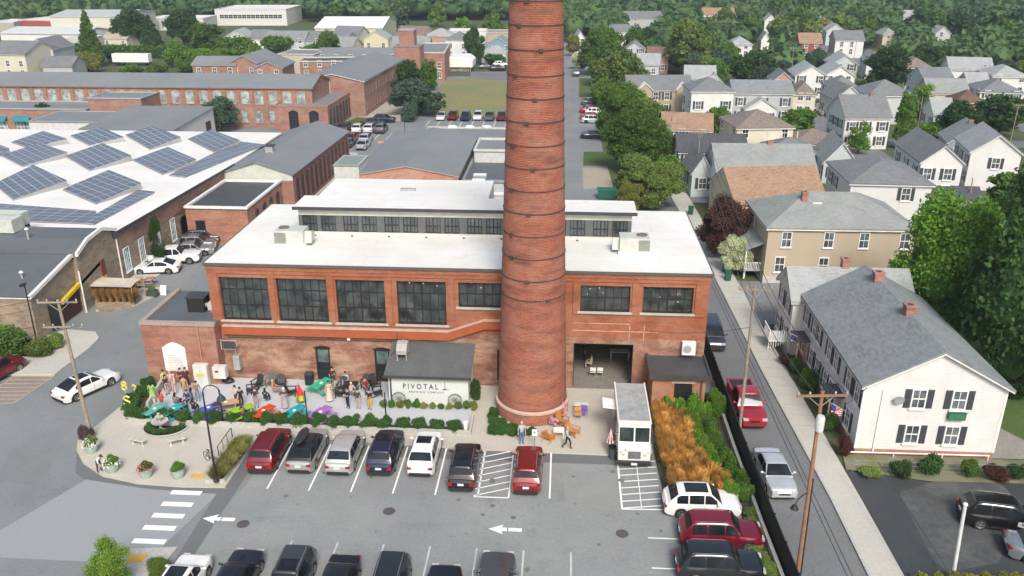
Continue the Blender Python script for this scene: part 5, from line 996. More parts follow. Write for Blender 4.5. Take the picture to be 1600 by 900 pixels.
NAMED = [
 (205, 118, 40, 16, 'bush', 'mid', 'low green bushes left of the white trailer behind the long mill', 'mid'), (245, 116, 44, 14, 'bush', 'olive', 'low olive bushes right behind the white trailer', 'mid'), (295, 112, 40, 18, 'bush', 'mid', 'dense green bushes at the foot of the bright green shrub', 'mid'), (180, 98, 40, 18, 'bush', 'dark', 'dark bush right of the tall pointed conifer', 'mid'), (352, 104, 44, 28, 'broad', 'bright', 'light green tree touching the middle brick mill gable', 'mid'),
 (1000, 218, 70, 64, 'broad', 'olive', 'pale leafy tree between the car row and the narrow cream wing', 'mid'), (1042, 300, 56, 56, 'broad', 'mid', 'green tree leaning over the pavement behind the mill roof', 'mid'), (975, 190, 60, 60, 'broad', 'bright', 'light green tree above the blue and red parked cars', 'mid'), (1010, 250, 70, 70, 'broad', 'bright', 'light green tree in the thick of the leafy strip', 'mid'), (950, 136, 64, 66, 'broad', 'mid', 'green tree over the far bend grass verge', 'mid'), (985, 300, 60, 60, 'broad', 'olive', 'olive green tree right behind the green dumpster', 'mid'), (640, 190, 34, 28, 'bush', 'blue', 'pale blue green bush at the field corner by the gravel', 'mid'),
 (1466, 530, 182, 222, 'broad', 'bright', 'big bright green maple in front of the dark trees at the right', 'near'),
 (1592, 610, 235, 350, 'broad', 'dark', 'huge dark green tree at the right edge behind the white rowhouse', 'near'),
 (1545, 480, 130, 170, 'broad', 'dark', 'tall dark green tree rising between the bright maple and the right edge', 'near'),
 (1650, 480, 160, 260, 'broad', 'dark', 'dark green tree cut by the right edge above the huge one', 'near'),
 (1132, 400, 88, 92, 'broad', 'red', 'spreading dark red leaved tree between the street and the beige house', 'near'),
 (1145, 428, 52, 62, 'broad', 'blossom', 'small white blossoming tree by the beige house porch', 'near'),
 (1386, 330, 22, 50, 'conifer', 'dark', 'small pointed dark conifer against the white hip roofed house', 'mid'),
 (1340, 240, 34, 48, 'sparse', 'bright', 'small bright tree in front of the shuttered white house', 'mid'),
 (1243, 212, 62, 42, 'broad', 'bright', 'bright green rounded tree right of the brown hip roof', 'mid'),
 (1408, 232, 42, 84, 'column', 'mid', 'tall columnar green tree right of the shuttered white house', 'mid'),
 (1438, 178, 34, 42, 'sparse', 'lime', 'pale lime young tree behind the slender light pole', 'mid'),
 (1382, 138, 78, 64, 'broad', 'dark', 'large rounded dark tree behind the pointed hip roofed house', 'mid'),
 (1520, 133, 68, 32, 'bush', 'gold', 'wide flat topped yellow green tree between pale roofs', 'mid'),
 (1495, 218, 62, 60, 'broad', 'dark', 'dark spreading tree above the blue grey cottage', 'mid'), (1560, 215, 90, 68, 'broad', 'dark', 'dark tree mass behind the leaning pole at the right edge', 'mid'),
 (1458, 214, 48, 22, 'bush', 'bright', 'low bright green bush below the slender light pole', 'mid'), (1455, 190, 70, 34, 'bush', 'hedge', 'dark green hedge shrub behind the low bright bush', 'mid'),
 (1078, 118, 78, 82, 'broad', 'olive', 'big rounded pale olive tree above the tan apartments', 'mid'), (1174, 134, 74, 54, 'broad', 'dark', 'broad dark tree right of the light roofed white house', 'mid'),
 (1136, 108, 46, 42, 'broad', 'mid', 'green tree between the olive tree and the broad dark one', 'mid'), (990, 268, 108, 96, 'broad', 'mid', 'largest leafy tree of the strip beside the smokestack lot', 'near'),
 (1016, 325, 98, 76, 'broad', 'olive', 'olive tree at the near end of the strip by the dumpster', 'near'), (985, 335, 46, 48, 'broad', 'gold', 'yellow green tree just behind the right end of the white roof', 'near'),
 (962, 222, 84, 88, 'broad', 'mid', 'leafy tree overhanging the row of red and blue cars', 'near'), (1030, 270, 50, 60, 'broad', 'olive', 'olive green tree beside the small pale clapboard house', 'mid'),
 (945, 175, 44, 52, 'broad', 'mid', 'medium green tree above the cars along the lot road', 'mid'), (966, 160, 84, 80, 'broad', 'olive', 'pale olive tree left of the tan apartments', 'mid'), (925, 118, 50, 72, 'broad', 'mid', 'green tree at the far bend of the lot road', 'mid'),
 (948, 100, 50, 58, 'broad', 'bright', 'brighter green tree right of the far bend', 'mid'), (895, 88, 24, 34, 'broad', 'gold', 'yellowish tree against the smokestack edge', 'mid'), (921, 48, 30, 30, 'broad', 'olive', 'pale tree in front of the wide white house', 'far'),
 (900, 108, 24, 24, 'bush', 'blossom', 'white flowering bush by the parked truck on the lot road', 'mid'), (1118, 215, 44, 48, 'broad', 'mid', 'green tree between the tan roofed house and the brown hip roof', 'mid'),
 (1005, 188, 14, 22, 'column', 'hedge', 'leftmost of three clipped evergreens before the tan apartments', 'mid'), (1022, 188, 13, 20, 'column', 'hedge', 'middle of three clipped evergreens before the tan apartments', 'mid'), (1040, 186, 13, 18, 'column', 'hedge', 'rightmost of three clipped evergreens before the tan apartments', 'mid'),
 (146, 104, 42, 78, 'conifer', 'mid', 'tall pointed conifer at upper left beside the long hedge', 'mid'), (208, 72, 56, 58, 'broad', 'dark', 'large dark rounded tree behind the long hedge, left one', 'mid'), (238, 75, 38, 46, 'conifer', 'dark', 'dark conifer close right of the left rounded tree', 'mid'),
 (288, 74, 54, 58, 'broad', 'dark', 'very dark rounded tree behind the hedge, right one', 'mid'), (326, 84, 62, 46, 'broad', 'mid', 'green spreading tree right of the very dark one', 'mid'), (142, 114, 44, 28, 'bush', 'gold', 'bright yellow green shrub at the foot of the tall conifer', 'mid'),
 (275, 104, 50, 34, 'bush', 'bright', 'bright green shrub near the end of the hedge', 'mid'), (318, 104, 66, 26, 'bush', 'bright', 'light green shrubs before the pale gabled roofs', 'mid'), (372, 92, 60, 32, 'bush', 'mid', 'green bushes right of the light green shrubs', 'mid'), (440, 84, 60, 26, 'bush', 'mid', 'dark bushes before the pale long house', 'mid'),
 (70, 206, 36, 44, 'broad', 'dark', 'compact dark tree standing before the teal awning storefront', 'mid'), (640, 160, 56, 62, 'broad', 'dark', 'dark tree at the corner of the gabled brick mill', 'mid'), (655, 180, 86, 54, 'broad', 'blue', 'drooping blue green tree at the field edge', 'mid'),
 (671, 142, 36, 46, 'column', 'mid', 'dense upright green tree behind the drooping one', 'mid'), (655, 108, 34, 32, 'broad', 'olive', 'thin olive tree at the foot of the brick tower', 'mid'), (742, 100, 34, 56, 'broad', 'dark', 'tall dark tree between white and blue houses', 'mid'), (692, 88, 22, 14, 'bush', 'mid', 'green bush before the white square house', 'far'),
 (770, 100, 40, 14, 'bush', 'hedge', 'dark hedge bushes below the blue house', 'far'), (615, 50, 44, 36, 'broad', 'blue', 'hazy green tree right of the brilliant white roof', 'far'), (1208, 50, 30, 28, 'broad', 'purple', 'dark purple tree high on the slope', 'far'), (1460, 322, 40, 14, 'bush', 'dark', 'dark bush in front of the dark roofed garages', 'mid'), (1575, 330, 90, 60, 'broad', 'mid', 'green tree right of the dark garages', 'mid'),
]
for a in NAMED: ptree(*a[:6], a[6], a[7])
# foundation shrubs, street side
for (px, py, w_, h, hue, lb) in [(1262, 608, 34, 30, 'mid', 'round green bush beside the pavement in front of the white rowhouse'), (1242, 582, 26, 24, 'hedge', 'dark green bush near the blue bin of the white rowhouse'), (1296, 672, 26, 24, 'mid', 'small green bush beneath the front flag of the white rowhouse'), (1318, 712, 24, 34, 'red', 'reddish green bush at the near corner of the white rowhouse'), (1225, 570, 22, 18, 'red', 'pinkish flowering bush by the stair of the white rowhouse'),
    (1405, 742, 40, 24, 'dark', 'dark bush in the strip above the black lot, leftmost'), (1455, 740, 44, 28, 'hedge', 'larger dark bush in the strip above the black lot'), (1510, 745, 36, 28, 'mid', 'bright rounded bush in the strip above the black lot'), (1550, 748, 44, 22, 'red', 'reddish shrub in the strip above the black lot'), (1590, 748, 40, 22, 'dark', 'rightmost dark shrub in the strip above the black lot'), (1355, 742, 40, 12, 'olive', 'low olive weeds at the pavement end of the strip'),
    (1575, 620, 60, 40, 'dark', 'dark shrub with pink flowers behind the white rowhouse')]: ptree(px, py, w_, h, 'bush', hue, lb, 'mid')
# cut flowers bottom right
for i in range(9):
    px = 1440 + i * 24; x, y = P(px, 918); tree(x, y, .6, .9, 'bush', 'gold', f'yellow flowering bush in the bottom right row, {ORD[i]} from the left', 'mid', 'yellow flowering bushes at the bottom edge', 'flowering_bush')
# bottom left corner
ptree(178, 930, 66, 92, 'sparse', 'lime', 'bright lime young tree at the bottom edge beside the crossing island', 'near')
ptree(250, 895, 44, 22, 'bush', 'olive', 'low clipped olive hedge on the traffic island', 'near')
for px, py, w_, h, hue, lb in ((20, 558, 80, 48, 'mid', 'large green shrub below the stone building window'), (-20, 540, 60, 40, 'mid', 'green shrub cut by the left edge'), (60, 556, 50, 26, 'olive', 'olive ground shrub around the black lamp base'), (90, 545, 34, 24, 'olive', 'low olive shrub beside the curved pavement')): ptree(px, py, w_, h, 'bush', hue, lb, 'mid')
# clipped bushes along the patio wall, each one a shrub
hx = [(-31.9 + 0.0 * i, 56.3 - i * 1.15, .8) for i in range(3)] + [(-31.7, 52.9, .85), (-30.9, 52.0, .75), (-30.2, 51.75, .7)] + [(-28.4 + i * 1.24, 51.68, random.uniform(.66, .8)) for i in range(18)]
for i, (x, y, r) in enumerate(hx):
    if -28.0 < x < -27.2: continue
    t = tree(x, y, r, random.uniform(.8, .98), 'bush', 'hedge', f'clipped dark green bush, {ORD[i]} from the annex end of the patio planter', 'mid', 'clipped bushes round the patio', 'clipped_bush')
    t.location.z = .16
# shrubs before the smokestack
for i, (x, y) in enumerate([(-4.6, 51.5), (-3.9, 51.5), (-3.2, 51.5), (-2.5, 51.5), (-1.9, 51.6), (-4.6, 52.2), (-3.9, 52.2), (-3.3, 52.1), (-4.6, 52.9), (-4.1, 52.8), (-4.7, 53.6), (-4.7, 54.2)]):
    t = tree(x, y, .5, .55, 'bush', 'hedge', f'low dark bush in the bed at the smokestack foot, {ORD[i]} counted from the left', 'mid', 'low bushes at the smokestack foot'); t.location.z = .1
# plants along the shed
for i in range(12):
    t = tree(-13.1 + i * .62, 54.75, .36, random.uniform(.4, .75), 'bush', ('olive', 'mid', 'gold')[i % 3], (('olive', 'green', 'yellowish')[i % 3]) + f' tufted plant along the lettered shed, {ORD[i]} from the left', 'mid', 'plants along the shed wall', 'garden_plant'); t.location.z = .12
t = tree(-6.3, 56.2, .55, 1.9, 'column', 'dark', 'dark leafy plant at the right end of the lettered shed', 'mid', None, 'garden_plant'); t.location.z = .1
# grass and orange plumes bed beside the food truck
def tuft(n, h, sp, seed, wd=.02):
    rg = np.random.default_rng(seed); a = rg.uniform(0, 6.28, n); r_ = rg.uniform(0, .28, n) ** 1; base = np.stack([r_ * np.cos(a), r_ * np.sin(a), np.zeros(n)], 1)
    hh = h * rg.uniform(.6, 1.05, n); ln = rg.uniform(.1, sp, n); tip = base + np.stack([np.cos(a) * ln, np.sin(a) * ln, hh], 1); side = np.stack([-np.sin(a + 1), np.cos(a + 1), 0 * a], 1) * wd
    mid = (base + tip) / 2 + np.stack([np.cos(a) * ln * -.15, np.sin(a) * ln * -.15, hh * .12], 1)
    q = np.concatenate([np.stack([base - side, base + side, mid + side * 1.3, mid - side * 1.3], 1), np.stack([mid - side * 1.3, mid + side * 1.3, tip + side * 1.2, tip - side * .6], 1)]).reshape(-1, 3)
    return npmesh('blades', q, None, LEAF['mid'])
PLUME = leafmat((.38, .20, .045), (.56, .33, .10), .3); BLADE = leafmat((.14, .17, .035), (.26, .24, .07), .3)
b = MB().prism([(6.45, 55.2), (11.2, 55.2), (11.4, 49.8), (11.3, 43.4), (10.9, 38), (13.0, 37.5), (12.95, 48), (12.7, 58), (10.9, 58), (10.9, 55.3), (6.6, 55.4)], 0, .14)
struct('planting_bed', MB().prism([(6.95, 55.4), (6.6, 49.8), (6.75, 45.5), (7.0, 43.6), (11.3, 43.4), (10.9, 38.0), (10.8, 30), (12.6, 30), (12.6, 55), (12.4, 58.5), (11.0, 58.5), (10.9, 55.4)], -.05, .13), plain((.05, .04, .03), .95))
pm = [tuft(520, 1.2, .45, s, .011) for s in range(3)]; gm = [tuft(360, .78, .6, 9 + s, .012) for s in range(3)]
for i in range(46):
    y = 45.0 + (i % 16) * .66 + random.uniform(-.15, .15); col_ = i // 16; x = 7.35 + col_ * .72 + max(0, 49.0 - y) * .30 * (col_ * .55 + .25) + random.uniform(-.12, .12)
    t = thing('plume_grass', 'tall orange plumed ornamental grass in the bed right of the food truck', 'grass', (x, y, .12), random.uniform(0, 6), 'orange ornamental grasses')
    s = random.uniform(.85, 1.2); obj('plume', pm[i % 3], t, (0, 0, 0), 0, PLUME, 0, s); obj('blade', gm[i % 3], t, (0, 0, 0), 0, BLADE, 0, s)
for i in range(34):
    y = 44.6 + (i % 17) * .68; c_ = i // 17; x = 9.75 + c_ * 1.0 + max(0, 49.5 - y) * .22 + random.uniform(-.2, .2); x = min(x, 12.2)
    if y > 54.9 and x < 11: continue
    tree(x, y, .62, random.uniform(1.0, 1.6), 'bush', 'bright' if c_ == 0 else 'mid', (f'bright green bush behind the orange grasses, {ORD[i % 17]} from the camera end' if c_ == 0 else f'green bush inside the black fence, {ORD[i % 17]} from the camera end'), 'mid', ('bright bushes behind the orange grasses' if c_ == 0 else 'green bushes inside the black fence'))
for i, (x, y, h) in enumerate(((8.0, 54.8, 1.6), (8.8, 54.3, 1.9), (9.6, 54.2, 2.3), (10.3, 54.0, 1.9), (9.2, 53.2, 1.6), (11.6, 56.5, 1.5), (11.8, 55.0, 1.8))):
    tree(x, y, .7, h, 'bush', 'bright', f'{ORD[i]} of the tall bright green bushes in front of the brick lean-to', 'mid', 'tall bushes before the lean-to')
for i in range(10):
    y = 43.2 - i * 1.0; tree(11.6 + random.uniform(-.2, .3), y, .6, .6, 'bush', 'olive', f'low olive shrub between parked cars and black fence, {ORD[i]} from the mill end', 'mid', 'low shrubs beside the fence')
# tall grasses in the narrow planter by the lot
struct('narrow_planter', MB().prism([P(388, 690), P(352, 757), P(322, 757), P(325, 748), P(368, 690)], 0, .38), CONC)
struct('narrow_planter_soil', MB().prism([P(384, 692), P(350, 752), P(328, 752), P(370, 692)], .2, .40), plain((.06, .045, .03), .95))
for i in range(22):
    px = 376 - (i // 2) * 4.0 + (i % 2) * 9; py = 694 + (i // 2) * 5.2; x, y = P(px, py, .4)
    t = thing('tall_grass', 'green grass tuft in the narrow planter beside the dark red car', 'grass', (x, y, .38), random.uniform(0, 6), 'grass tufts in the narrow planter')
    obj('blade', gm[i % 3], t, (0, 0, 0), 0, leafmat((.12, .17, .035), (.24, .23, .07), .3), 0, random.uniform(.7, 1.0))
for i in range(16):
    px = 158 + i * 3.4; py = 478 - (i % 3) * 5; x, y = P(px, py); t = thing('tall_grass', 'rust coloured ornamental grass in the raised bed by the yellow entrance', 'grass', (x, y, .4), i, 'rust grasses by the yellow entrance'); obj('plume', pm[i % 3], t, (0, 0, 0), 0, leafmat((.24, .13, .05), (.32, .2, .08)), 0, 1.15)
struct('raised_bed', MB().prism([P(150, 485), P(165, 490), P(210, 478), P(222, 470), P(208, 462), P(150, 465)], 0, .5), STONE)
hd = thing('hedge', 'long dark green clipped hedge across the upper left, before the round dark trees', 'hedge', (0, 0, 0)); rg = np.random.default_rng(5); a0 = np.array([*P(98, 86), 0]); a1 = np.array([*P(262, 90), 0]); n = 9000
tt_ = rg.uniform(0, 1, (n, 1)); pts = a0 + (a1 - a0) * tt_ + np.stack([rg.uniform(-1.5, 1.5, n), rg.uniform(-2.5, 2.5, n), rg.uniform(0, 3.2, n) + .4 * np.sin(tt_[:, 0] * 60)], 1)
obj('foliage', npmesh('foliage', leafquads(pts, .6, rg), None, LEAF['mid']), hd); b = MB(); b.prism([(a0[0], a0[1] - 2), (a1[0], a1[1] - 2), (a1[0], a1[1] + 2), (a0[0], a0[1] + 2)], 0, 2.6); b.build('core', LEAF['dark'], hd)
for i in range(7):
    x, y = P(262 + i * 12, 392 - i * 5.6); x, y = -42.7 + i * .12, 83.5 + i * 1.7; tree(x, y, .7, .9, 'bush', 'hedge', f'low clipped bush between alley pavement and parked cars, {ORD[i]} from the front', 'mid', 'low hedge bushes along the alley')
ptree(250, 418, 20, 76, 'sparse', 'dark', 'thin dark green young tree before the white pickup in the alley', 'mid')
# scattered background trees
FOOT = [(o.location.x, o.location.y, o) for o in C.objects if o.get('category') in ('house', 'building', 'warehouse', 'industrial unit', 'apartment house', 'office block', 'garage', 'tower', 'canopy')]
FP = []
for x, y, o in FOOT:
    bb = []
    for c in o.children:
        if c.name.startswith('wall') and c.type == 'MESH': bb = [o.matrix_basis @ Vector(p) for p in c.bound_box]
    if bb: xs_ = [p.x for p in bb]; ys_ = [p.y for p in bb]; FP.append((min(xs_), max(xs_), min(ys_), max(ys_), max(p.z for p in bb)))
HP = [(pix((a + b_) / 2, c, h * .5), (b_ - a)) for a, b_, c, d, h in FP]
def freespot(x, y, r):
    if any(a - r < x < b_ + r and c - r < y < d + r for a, b_, c, d, h in FP): return False
    if -14 < x < 12 and y < 300: return False
    for qx in (48, 86):
        if qx - r * .5 < x < qx + 6 + r * .5 and 60 < y < 330: return False
    return True
def hides(x, y, r, h):   # would the tree stand in front of a house seen in the photograph?
    c0 = pix(x, y, h); c1 = pix(x, y, 0); wpx = r * ppm(c1[1])
    for (hx_, hy), w_ in HP:
        if abs(hx_ - c0[0]) < wpx + w_ * ppm(c1[1]) * .35 and c0[1] - 2 < hy < c1[1] - 3: return True
    return False
AUTO = []; rr = random.Random(11); tries = 0; placed = [(*P(a[0], a[1]), a[2] / ppm(a[1]) / 2) for a in NAMED]
def add_auto(x, y, r, h, k, lim):
    px, py = pix(x, y, 0)
    if not (-80 < px < 1700 and -5 < py < 215) or not freespot(x, y, r * .35): return
    if any((x - a) ** 2 + (y - b_) ** 2 < (r + c) ** 2 * k for a, b_, c in placed): return
    if hides(x, y, r, h) and rr.random() < lim: return
    placed.append((x, y, r)); AUTO.append((px, py, x, y, r, h))
for a, b_, c, d, hh in FP:          # trees standing behind the houses
    for k in range(2):
        r = rr.uniform(2.6, 4.6); add_auto(rr.uniform(a - 2, b_ + 2), d + r * rr.uniform(.9, 1.8), r, r * rr.uniform(2.0, 2.7), .3, .8)
while len(AUTO) < 232 and tries < 60000:
    tries += 1
    if rr.random() < .88: px, py = rr.uniform(885, 1680), 4 + 170 * rr.random() ** 1.7
    else: px, py = rr.uniform(-60, 800), 2 + 40 * rr.random() ** 1.2
    x, y = P(px, py); r = rr.uniform(3.2, 6.0); h = r * rr.uniform(1.9, 2.5)
    if py > 100: r *= .6; h *= .6
    add_auto(x, y, r, h, .35, 1.0 if py > 75 else .45)
USED = set()
def compass(dx, dy):
    return 'right of' if abs(dx) > abs(dy) * 1.5 and dx > 0 else 'left of' if abs(dx) > abs(dy) * 1.5 else 'above' if dy < 0 else 'below'
LM += [(o['label'], *pix(o.location.x, o.location.y, 3)) for o in list(C.objects) if o.get('category') in ('house',) and len(o.get('label', '').split()) <= 9]
for px, py, x, y, r, h in AUTO:
    hue = rr.choices(['mid', 'dark', 'olive', 'blue', 'bright', 'gold'], [5, 3, 2, 3, 1.2, .3])[0]; kind = 'broad' if rr.random() < .9 else 'conifer'
    if kind == 'conifer': r *= .6
    cp = pix(x, y, h / 2); best = sorted(LM, key=lambda q: (q[1] - cp[0]) ** 2 + (q[2] - cp[1]) ** 2); lb = None
    for q in best:
        sz = 'small' if r < 3 else 'big' if r > 4.6 else 'medium'
        s = f"{sz} {DESC[hue]} {KN[kind]} {compass(cp[0] - q[1], cp[1] - q[2])} the {q[0]}"
        if s not in USED and len(s.split()) <= 16: lb = s; break
    USED.add(lb); tree(x, y, r, h, kind, hue, lb, 'mid' if py > 90 else 'far')
# far woods: one mass nobody could count
rg = np.random.default_rng(3); iv, it = ico(); allq = []; allt = []; allv = []; cnt = 0; off = 0
FV = []; n = 5200; k = 0
rw = random.Random(21)
for _ in range(9000):      # the same woods running in between the farther houses
    px, py = rw.uniform(-100, 1750), rw.uniform(8, 120) if rw.random() < .6 else rw.uniform(8, 60)
    if px < 885 and py > 30: continue
    x, y = P(px, py); r = rw.uniform(3.0, 5.5); h = r * rw.uniform(1.8, 2.4)
    if not freespot(x, y, r * .7) or hides(x, y, r, h * .95) and rw.random() < (1.0 if py > 45 else .75): continue
    if any((x - a) ** 2 + (y - b_) ** 2 < ((r + c) * .62) ** 2 for a, b_, c in placed): continue
    placed.append((x, y, r)); FV.append((x, y, r, h))
print('woods infill', len(FV), 'auto', len(AUTO))
while k < n:
    d = 425 + 620 * rg.random() ** 1.3; a = rg.uniform(-.72, .66); x, y = d * math.sin(a), d * math.cos(a)
    r = rg.uniform(3.2, 6.5)
    if any(a_ - r < x < b_ + r and c_ - 28 < y < d_ + r for a_, b_, c_, d_, h_ in FP): k += 1; continue
    FV.append((x, y, r, rg.uniform(8, 15))); k += 1
for (x, y, r, h) in FV:
    z = terr(x, y); nl = 46; d = rg.normal(size=(nl, 3)); d /= np.linalg.norm(d, axis=1)[:, None]; d[:, 2] = abs(d[:, 2]) * 1.1 - .1
    c = d * rg.uniform(.8, 1.12, (nl, 1)) * [r, r, h * .42] + [x, y, z + h * .55]; allq.append(leafquads(c, r * .42, rg))
    jj = rg.uniform(.7, .95, (len(iv), 1)); allv.append(iv * jj * [r, r, h * .42] + [x, y, z + h * .55]); allt.append(it + off); off += len(iv)
WOOD = leafmat((.030, .078, .032), (.085, .150, .050))
def woodmat():
    m = WOOD.copy(); t = m.node_tree; 
    for nn in t.nodes:
        if nn.bl_idname == 'ShaderNodeTexNoise': nn.inputs['Scale'].default_value = .055; nn.inputs['Detail'].default_value = 4
    return m
tag(obj('far_woods', npmesh('far_woods', np.concatenate(allq), (np.concatenate(allv), np.concatenate(allt)), woodmat())), 'dense far green woods filling the whole top edge of the view', 'woods', None, 'stuff')
# ================================================================ vehicles
TYRE = plain((.018, .018, .018), .85); RIM = plain((.42, .43, .44), .3, .7); CGL = glass((.010, .013, .016), .05, .6).copy(); CGL.node_tree.nodes['Principled BSDF'].inputs['Specular IOR Level'].default_value = .22; TL = plain((.32, .012, .012), .25); HL = plain((.6, .62, .62), .15, .3); TRIMB = plain((.022, .022, .024), .6); PLATE = plain((.62, .64, .66), .5); CHR = plain((.5, .5, .5), .2, .9)
# kind: length, half width, belt height, roof height, ground clearance, wheel r, axle fronts/back, cabin (base front, top front, top back, base back), hood z front, tail z
CK = dict(
 suv=dict(L=4.70, W=.93, belt=1.05, top=1.70, gc=.26, wr=.36, ax=(1.45, -1.38), cab=(1.12, .50, -1.72, -2.20), hood=.98, nose=.80, tail=1.02, rails=1),
 cross=dict(L=4.60, W=.92, belt=1.02, top=1.62, gc=.24, wr=.35, ax=(1.42, -1.33), cab=(1.15, .42, -1.45, -2.10), hood=.95, nose=.76, tail=1.0, rails=0),
 sedan=dict(L=4.85, W=.91, belt=.93, top=1.44, gc=.20, wr=.33, ax=(1.48, -1.38), cab=(1.02, .28, -.95, -1.75), hood=.88, nose=.68, tail=.98, rails=0),
 fast=dict(L=4.80, W=.93, belt=.92, top=1.42, gc=.19, wr=.35, ax=(1.48, -1.42), cab=(1.02, .20, -.85, -2.05), hood=.86, nose=.66, tail=.95, rails=0),
 van=dict(L=5.10, W=.98, belt=1.08, top=1.76, gc=.22, wr=.34, ax=(1.60, -1.50), cab=(1.55, .75, -2.05, -2.45), hood=1.02, nose=.80, tail=1.05, rails=1),
 pickup=dict(L=5.75, W=.99, belt=1.15, top=1.84, gc=.34, wr=.40, ax=(1.85, -1.72), cab=(1.15, .55, -.75, -.98), hood=1.12, nose=1.0, tail=1.14, rails=0))
def lerp(a, b, t): return a + (b - a) * t
def prof(k, x):
    """top of lower body at x"""
    L = k['L'] / 2; cf, _, _, cb = k['cab']
    if x > cf: t = (x - cf) / (L - cf); return lerp(k['belt'] - .03, k['hood'] - .04, t) if t < .75 else lerp(lerp(k['belt'] - .03, k['hood'] - .04, .75), k['nose'], ((t - .75) / .25) ** 1.6)
    if x < cb: t = (cb - x) / max(.01, L + cb); return lerp(k['belt'], k['tail'], min(1, t * 1.3)) - (.12 * max(0, t - .7) / .3)
    return k['belt']
def hwid(k, x):
    L = k['L'] / 2; e = abs(x) / L; return k['W'] * (1 - .16 * max(0, (e - .72) / .28) ** 2.2)
def carbody(k):
    b = MB(); L = k['L'] / 2; g = []; n = 58; wr = k['wr'] + .055
    xs_ = [L * math.sin(math.pi / 2 * t) if abs(t) > .97 else L * t for t in np.linspace(-1, 1, n)]
    for x in xs_:
        w_ = hwid(k, x); zt = prof(k, x); zb = k['gc']; e = max(0, (abs(x) / L - .9) / .1); zb += .12 * e; zt -= .05 * e ** 2
        za = zb
        for a in k['ax']:
            d = abs(x - a)
            if d < wr: za = max(za, k['wr'] + math.sqrt(wr * wr - d * d))
        arch = za > zb + .01; fl = .02 if any(abs(x - a) < wr + .1 for a in k['ax']) else 0
        sh = w_ + fl; zm = max(za + .03, .62 * zt); pr = [(w_ * .7, za), (sh * .985, za), (sh, max(za + .02, zb + .14)), (sh + .0, max(za + .03, lerp(zb, zt, .55))), (sh * .975, max(za + .04, zt - .14)), (w_ * .93, zt - .035), (w_ * .80, zt), (w_ * .4, zt + .018), (0, zt + .024)]
        ring = [(x, y, z) for y, z in pr] + [(x, -y, z) for y, z in pr[-2::-1]]; g.append(ring)
    b.grid(g); m = len(g[0]); b.add(g[0], [tuple(range(m))]); b.add(g[-1], [tuple(range(m))[::-1]])
    return b
def cabz(k, x):
    cf, tf, tb, cb = k['cab']; bz, tp = k['belt'], k['top']
    if x >= tf: t = (cf - x) / (cf - tf); return lerp(bz - .04, tp, max(0, min(1, t)) ** .88)
    if x <= tb: t = (x - cb) / (tb - cb); return lerp(bz - .02, tp - .03, max(0, min(1, t)) ** .8)
    u = (x - tb) / (tf - tb); return tp + .035 * math.sin(math.pi * (u * .8 + .15)) - .03 * (1 - u)
def cabw(k, x, v):   # half width at fraction v of cabin height
    return lerp(hwid(k, max(-k['L'] / 2 * .86, x)) * .935, k['W'] * .735, v ** 1.1 * (cabz(k, x) - k['belt']) / (k['top'] - k['belt']) if cabz(k, x) > k['belt'] else 0)
def carcabin(k):
    b = MB(); cf, tf, tb, cb = k['cab']; xs_ = list(np.linspace(cf + .02, tf, 7)) + list(np.linspace(tf, tb, 8))[1:-1] + list(np.linspace(tb, cb - .02, 6)); g = []
    for x in xs_:
        zt = cabz(k, x); bz = k['belt'] - .05; zt = max(zt, bz + .01); h = zt - bz; w0 = cabw(k, x, 0); w1 = cabw(k, x, 1)
        pr = [(w0, bz), (lerp(w0, w1, .5), bz + h * .5), (lerp(w0, w1, .88), bz + h * .88), (w1 * .93, zt - .012 * min(1, h * 3)), (w1 * .5, zt + .008), (0, zt + .012)]
        g.append([(x, y, z) for y, z in pr] + [(x, -y, z) for y, z in pr[-2::-1]])
    b.grid(g); return b
def toppatch(k, x0, x1, fy0=.86, fy1=.86, dz=.014, n=5):
    g = []
    for i in range(n + 1):
        x = lerp(x0, x1, i / n); w_ = cabw(k, x, 1) * lerp(fy0, fy1, i / n); z = max(cabz(k, x), k['belt'] - .05); g.append([(x, w_ * s, z + .012 - .012 * abs(s) ** 2 * 1.2 + dz) for s in (-1, -.6, -.2, .2, .6, 1)])
    return MB().grid(g)
def sidepatch(k, s, x0, x1, v0=.12, v1=.84):
    g = []
    for i in range(7):
        x = lerp(x0, x1, i / 6); zt = cabz(k, x); bz = k['belt'] - .05; h = zt - bz; row = []
        for j in range(4):
            z = max(bz + .05, bz + .07 + (h - .15) * (j / 3)) if h > .22 else bz + .07; v = (z - bz) / max(h, .05); w0 = cabw(k, x, 0); w1 = cabw(k, x, 1); row.append((x, s * (lerp(w0, w1, min(1, v)) + .012), z))
        g.append(row)
    return MB().grid(g)
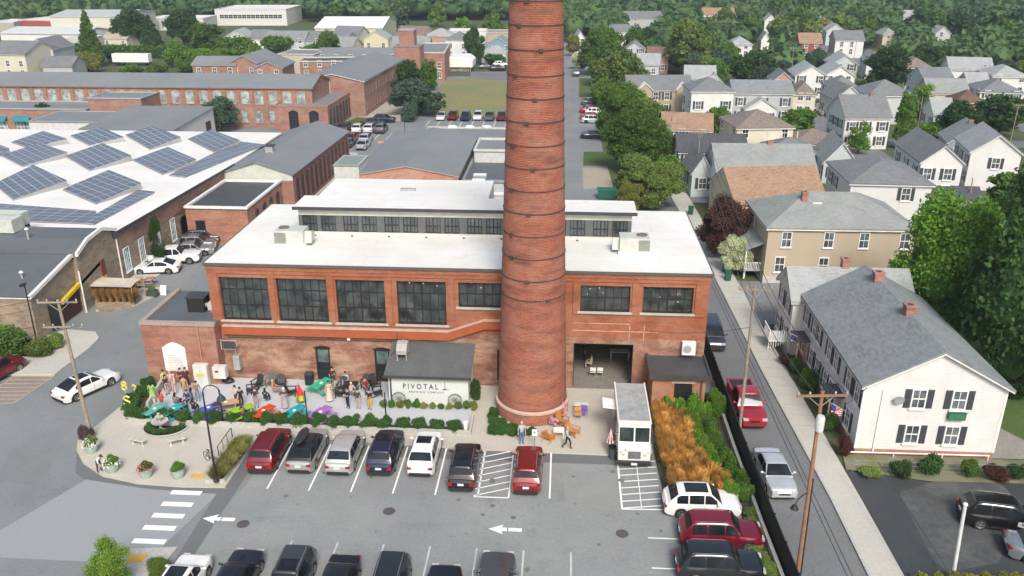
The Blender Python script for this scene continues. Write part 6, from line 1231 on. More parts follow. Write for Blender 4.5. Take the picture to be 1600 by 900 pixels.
def carparts(kn):
    """part name -> list of meshes, shared by all cars of the kind"""
    k = CK[kn]; L = k['L'] / 2; cf, tf, tb, cb = k['cab']; out = []
    def A(name, b, mat, smooth=40): out.append((name, b.mesh(name, mat, smooth), mat))
    A('body', carbody(k), WHITE, 35); A('cabin', carcabin(k), WHITE, 38)
    A('windshield', toppatch(k, cf - .05, tf + .06, .98, .90), CGL); A('rear_window', toppatch(k, tb - .07, cb + (.14 if kn != 'sedan' else .05), .90, .93), CGL)
    sp = {'suv': [(cf - .35, .12), (.06, -.85), (-.93, -1.75)], 'cross': [(cf - .35, .08), (.02, -.85), (-.93, -1.6)], 'sedan': [(cf - .35, .02), (-.05, -1.15)], 'fast': [(cf - .35, 0), (-.07, -1.3)], 'van': [(cf - .5, .15), (.08, -.85), (-.93, -2.1)], 'pickup': [(cf - .25, .22), (.14, -.66)]}[kn]
    for s in (-1, 1):
        for a, b_ in sp: A('side_window', sidepatch(k, s, a, b_), CGL)
        z = prof(k, L * .9) - .13; x = L * .955; w_ = hwid(k, L * .95)
        zt_ = prof(k, L * .955); b = MB(); b.box(L - .34, L + .008, min(s * (w_ - .40), s * (w_ - .035)), max(s * (w_ - .40), s * (w_ - .035)), zt_ - .17, zt_ - .012); A('headlight', b, HL)
        z = k['tail'] - (.18 if kn not in ('pickup', 'van') else .30); w_ = hwid(k, -L * .97)
        b = MB(); zz = .10 if kn in ('sedan', 'fast', 'cross') else .20; b.box(-L - .012, -L + .28, min(s * (w_ - .26), s * (w_ + .006)), max(s * (w_ - .26), s * (w_ + .006)), z - zz, z + .06); A('taillight', b, TL)
        b = MB(); b.ell(cf - .30, s * (k['W'] + .12), k['belt'] + .10, .08, .12, .085, 8, 5); b.box(cf - .32, cf - .26, min(s * (k['W'] - .08), s * (k['W'] + .08)), max(s * (k['W'] - .08), s * (k['W'] + .08)), k['belt'] + .02, k['belt'] + .07); A('mirror', b, TRIMB)
        b = MB(); xx = .1 if kn != 'pickup' else .2
        for q in (xx, -.88 if len(sp) > 2 else -1.1): b.box(q - .008, q + .008, min(s * k['W'] * .985, s * (k['W'] + .008)), max(s * k['W'] * .985, s * (k['W'] + .008)), k['gc'] + .15, k['belt'] - .15)
        A('door_seam', b, TRIMB); b = MB(); b.box(-k['L'] * .27 + .0, k['L'] * .27, min(s * k['W'] * .96, s * (k['W'] + .012)), max(s * k['W'] * .96, s * (k['W'] + .012)), k['gc'] - .02, k['gc'] + .12); A('sill_trim', b, TRIMB)
        if k['rails']: b = MB(); b.path([(tf - .15, s * .60, cabz(k, tf - .15) + .02), (tf - .3, s * .60, k['top'] + .075), (tb + .25, s * .60, k['top'] + .06), (tb + .1, s * .60, cabz(k, tb + .1) + .01)], .022, 5); A('roof_rail', b, CHR)
    b = MB(); b.box(-L - .03, -L + .2, -hwid(k, -L) * .93, hwid(k, -L) * .93, k['gc'] + .04, k['gc'] + .24); A('rear_bumper', b, TRIMB)
    b = MB(); b.box(L - .2, L + .015, -hwid(k, L) * .8, hwid(k, L) * .8, k['gc'] + .05, k['gc'] + .14); A('front_bumper', b, TRIMB)
    b = MB(); b.box(L - .06, L + .006, -.36, .36, k['nose'] - (.28 if kn in ('pickup', 'suv', 'van') else .2), k['nose'] - .09); A('grille', b, TRIMB)
    b = MB(); z = k['gc'] + (.42 if kn != 'pickup' else .28); b.box(-L - .04, -L, -.2, .2, z, z + .14); A('licence_plate', b, PLATE)
    if kn == 'pickup':
        b = MB(); b.box(-L + .12, cb - .12, -.80, .80, k['belt'] + .025, k['belt'] + .04); A('bed_liner', b, TRIMB)
        b = MB(); b.box(-L + .05, cb - .08, .80, .93, k['belt'] + .0, k['belt'] + .10); b.box(-L + .05, cb - .08, -.93, -.80, k['belt'], k['belt'] + .10); b.box(-L + .02, -L + .12, -.93, .93, k['belt'], k['belt'] + .10); out.append(('bed_rail', b.mesh('bed_rail', WHITE, 0), 'paint'))
    return out
def wheelmesh(r):
    b = MB(); b.lathe([(r * .62, -.11), (r * .94, -.115), (r, -.08), (r, .08), (r * .94, .115), (r * .62, .11)], 22, cap=True); return b.mesh('wheel', TYRE, 35)
def rimmesh(r):
    b = MB(); b.lathe([(r * .60, .08), (r * .64, .118), (r * .58, .122), (r * .52, .10)], 20, cap=False)
    for i in range(5): a = 6.2832 * i / 5; b.rbox(r * .32 * math.cos(a), r * .32 * math.sin(a), r * .58, r * .16, .095, .118, a)
    b.lathe([(r * .14, .09), (r * .14, .125)], 8); return b.mesh('rim', RIM)
def car(kind, col, x, y, rz, label, metal=.35, group=None, name=None, sunroof=False, rc=None, lod=0, cat='car', z=0., roofc=None, plate=True):
    t = thing(name or {'suv': 'suv_car', 'cross': 'suv_car', 'sedan': 'sedan_car', 'fast': 'sedan_car', 'van': 'minivan', 'pickup': 'pickup_truck'}[kind], label, cat, (x, y, z), rz, group); k = CK[kind]; pm_ = paint(col, metal)
    for nm, me, mt in cm(('car', kind), lambda: carparts(kind)):
        if lod and nm in ('door_seam', 'sill_trim', 'roof_rail', 'grille', 'mirror', 'licence_plate', 'headlight', 'front_bumper'): continue
        if nm == 'licence_plate' and not plate: continue
        o = obj(nm, me, t, (0, 0, 0), 0, (roofc and nm == 'cabin' and paint(roofc, metal)) or pm_ if nm in ('body', 'cabin', 'mirror', 'bed_rail') and not (nm == 'mirror' and sum(col) > 1.2 and False) else mt)
    for a in k['ax']:
        for s in (-1, 1):
            wv = obj('wheel', cm(('wheel', k['wr']), lambda: wheelmesh(k['wr'])), t, (a, s * (k['W'] - .10), k['wr'])); wv.rotation_euler = (-s * math.pi / 2, 0, 0)
            if not lod: obj('rim', cm(('rim', k['wr']), lambda: rimmesh(k['wr'])), wv)
    cf, tf, tb, cb = k['cab']
    if sunroof: toppatch(k, tf - .12, tf - (1.0 if sunroof != 2 else 1.5), .72, .72, .016).build('sunroof', CGL, t, smooth=40)
    t['_p'] = pix(x, y, 1); return t
WH, SI, BK, RD, NV, GY = (.80, .80, .78), (.48, .50, .50), (.012, .013, .016), (.16, .008, .014), (.014, .020, .055), (.10, .115, .13)
U = math.pi / 2
def stall(i): return -19.0 + .55 + 2.7 * i - 1.35
def front(kind, col, px, py, lb, rz=U, **kw):   # rear bumper centre at the pixel, nose towards the patio
    x, y = P(px, py); return car(kind, col, x, y + CK[kind]['L'] / 2, rz, lb, group='cars parked nose in along the plaza', **kw)
front('suv', RD, 405, 745, 'dark red suv parked leftmost in the row along the plaza', rz=U + .02, metal=.3)
c_ = front('cross', (.38, .39, .38), 467, 744, 'silver suv with black roof box, second in the row along the plaza', roofc=(.02, .02, .022))
b = MB(); b.ell(0, 0, 0, 1.05, .36, .17, 14, 8); o = b.build('roof_box', plain((.03, .03, .032), .4), c_, (-.35, .18, 1.88), 0, smooth=60); MB().box(-.8, .1, -.6, .6, 1.66, 1.70).build('roof_rack', TRIMB, c_)
front('cross', (.52, .52, .50), 528, 747, 'silver suv with round sticker in its rear window, parked nose to the plaza', metal=.4)
c_ = front('suv', (.012, .018, .05), 592, 748, 'navy blue suv in the middle of the row along the plaza', sunroof=True)
front('cross', WH, 656, 749, 'white suv with small black sunroof, left of the black hatchback', sunroof=True, metal=0)
front('suv', BK, 720, 773, 'black suv with silver roof rails beside the striped bay', sunroof=2)
front('suv', (.17, .008, .012), 822, 778, 'dark red suv parked right of the striped bay, nose to the sign', rz=U - .01, metal=.25)
def back(kind, col, px, py, lb, rz=U, **kw):    # front end (towards the camera side row) - far end centre at the pixel
    x, y = P(px, py, .9); return car(kind, col, x, y - CK[kind]['L'] / 2 + .25, rz, lb, group='cars parked along the bottom edge', **kw)
back('cross', WH, 305, 868, 'white suv at the left end of the bottom row with a dark sunroof', rz=U - .02, sunroof=True, metal=0)
back('sedan', BK, 388, 858, 'black sedan second from left in the bottom row, nose up', rz=U - .02)
back('suv', (.05, .055, .06), 470, 862, 'dark grey suv with roof rails in the bottom row', rz=-U, sunroof=True)
back('sedan', (.012, .014, .015), 540, 870, 'black sedan with shiny roof in the middle of the bottom row', rz=-U)
back('suv', (.022, .025, .03), 618, 872, 'dark suv with long plain roof in the bottom row', rz=-U)
back('sedan', (.008, .008, .009), 697, 882, 'glossy black car just peeking in at the bottom edge', rz=U)
back('pickup', (.10, .105, .11), 779, 868, 'dark grey pickup at the right end of the bottom row', rz=U, metal=.5)
x, y = P(1095, 812); car('cross', WH, x + .1, y + .95, .02, 'white suv with black sunroof parked crosswise beside the orange grasses', sunroof=2, metal=0, group='cars parked against the fence bed')
x, y = P(1124, 862); car('suv', (.20, .008, .025), x + .15, y + .95, .0, 'crimson suv between the white and the black one at the fence bed', metal=.3, group='cars parked against the fence bed')
x, y = P(1124, 915); car('suv', (.02, .025, .03), x + .1, y + 1.0, .0, 'black suv with roof rails at the bottom edge near the fence', group='cars parked against the fence bed', roofc=(.02, .025, .028))
x, y = P(137, 622); car('fast', WH, -36.7, 56.0, R(62), 'white sedan driving past the leaning utility pole', metal=0, sunroof=True)
x, y = P(-5, 590); car('suv', (.16, .01, .02), x, y, R(75), 'dark red suv cut off by the left edge', metal=.3)
car('van', (.035, .045, .055), 13.25, 68.3, -U - .03, 'dark grey minivan driving down the street beside the mill')
car('pickup', (.36, .012, .025), 13.9, 56.0, -U + .03, 'bright red pickup truck on the street behind the utility pole', metal=.15)
car('sedan', (.62, .65, .67), 14.05, 47.3, -U + .04, 'silver sedan on the street below the red pickup', metal=.45)
c_ = car('suv', (.010, .011, .013), 26.6, 43.5, R(-10), 'black patrol suv with shield badge on the black lot')
for s in (-1,): b = MB(); b.ext([(.55, .62), (.85, .55), (1.15, .62), (1.15, .92), (.55, .92)], 'y', s * .95 - .006, s * .95 + .004); o = b.build('shield_badge', plain((.45, .46, .48)), c_); b = MB(); b.lathe([(.11, 0), (.11, .005)], 14); o2 = b.build('badge_seal', plain((.15, .16, .17)), o, (.85, s * .958, .78)); o2.rotation_euler = (math.pi / 2, 0, 0)
car('sedan', (.22, .25, .28), 28.0, 40.5, R(-12), 'grey blue sedan at the bottom right corner of the black lot')
# alley cars by the black roofed annex
ag = 'cars parked in the alley beside the white roofed mill'
for px, py, kd, col, lb, kw in ((246, 425, 'fast', WH, 'white sedan nearest the camera in the alley', dict(metal=0)), (272, 410, 'pickup', WH, 'white crew cab pickup in the alley', dict(metal=0)), (302, 397, 'sedan', (.26, .29, .28), 'grey green sedan behind the white pickup in the alley', {}), (308, 388, 'cross', (.16, .17, .18), 'grey hatchback fourth in the alley row', {}), (318, 378, 'cross', (.05, .055, .07), 'dark suv fifth in the alley row', {}), (330, 370, 'sedan', BK, 'black car at the far end of the alley row', {})):
    x, y = P(px, py); car(kd, col, x, y, R(12) if kd != 'fast' else R(190), lb, group=ag, **kw)
fl = 'cars in the far lots behind the mills'
FC = [(WH, 'white'), (SI, 'silver'), (BK, 'black'), (RD, 'dark red'), (NV, 'navy'), (GY, 'grey'), ((.35, .02, .03), 'red')]
for i, (px, py, ci, kd, lb) in enumerate([(690, 186, 0, 'sedan', 'white car at the left end of the field edge row'), (708, 186, 3, 'suv', 'dark red car second in the field edge row'), (728, 187, 4, 'suv', 'navy car third in the field edge row'), (747, 186, 0, 'cross', 'white car fourth in the field edge row'), (765, 187, 5, 'cross', 'grey car fifth in the field edge row'), (784, 187, 3, 'suv', 'maroon car beside the smokestack in the field edge row')]):
    x, y = P(px, py); car(kd, FC[ci][0], x, y, -U, lb, group=fl, lod=1)
for i, (px, py, ci, kd, rz, lb) in enumerate([(524, 205, 5, 'sedan', U, 'grey green car leftmost of the lot beside the arched brick wing'), (541, 205, 2, 'suv', U, 'black car second in the lot beside the arched brick wing'), (560, 206, 0, 'cross', U, 'white suv third in the lot beside the arched brick wing'), (578, 206, 0, 'cross', U, 'white suv fourth in the lot beside the arched brick wing'), (596, 206, 5, 'suv', U, 'dark grey suv fifth in the lot beside the arched brick wing'),
    (583, 196, 4, 'sedan', 0, 'dark blue car parked crosswise near the kerb'), (600, 191, 4, 'cross', 0, 'blue car parked crosswise, behind the dark blue one'), (550, 220, 6, 'sedan', U, 'red car in the near row of the lot beside the brick wing'), (572, 222, 1, 'cross', U, 'silver car in the near row of the lot beside the brick wing'), (545, 228, 5, 'sedan', U, 'grey car nearest the grey gabled mill'), (568, 231, 1, 'sedan', U, 'silver car nearest the grey gabled mill'),
    (925, 164, 5, 'suv', 0, 'grey suv at the far end of the car row by the leafy strip'), (928, 170, 2, 'cross', 0, 'black car second in the row by the leafy strip'), (924, 176, 6, 'sedan', 0, 'red car in the row by the leafy strip'), (931, 180, 0, 'cross', 0, 'white car in the row by the leafy strip'), (925, 186, 6, 'sedan', 0, 'second red car in the row by the leafy strip'), (926, 192, 1, 'cross', 0, 'silver car near end of the row by the leafy strip'), (928, 216, 4, 'sedan', 0, 'blue car half under the leafy strip'), (900, 118, 5, 'van', U, 'brown grey van parked beside the far bend'),
    (975, 158, 2, 'sedan', 0, 'dark car near the left end of the tan apartments'), (1002, 172, 4, 'cross', 0, 'blue car in front of the tan apartments'), (1070, 178, 2, 'suv', .1, 'black car at the right end of the tan apartments'), (1282, 175, 0, 'pickup', .1, 'white pickup on the side street in the house cluster'), (1290, 170, 5, 'cross', .1, 'grey car beside the white pickup among houses'), (1298, 180, 1, 'sedan', .1, 'silver car on the side street among houses'),
    (782, 104, 0, 'cross', .2, 'white car at the far lot edge beside the smokestack'), (760, 107, 5, 'sedan', .2, 'dark car in the far lot below the blue house'), (778, 110, 2, 'suv', .2, 'black car in the far lot below the blue house'), (1150, 440, 1, 'sedan', U, None, )]):
    if lb is None: continue
    x, y = P(px, py); car(kd, FC[ci][0], x, y, rz, lb, group=fl, lod=1)
# ---------------------------------------------------------------- food truck
FX, FYY = 5.05, 51.1
ft = thing('food_truck', 'white step van food truck with grey weathered roof, parked nose down by the plaza', 'truck', (FX, FYY, .06), 0); FW = plain((.74, .72, .66), .45, 0, .06)
b = MB(); b.box(-1.08, 1.08, -2.3, 3.2, .55, 2.92); b.build('body', FW, ft, bevel=.06)
b = MB(); b.ext([(-3.15, .55), (-2.3, .55), (-2.3, 2.92), (-2.42, 2.92), (-2.62, 1.62), (-3.15, 1.48)], 'x', -1.06, 1.06); b.build('nose', FW, ft, bevel=.04)
b = MB(); b.box(-.98, .98, -2.15, 3.1, 2.925, 2.97); b.build('roof', surf((.42, .43, .43), (.25, .26, .27), 1.2, 5., 1., .5, .6, .2), ft)
b = MB(); b.box(-1.1, 1.1, -2.4, -2.15, 2.925, 3.02); [b.box(-1.1 if s < 0 else 1.0, -1.0 if s < 0 else 1.1, -2.15, 3.2, 2.925, 3.02) for s in (-1, 1)]; b.build('roof_edge', FW, ft)
for s in (-1, 1):
    x0, x1 = (-.98, -.05) if s < 0 else (.05, .98)
    b = MB(); b.add([(x0, -2.645, 1.70), (x1, -2.645, 1.70), (x1, -2.47, 2.66), (x0, -2.47, 2.66), (x0, -2.60, 1.70), (x1, -2.60, 1.70), (x1, -2.44, 2.66), (x0, -2.44, 2.66)], [(0, 1, 2, 3), (4, 7, 6, 5), (0, 4, 5, 1), (2, 6, 7, 3), (1, 5, 6, 2), (0, 3, 7, 4)]); b.build('windshield', glass((.015, .02, .02), .05), ft)
    o = MB().lathe([(.11, 0), (.11, .03), (.08, .05)], 14).build('headlight', HL, ft, (s * .72, -3.16, 1.05)); o.rotation_euler = (math.pi / 2, 0, 0)
    o = MB().lathe([(.05, 0), (.05, .03)], 10).build('indicator', plain((.6, .25, .05)), ft, (s * .9, -3.16, 1.2)); o.rotation_euler = (math.pi / 2, 0, 0)
    b = MB(); b.path([(s * 1.05, -2.5, 2.3), (s * 1.32, -2.6, 2.3), (s * 1.32, -2.6, 1.6), (s * 1.05, -2.6, 1.6)], .018); b.box(s * 1.32 - .11, s * 1.32 + .11, -2.66, -2.62, 1.75, 2.2); b.build('mirror', TRIMB, ft)
    for a in (-2.1, 2.0):
        wv = obj('wheel', cm(('wheel', .42), lambda: wheelmesh(.42)), ft, (s * .95, a, .36)); wv.rotation_euler = (0, s * math.pi / 2, 0); obj('rim', cm(('rim', .42), lambda: rimmesh(.42)), wv)
b = MB(); b.box(-.42, .42, -3.19, -3.15, .72, 1.28); gr = b.build('grille', STEEL, ft); b = MB(); [b.box(-.4, .4, -3.2, -3.19, .76 + i * .07, .79 + i * .07) for i in range(8)]; b.build('grille_bar', DARK, gr)
b = MB(); b.box(-1.1, 1.1, -3.4, -3.15, .36, .58); b.build('bumper', BLACK, ft, bevel=.03); b = MB(); b.box(-.2, .2, -3.43, -3.4, .38, .54); b.build('licence_plate', PLATE, ft)
b = MB()
for x in (-.2, 0, .2): b.ell(x, -2.43, 2.86, .06, .04, .03, 8, 5)
b.build('marker_lamp', plain((.6, .3, .05)), ft)
b = MB(); b.ext([(-.62, 1.35), (-.5, 1.35), (-.5, 1.42), (-.48, 1.42), (-.56, 1.62), (-.64, 1.42), (-.62, 1.42)], 'y', -2.9, -2.895)
b = MB(); b.tube((-.58, -3.158, 1.33), (-.58, -3.158, 1.46), .03, .015, 6); b.rbox(-.58, -3.158, .2, .004, 1.34, 1.37); b.build('emblem', DARK, ft)
b = MB(); [b.box(x0, x1, -3.156, -3.151, z0, z0 + .035) for x0, x1, z0 in ((-.12, .02, 1.36), (.05, .34, 1.36), (-.32, -.2, 1.26), (-.17, .12, 1.25), (.15, .28, 1.25), (.31, .6, 1.25))]; b.build('faded_lettering', plain((.55, .53, .50)), ft)
b = MB(); b.box(-1.085, -1.08, -.9, 1.6, 1.3, 2.5); b.build('service_hatch', DARKG, ft); b = MB(); b.add([(-1.09, .1, 2.5), (-2.0, .1, 2.62), (-2.0, 1.5, 2.62), (-1.09, 1.5, 2.5), (-1.09, .1, 2.54), (-2.0, .1, 2.66), (-2.0, 1.5, 2.66), (-1.09, 1.5, 2.54)], [(0, 3, 2, 1), (4, 5, 6, 7), (0, 1, 5, 4), (1, 2, 6, 5), (2, 3, 7, 6), (3, 0, 4, 7)]); b.build('hatch_flap', WHITE, ft)
b = MB(); b.box(-1.4, -1.085, -.6, 1.4, 1.15, 1.2); b.build('serving_shelf', STEEL, ft)
t = thing('striped_umbrella', 'folded red and white striped parasol left of the food truck', 'umbrella', (3.55, 49.4, .12)); b = MB(); b.tube((0, 0, 0), (0, 0, 2.0), .025); b.build('pole', STEEL, t); g = MB()
for i in range(16):
    a0, a1 = 6.2832 * i / 16, 6.2832 * (i + 1) / 16; g.m = i % 2; g.add([(0, 0, 2.05), (.30 * math.cos(a0), .30 * math.sin(a0), 1.0), (.30 * math.cos(a1), .30 * math.sin(a1), 1.0)], [(0, 1, 2)])
g.build('canopy', [plain((.5, .04, .04)), WHITE], t)
t = thing('litter_bin', 'round dark grey bin at the left front corner of the food truck', 'bin', (*P(957, 716), .0)); MB().lathe([(.24, 0), (.29, .85)], 16).build('body', plain((.07, .08, .09)), t, smooth=40); MB().lathe([(.31, .85), (.31, .92)], 16).build('rim', BLACK, t); MB().lathe([(.27, .9), (.27, .925)], 14).build('liner', plain((.01, .01, .01)), t)
# ================================================================ people
def humanmesh(pose):
    """one continuous skinned body; faces carry slot 0 skin, 1 top, 2 trousers, 3 shoes. Faces -y."""
    p = dict(stand=dict(h=0, el=((.24, .03, 1.14), (-.24, .03, 1.14)), wr=((.25, -.08, .92), (-.25, -.08, .92)), kn=((.10, -.02, .50), (-.10, -.02, .50)), an=((.11, .02, .08), (-.11, .02, .08))),
             talk=dict(h=0, el=((.25, .02, 1.15), (-.26, .0, 1.16)), wr=((.12, -.25, 1.18), (-.16, -.27, 1.10)), kn=((.11, -.03, .50), (-.10, .02, .50)), an=((.13, .02, .08), (-.11, .06, .08))),
             walk=dict(h=0, el=((.23, .16, 1.17), (-.23, -.10, 1.16)), wr=((.24, .10, .95), (-.22, -.30, 1.02)), kn=((.10, -.20, .54), (-.10, .06, .50)), an=((.10, -.22, .10), (-.10, .36, .16))),
             sit=dict(h=-.47, el=((.24, -.10, 1.18), (-.24, -.10, 1.18)), wr=((.15, -.34, 1.14), (-.16, -.34, 1.12)), kn=((.13, -.46, .52), (-.13, -.46, .52)), an=((.13, -.44, .08), (-.13, -.46, .08))),
             bend=dict(h=-.05, el=((.24, -.42, .98), (-.24, -.42, .98)), wr=((.18, -.58, .80), (-.18, -.58, .80)), kn=((.11, -.06, .50), (-.11, -.04, .50)), an=((.12, .03, .08), (-.12, .06, .08))))[pose]
    dz = p['h']; V = []; E_ = []; RR = []; kind = []
    def v(x, y, z, r, par=None, kd=1):
        V.append((x, y, z)); RR.append(r); kind.append(kd)
        if par is not None: E_.append((par, len(V) - 1))
        return len(V) - 1
    bd = (lambda y, z: (y - (z - .95) * .75, .95 + (z - .95) * .62)) if pose == 'bend' else (lambda y, z: (y, z))
    def up(x, y, z, *a, **k): y, z = bd(y, z); return v(x, y, z + dz, *a, **k)
    pel = up(0, 0, .95, (.155, .11), None, 2); sp = up(0, .0, 1.12, (.135, .095), pel); ch = up(0, .01, 1.33, (.165, .115), sp); nk = up(0, .01, 1.50, (.058, .058), ch, 0); hd = up(0, -.015, 1.60, (.078, .09), nk, 0); cr_ = up(0, -.01, 1.69, (.072, .085), hd, 0)
    ns = up(0, -.115, 1.61, (.014, .014), hd, 0)
    for s in (1, -1): up(s * .085, 0, 1.61, (.016, .02), hd, 0)
    off = dz if pose == 'sit' else 0
    for i, s in enumerate((1, -1)):
        sh = up(s * .17, .01, 1.42, (.062, .06), ch); e = p['el'][i]; w_ = p['wr'][i]
        el = v(e[0], e[1], e[2] + off, (.042, .042), sh, 1); wr = v(w_[0], w_[1], w_[2] + off, (.027, .024), el, 0)
        d = (Vector(w_) - Vector(e)).normalized(); q = Vector(w_) + d * .07; pm_ = v(q.x, q.y, q.z + off, (.036, .018), wr, 0)
        sd = d.cross(Vector((0, 0, 1))); sd = sd.normalized() if sd.length > .3 else Vector((0, 1, 0))
        for j, (o_, ln) in enumerate(((-.027, .075), (-.009, .09), (.009, .085), (.027, .065))):
            a = q + sd * o_ + d * .035; f1 = v(a.x, a.y, a.z + off, (.010, .010), pm_, 0); b_ = a + d * ln * .8 + Vector((0, .015, -.01)); v(b_.x, b_.y, b_.z + off, (.008, .008), f1, 0)
        a = Vector(w_) + d * .03 - sd * .045; f1 = v(a.x, a.y, a.z + off, (.011, .011), wr, 0); b_ = a + d * .035 - sd * .012; v(b_.x, b_.y, b_.z + off, (.009, .009), f1, 0)
        k, a = p['kn'][i], p['an'][i]; hp = v(s * .095, .0, .90 + dz, (.092, .095), pel, 2); kn = v(*k, (.062, .062), hp, 2); an = v(*a, (.04, .045), kn, 2); ft_ = v(a[0] * 1.1, a[1] - .15, max(.035, a[2] - .05), (.038, .03), an, 3)
    me = bpy.data.meshes.new('b'); me.from_pydata(V, E_, []); o = bpy.data.objects.new('b', me); C.objects.link(o)
    m = o.modifiers.new('s', 'SKIN'); m.branch_smoothing = .3
    for i, r in enumerate(RR): me.skin_vertices[0].data[i].radius = r
    for i in range(len(V)): me.skin_vertices[0].data[i].use_root = (i == 0)
    s = o.modifiers.new('d', 'SUBSURF'); s.levels = 1; s.render_levels = 1
    dg = bpy.context.evaluated_depsgraph_get(); dg.update(); out = bpy.data.meshes.new_from_object(o.evaluated_get(dg)); bpy.data.objects.remove(o)
    out.materials.clear(); [out.materials.append(WHITE) for _ in range(4)]
    segs = [(Vector(V[a]), Vector(V[b]), kind[b] if not (kind[a] == 2 and kind[b] == 1) else 1) for a, b in E_]
    for f in out.polygons:
        c = f.center; best = 9; bk = 0
        for a, b, kk in segs:
            ab = b - a; t = max(0, min(1, (c - a).dot(ab) / ab.length_squared)); dd = (c - a - ab * t).length
            if dd < best: best = dd; bk = kk if t > .35 or kk in (1, 2) else (1 if kk == 0 and t < .35 and c.z < 1.42 + dz else kk)
        f.material_index = bk; f.use_smooth = True
    return out
SK = plain((.55, .34, .25), .5); SK2 = plain((.22, .12, .08), .5)
def hairmesh(pose, long):
    dz = -.47 if pose == 'sit' else 0; y, z = (-.015, 1.645 + dz)
    if pose == 'bend': y, z = -.015 - .695 * .75, .95 + .695 * .62
    b = MB(); b.ell(0, y + .022, z + .03, .098, .108, .098, 12, 8)
    if long: b.ell(0, y + .075, z - .10, .09, .05, .17, 10, 6)
    return b.mesh('hair', BLACK, 60)
def person(px, py, rz, top, legs, hair, label, pose='stand', long=False, h=1., dress=None, hat=None, skin=None, z=.128, seat=0.):
    x, y = P(px, py, z); t = thing('person', label, 'person', (x, y, z), rz); t.scale = (h, h, h)
    b = obj('body', cm(('hum', pose), lambda: humanmesh(pose)), t); sk = skin or SK
    for i, mt in enumerate((sk, plain(top, .85), plain(legs, .85), plain((.05, .045, .04), .7))): b.material_slots[i].link = 'OBJECT'; b.material_slots[i].material = mt
    obj('hair', cm(('hair', pose, long), lambda: hairmesh(pose, long)), t, (0, 0, 0), 0, plain(hat or hair, .8))
    if dress:
        g = MB().lathe([(.17, 1.28), (.15, 1.10), (.19, .92), (.24, .5), (.29, .16), (.27, .17)], 16, cap=False); g.build('dress', plain(dress, .85), t, smooth=60)
    if pose in ('stand', 'talk', 'walk'):
        e = MB(); [e.ell(s * .03, -.108, 1.635, .010, .006, .008, 6, 4) for s in (-1, 1)]; e.build('eyes', BLACK, t)
    return t
BRN, BLN, BLKH, GRYH = (.06, .03, .02), (.45, .33, .18), (.012, .01, .01), (.45, .44, .42)
person(815, 693, R(10), (.42, .46, .50), (.10, .17, .30), GRYH, 'person in grey shirt and blue jeans standing beside the smokestack bushes', 'stand')
person(886, 701, R(70), (.30, .48, .46), (.02, .02, .025), BLN, 'person in pale teal top and black trousers walking past the orange chairs', 'walk')
person(156, 737, R(60), (.75, .74, .74), (.04, .04, .05), BRN, 'person in white shirt bending beside the flower pot at the plaza corner', 'bend')
person(240, 628, R(200), (.28, .50, .12), (.25, .35, .12), BLKH, 'person in lime green dress beside the inner bench wall', 'stand', True, dress=(.30, .50, .14))
person(255, 642, R(160), (.65, .06, .03), (.35, .06, .03), BRN, 'person in bright orange red clothes behind the fountain', 'talk', True)
person(310, 627, R(20), (.25, .16, .10), (.18, .26, .38), BLKH, 'person in brown top and blue jeans standing before the green cabinet', 'stand')
person(301, 631, R(100), (.03, .03, .035), (.10, .14, .22), BLKH, 'person with long black hair standing by the blue table', 'talk', True)
person(290, 619, R(30), (.42, .28, .18), (.4, .3, .2), BRN, 'person in tan top facing the annex wall', 'stand', True)
person(285, 606, R(-20), (.12, .02, .03), (.14, .03, .04), BRN, 'person in dark maroon by the electric cabinet, left one', 'talk'); person(293, 605, R(30), (.10, .015, .025), (.05, .02, .02), BLKH, 'person in dark maroon by the electric cabinet, right one', 'stand', True)
person(262, 617, R(80), (.05, .04, .05), (.5, .3, .3), BLKH, 'person in black top at the left of the pink clad group', 'talk', True); person(269, 611, R(0), (.62, .40, .42), (.55, .4, .4), BLN, 'person in pink top in the middle of the group near the annex wall', 'talk', True); person(275, 616, R(-60), (.65, .45, .46), (.6, .4, .42), GRYH, 'person in pale pink at the right of the group near the annex wall', 'stand'); person(259, 609, R(60), (.55, .50, .15), (.1, .1, .12), BLKH, 'person in yellow top behind the pink clad group', 'stand')
person(276, 637, R(180), (.16, .19, .24), (.08, .1, .14), BLKH, 'person in grey blue shirt sitting with back to the hedge', 'sit', True); person(286, 646, R(170), (.14, .10, .11), (.03, .03, .03), BLKH, 'person in dark patterned top sitting at the teal table', 'sit', True); person(294, 632, R(0), (.03, .05, .12), (.03, .04, .06), BRN, 'person in navy sitting at the teal table facing the hedge', 'sit'); person(304, 646, R(180), (.02, .02, .025), (.02, .02, .02), BLKH, 'person in black sitting beside the blue table', 'sit', True)
person(245, 641, R(90), (.5, .46, .38), (.3, .3, .3), BLN, 'person in cream top seated at the leftmost teal table', 'sit', True)
person(370, 634, R(-40), (.55, .5, .48), (.08, .02, .03), BRN, 'person in white and maroon standing by the lime table', 'talk', True); person(378, 637, R(40), (.015, .015, .018), (.02, .02, .025), BLKH, 'person in black t-shirt standing by the lime table', 'stand'); person(380, 655, R(180), (.22, .12, .09), (.1, .04, .03), BRN, 'person in brown behind the hedge at the lime table', 'sit', True)
person(401, 637, R(15), (.03, .035, .05), (.4, .3, .25), BRN, 'person in dark top and bare legs by the black lounge chairs', 'talk'); person(416, 630, R(180), (.02, .025, .04), (.03, .04, .07), BLKH, 'person in dark navy seated above the orange red table', 'sit', True); person(428, 616, R(90), (.55, .22, .14), (.3, .2, .2), BLN, 'person in salmon top seated among black chairs', 'sit')
person(446, 638, R(10), (.09, .05, .08), (.42, .36, .42), GRYH, 'person in lilac skirt with white hat standing near the red parasol', 'talk', True, dress=(.42, .36, .42), hat=(.7, .68, .68))
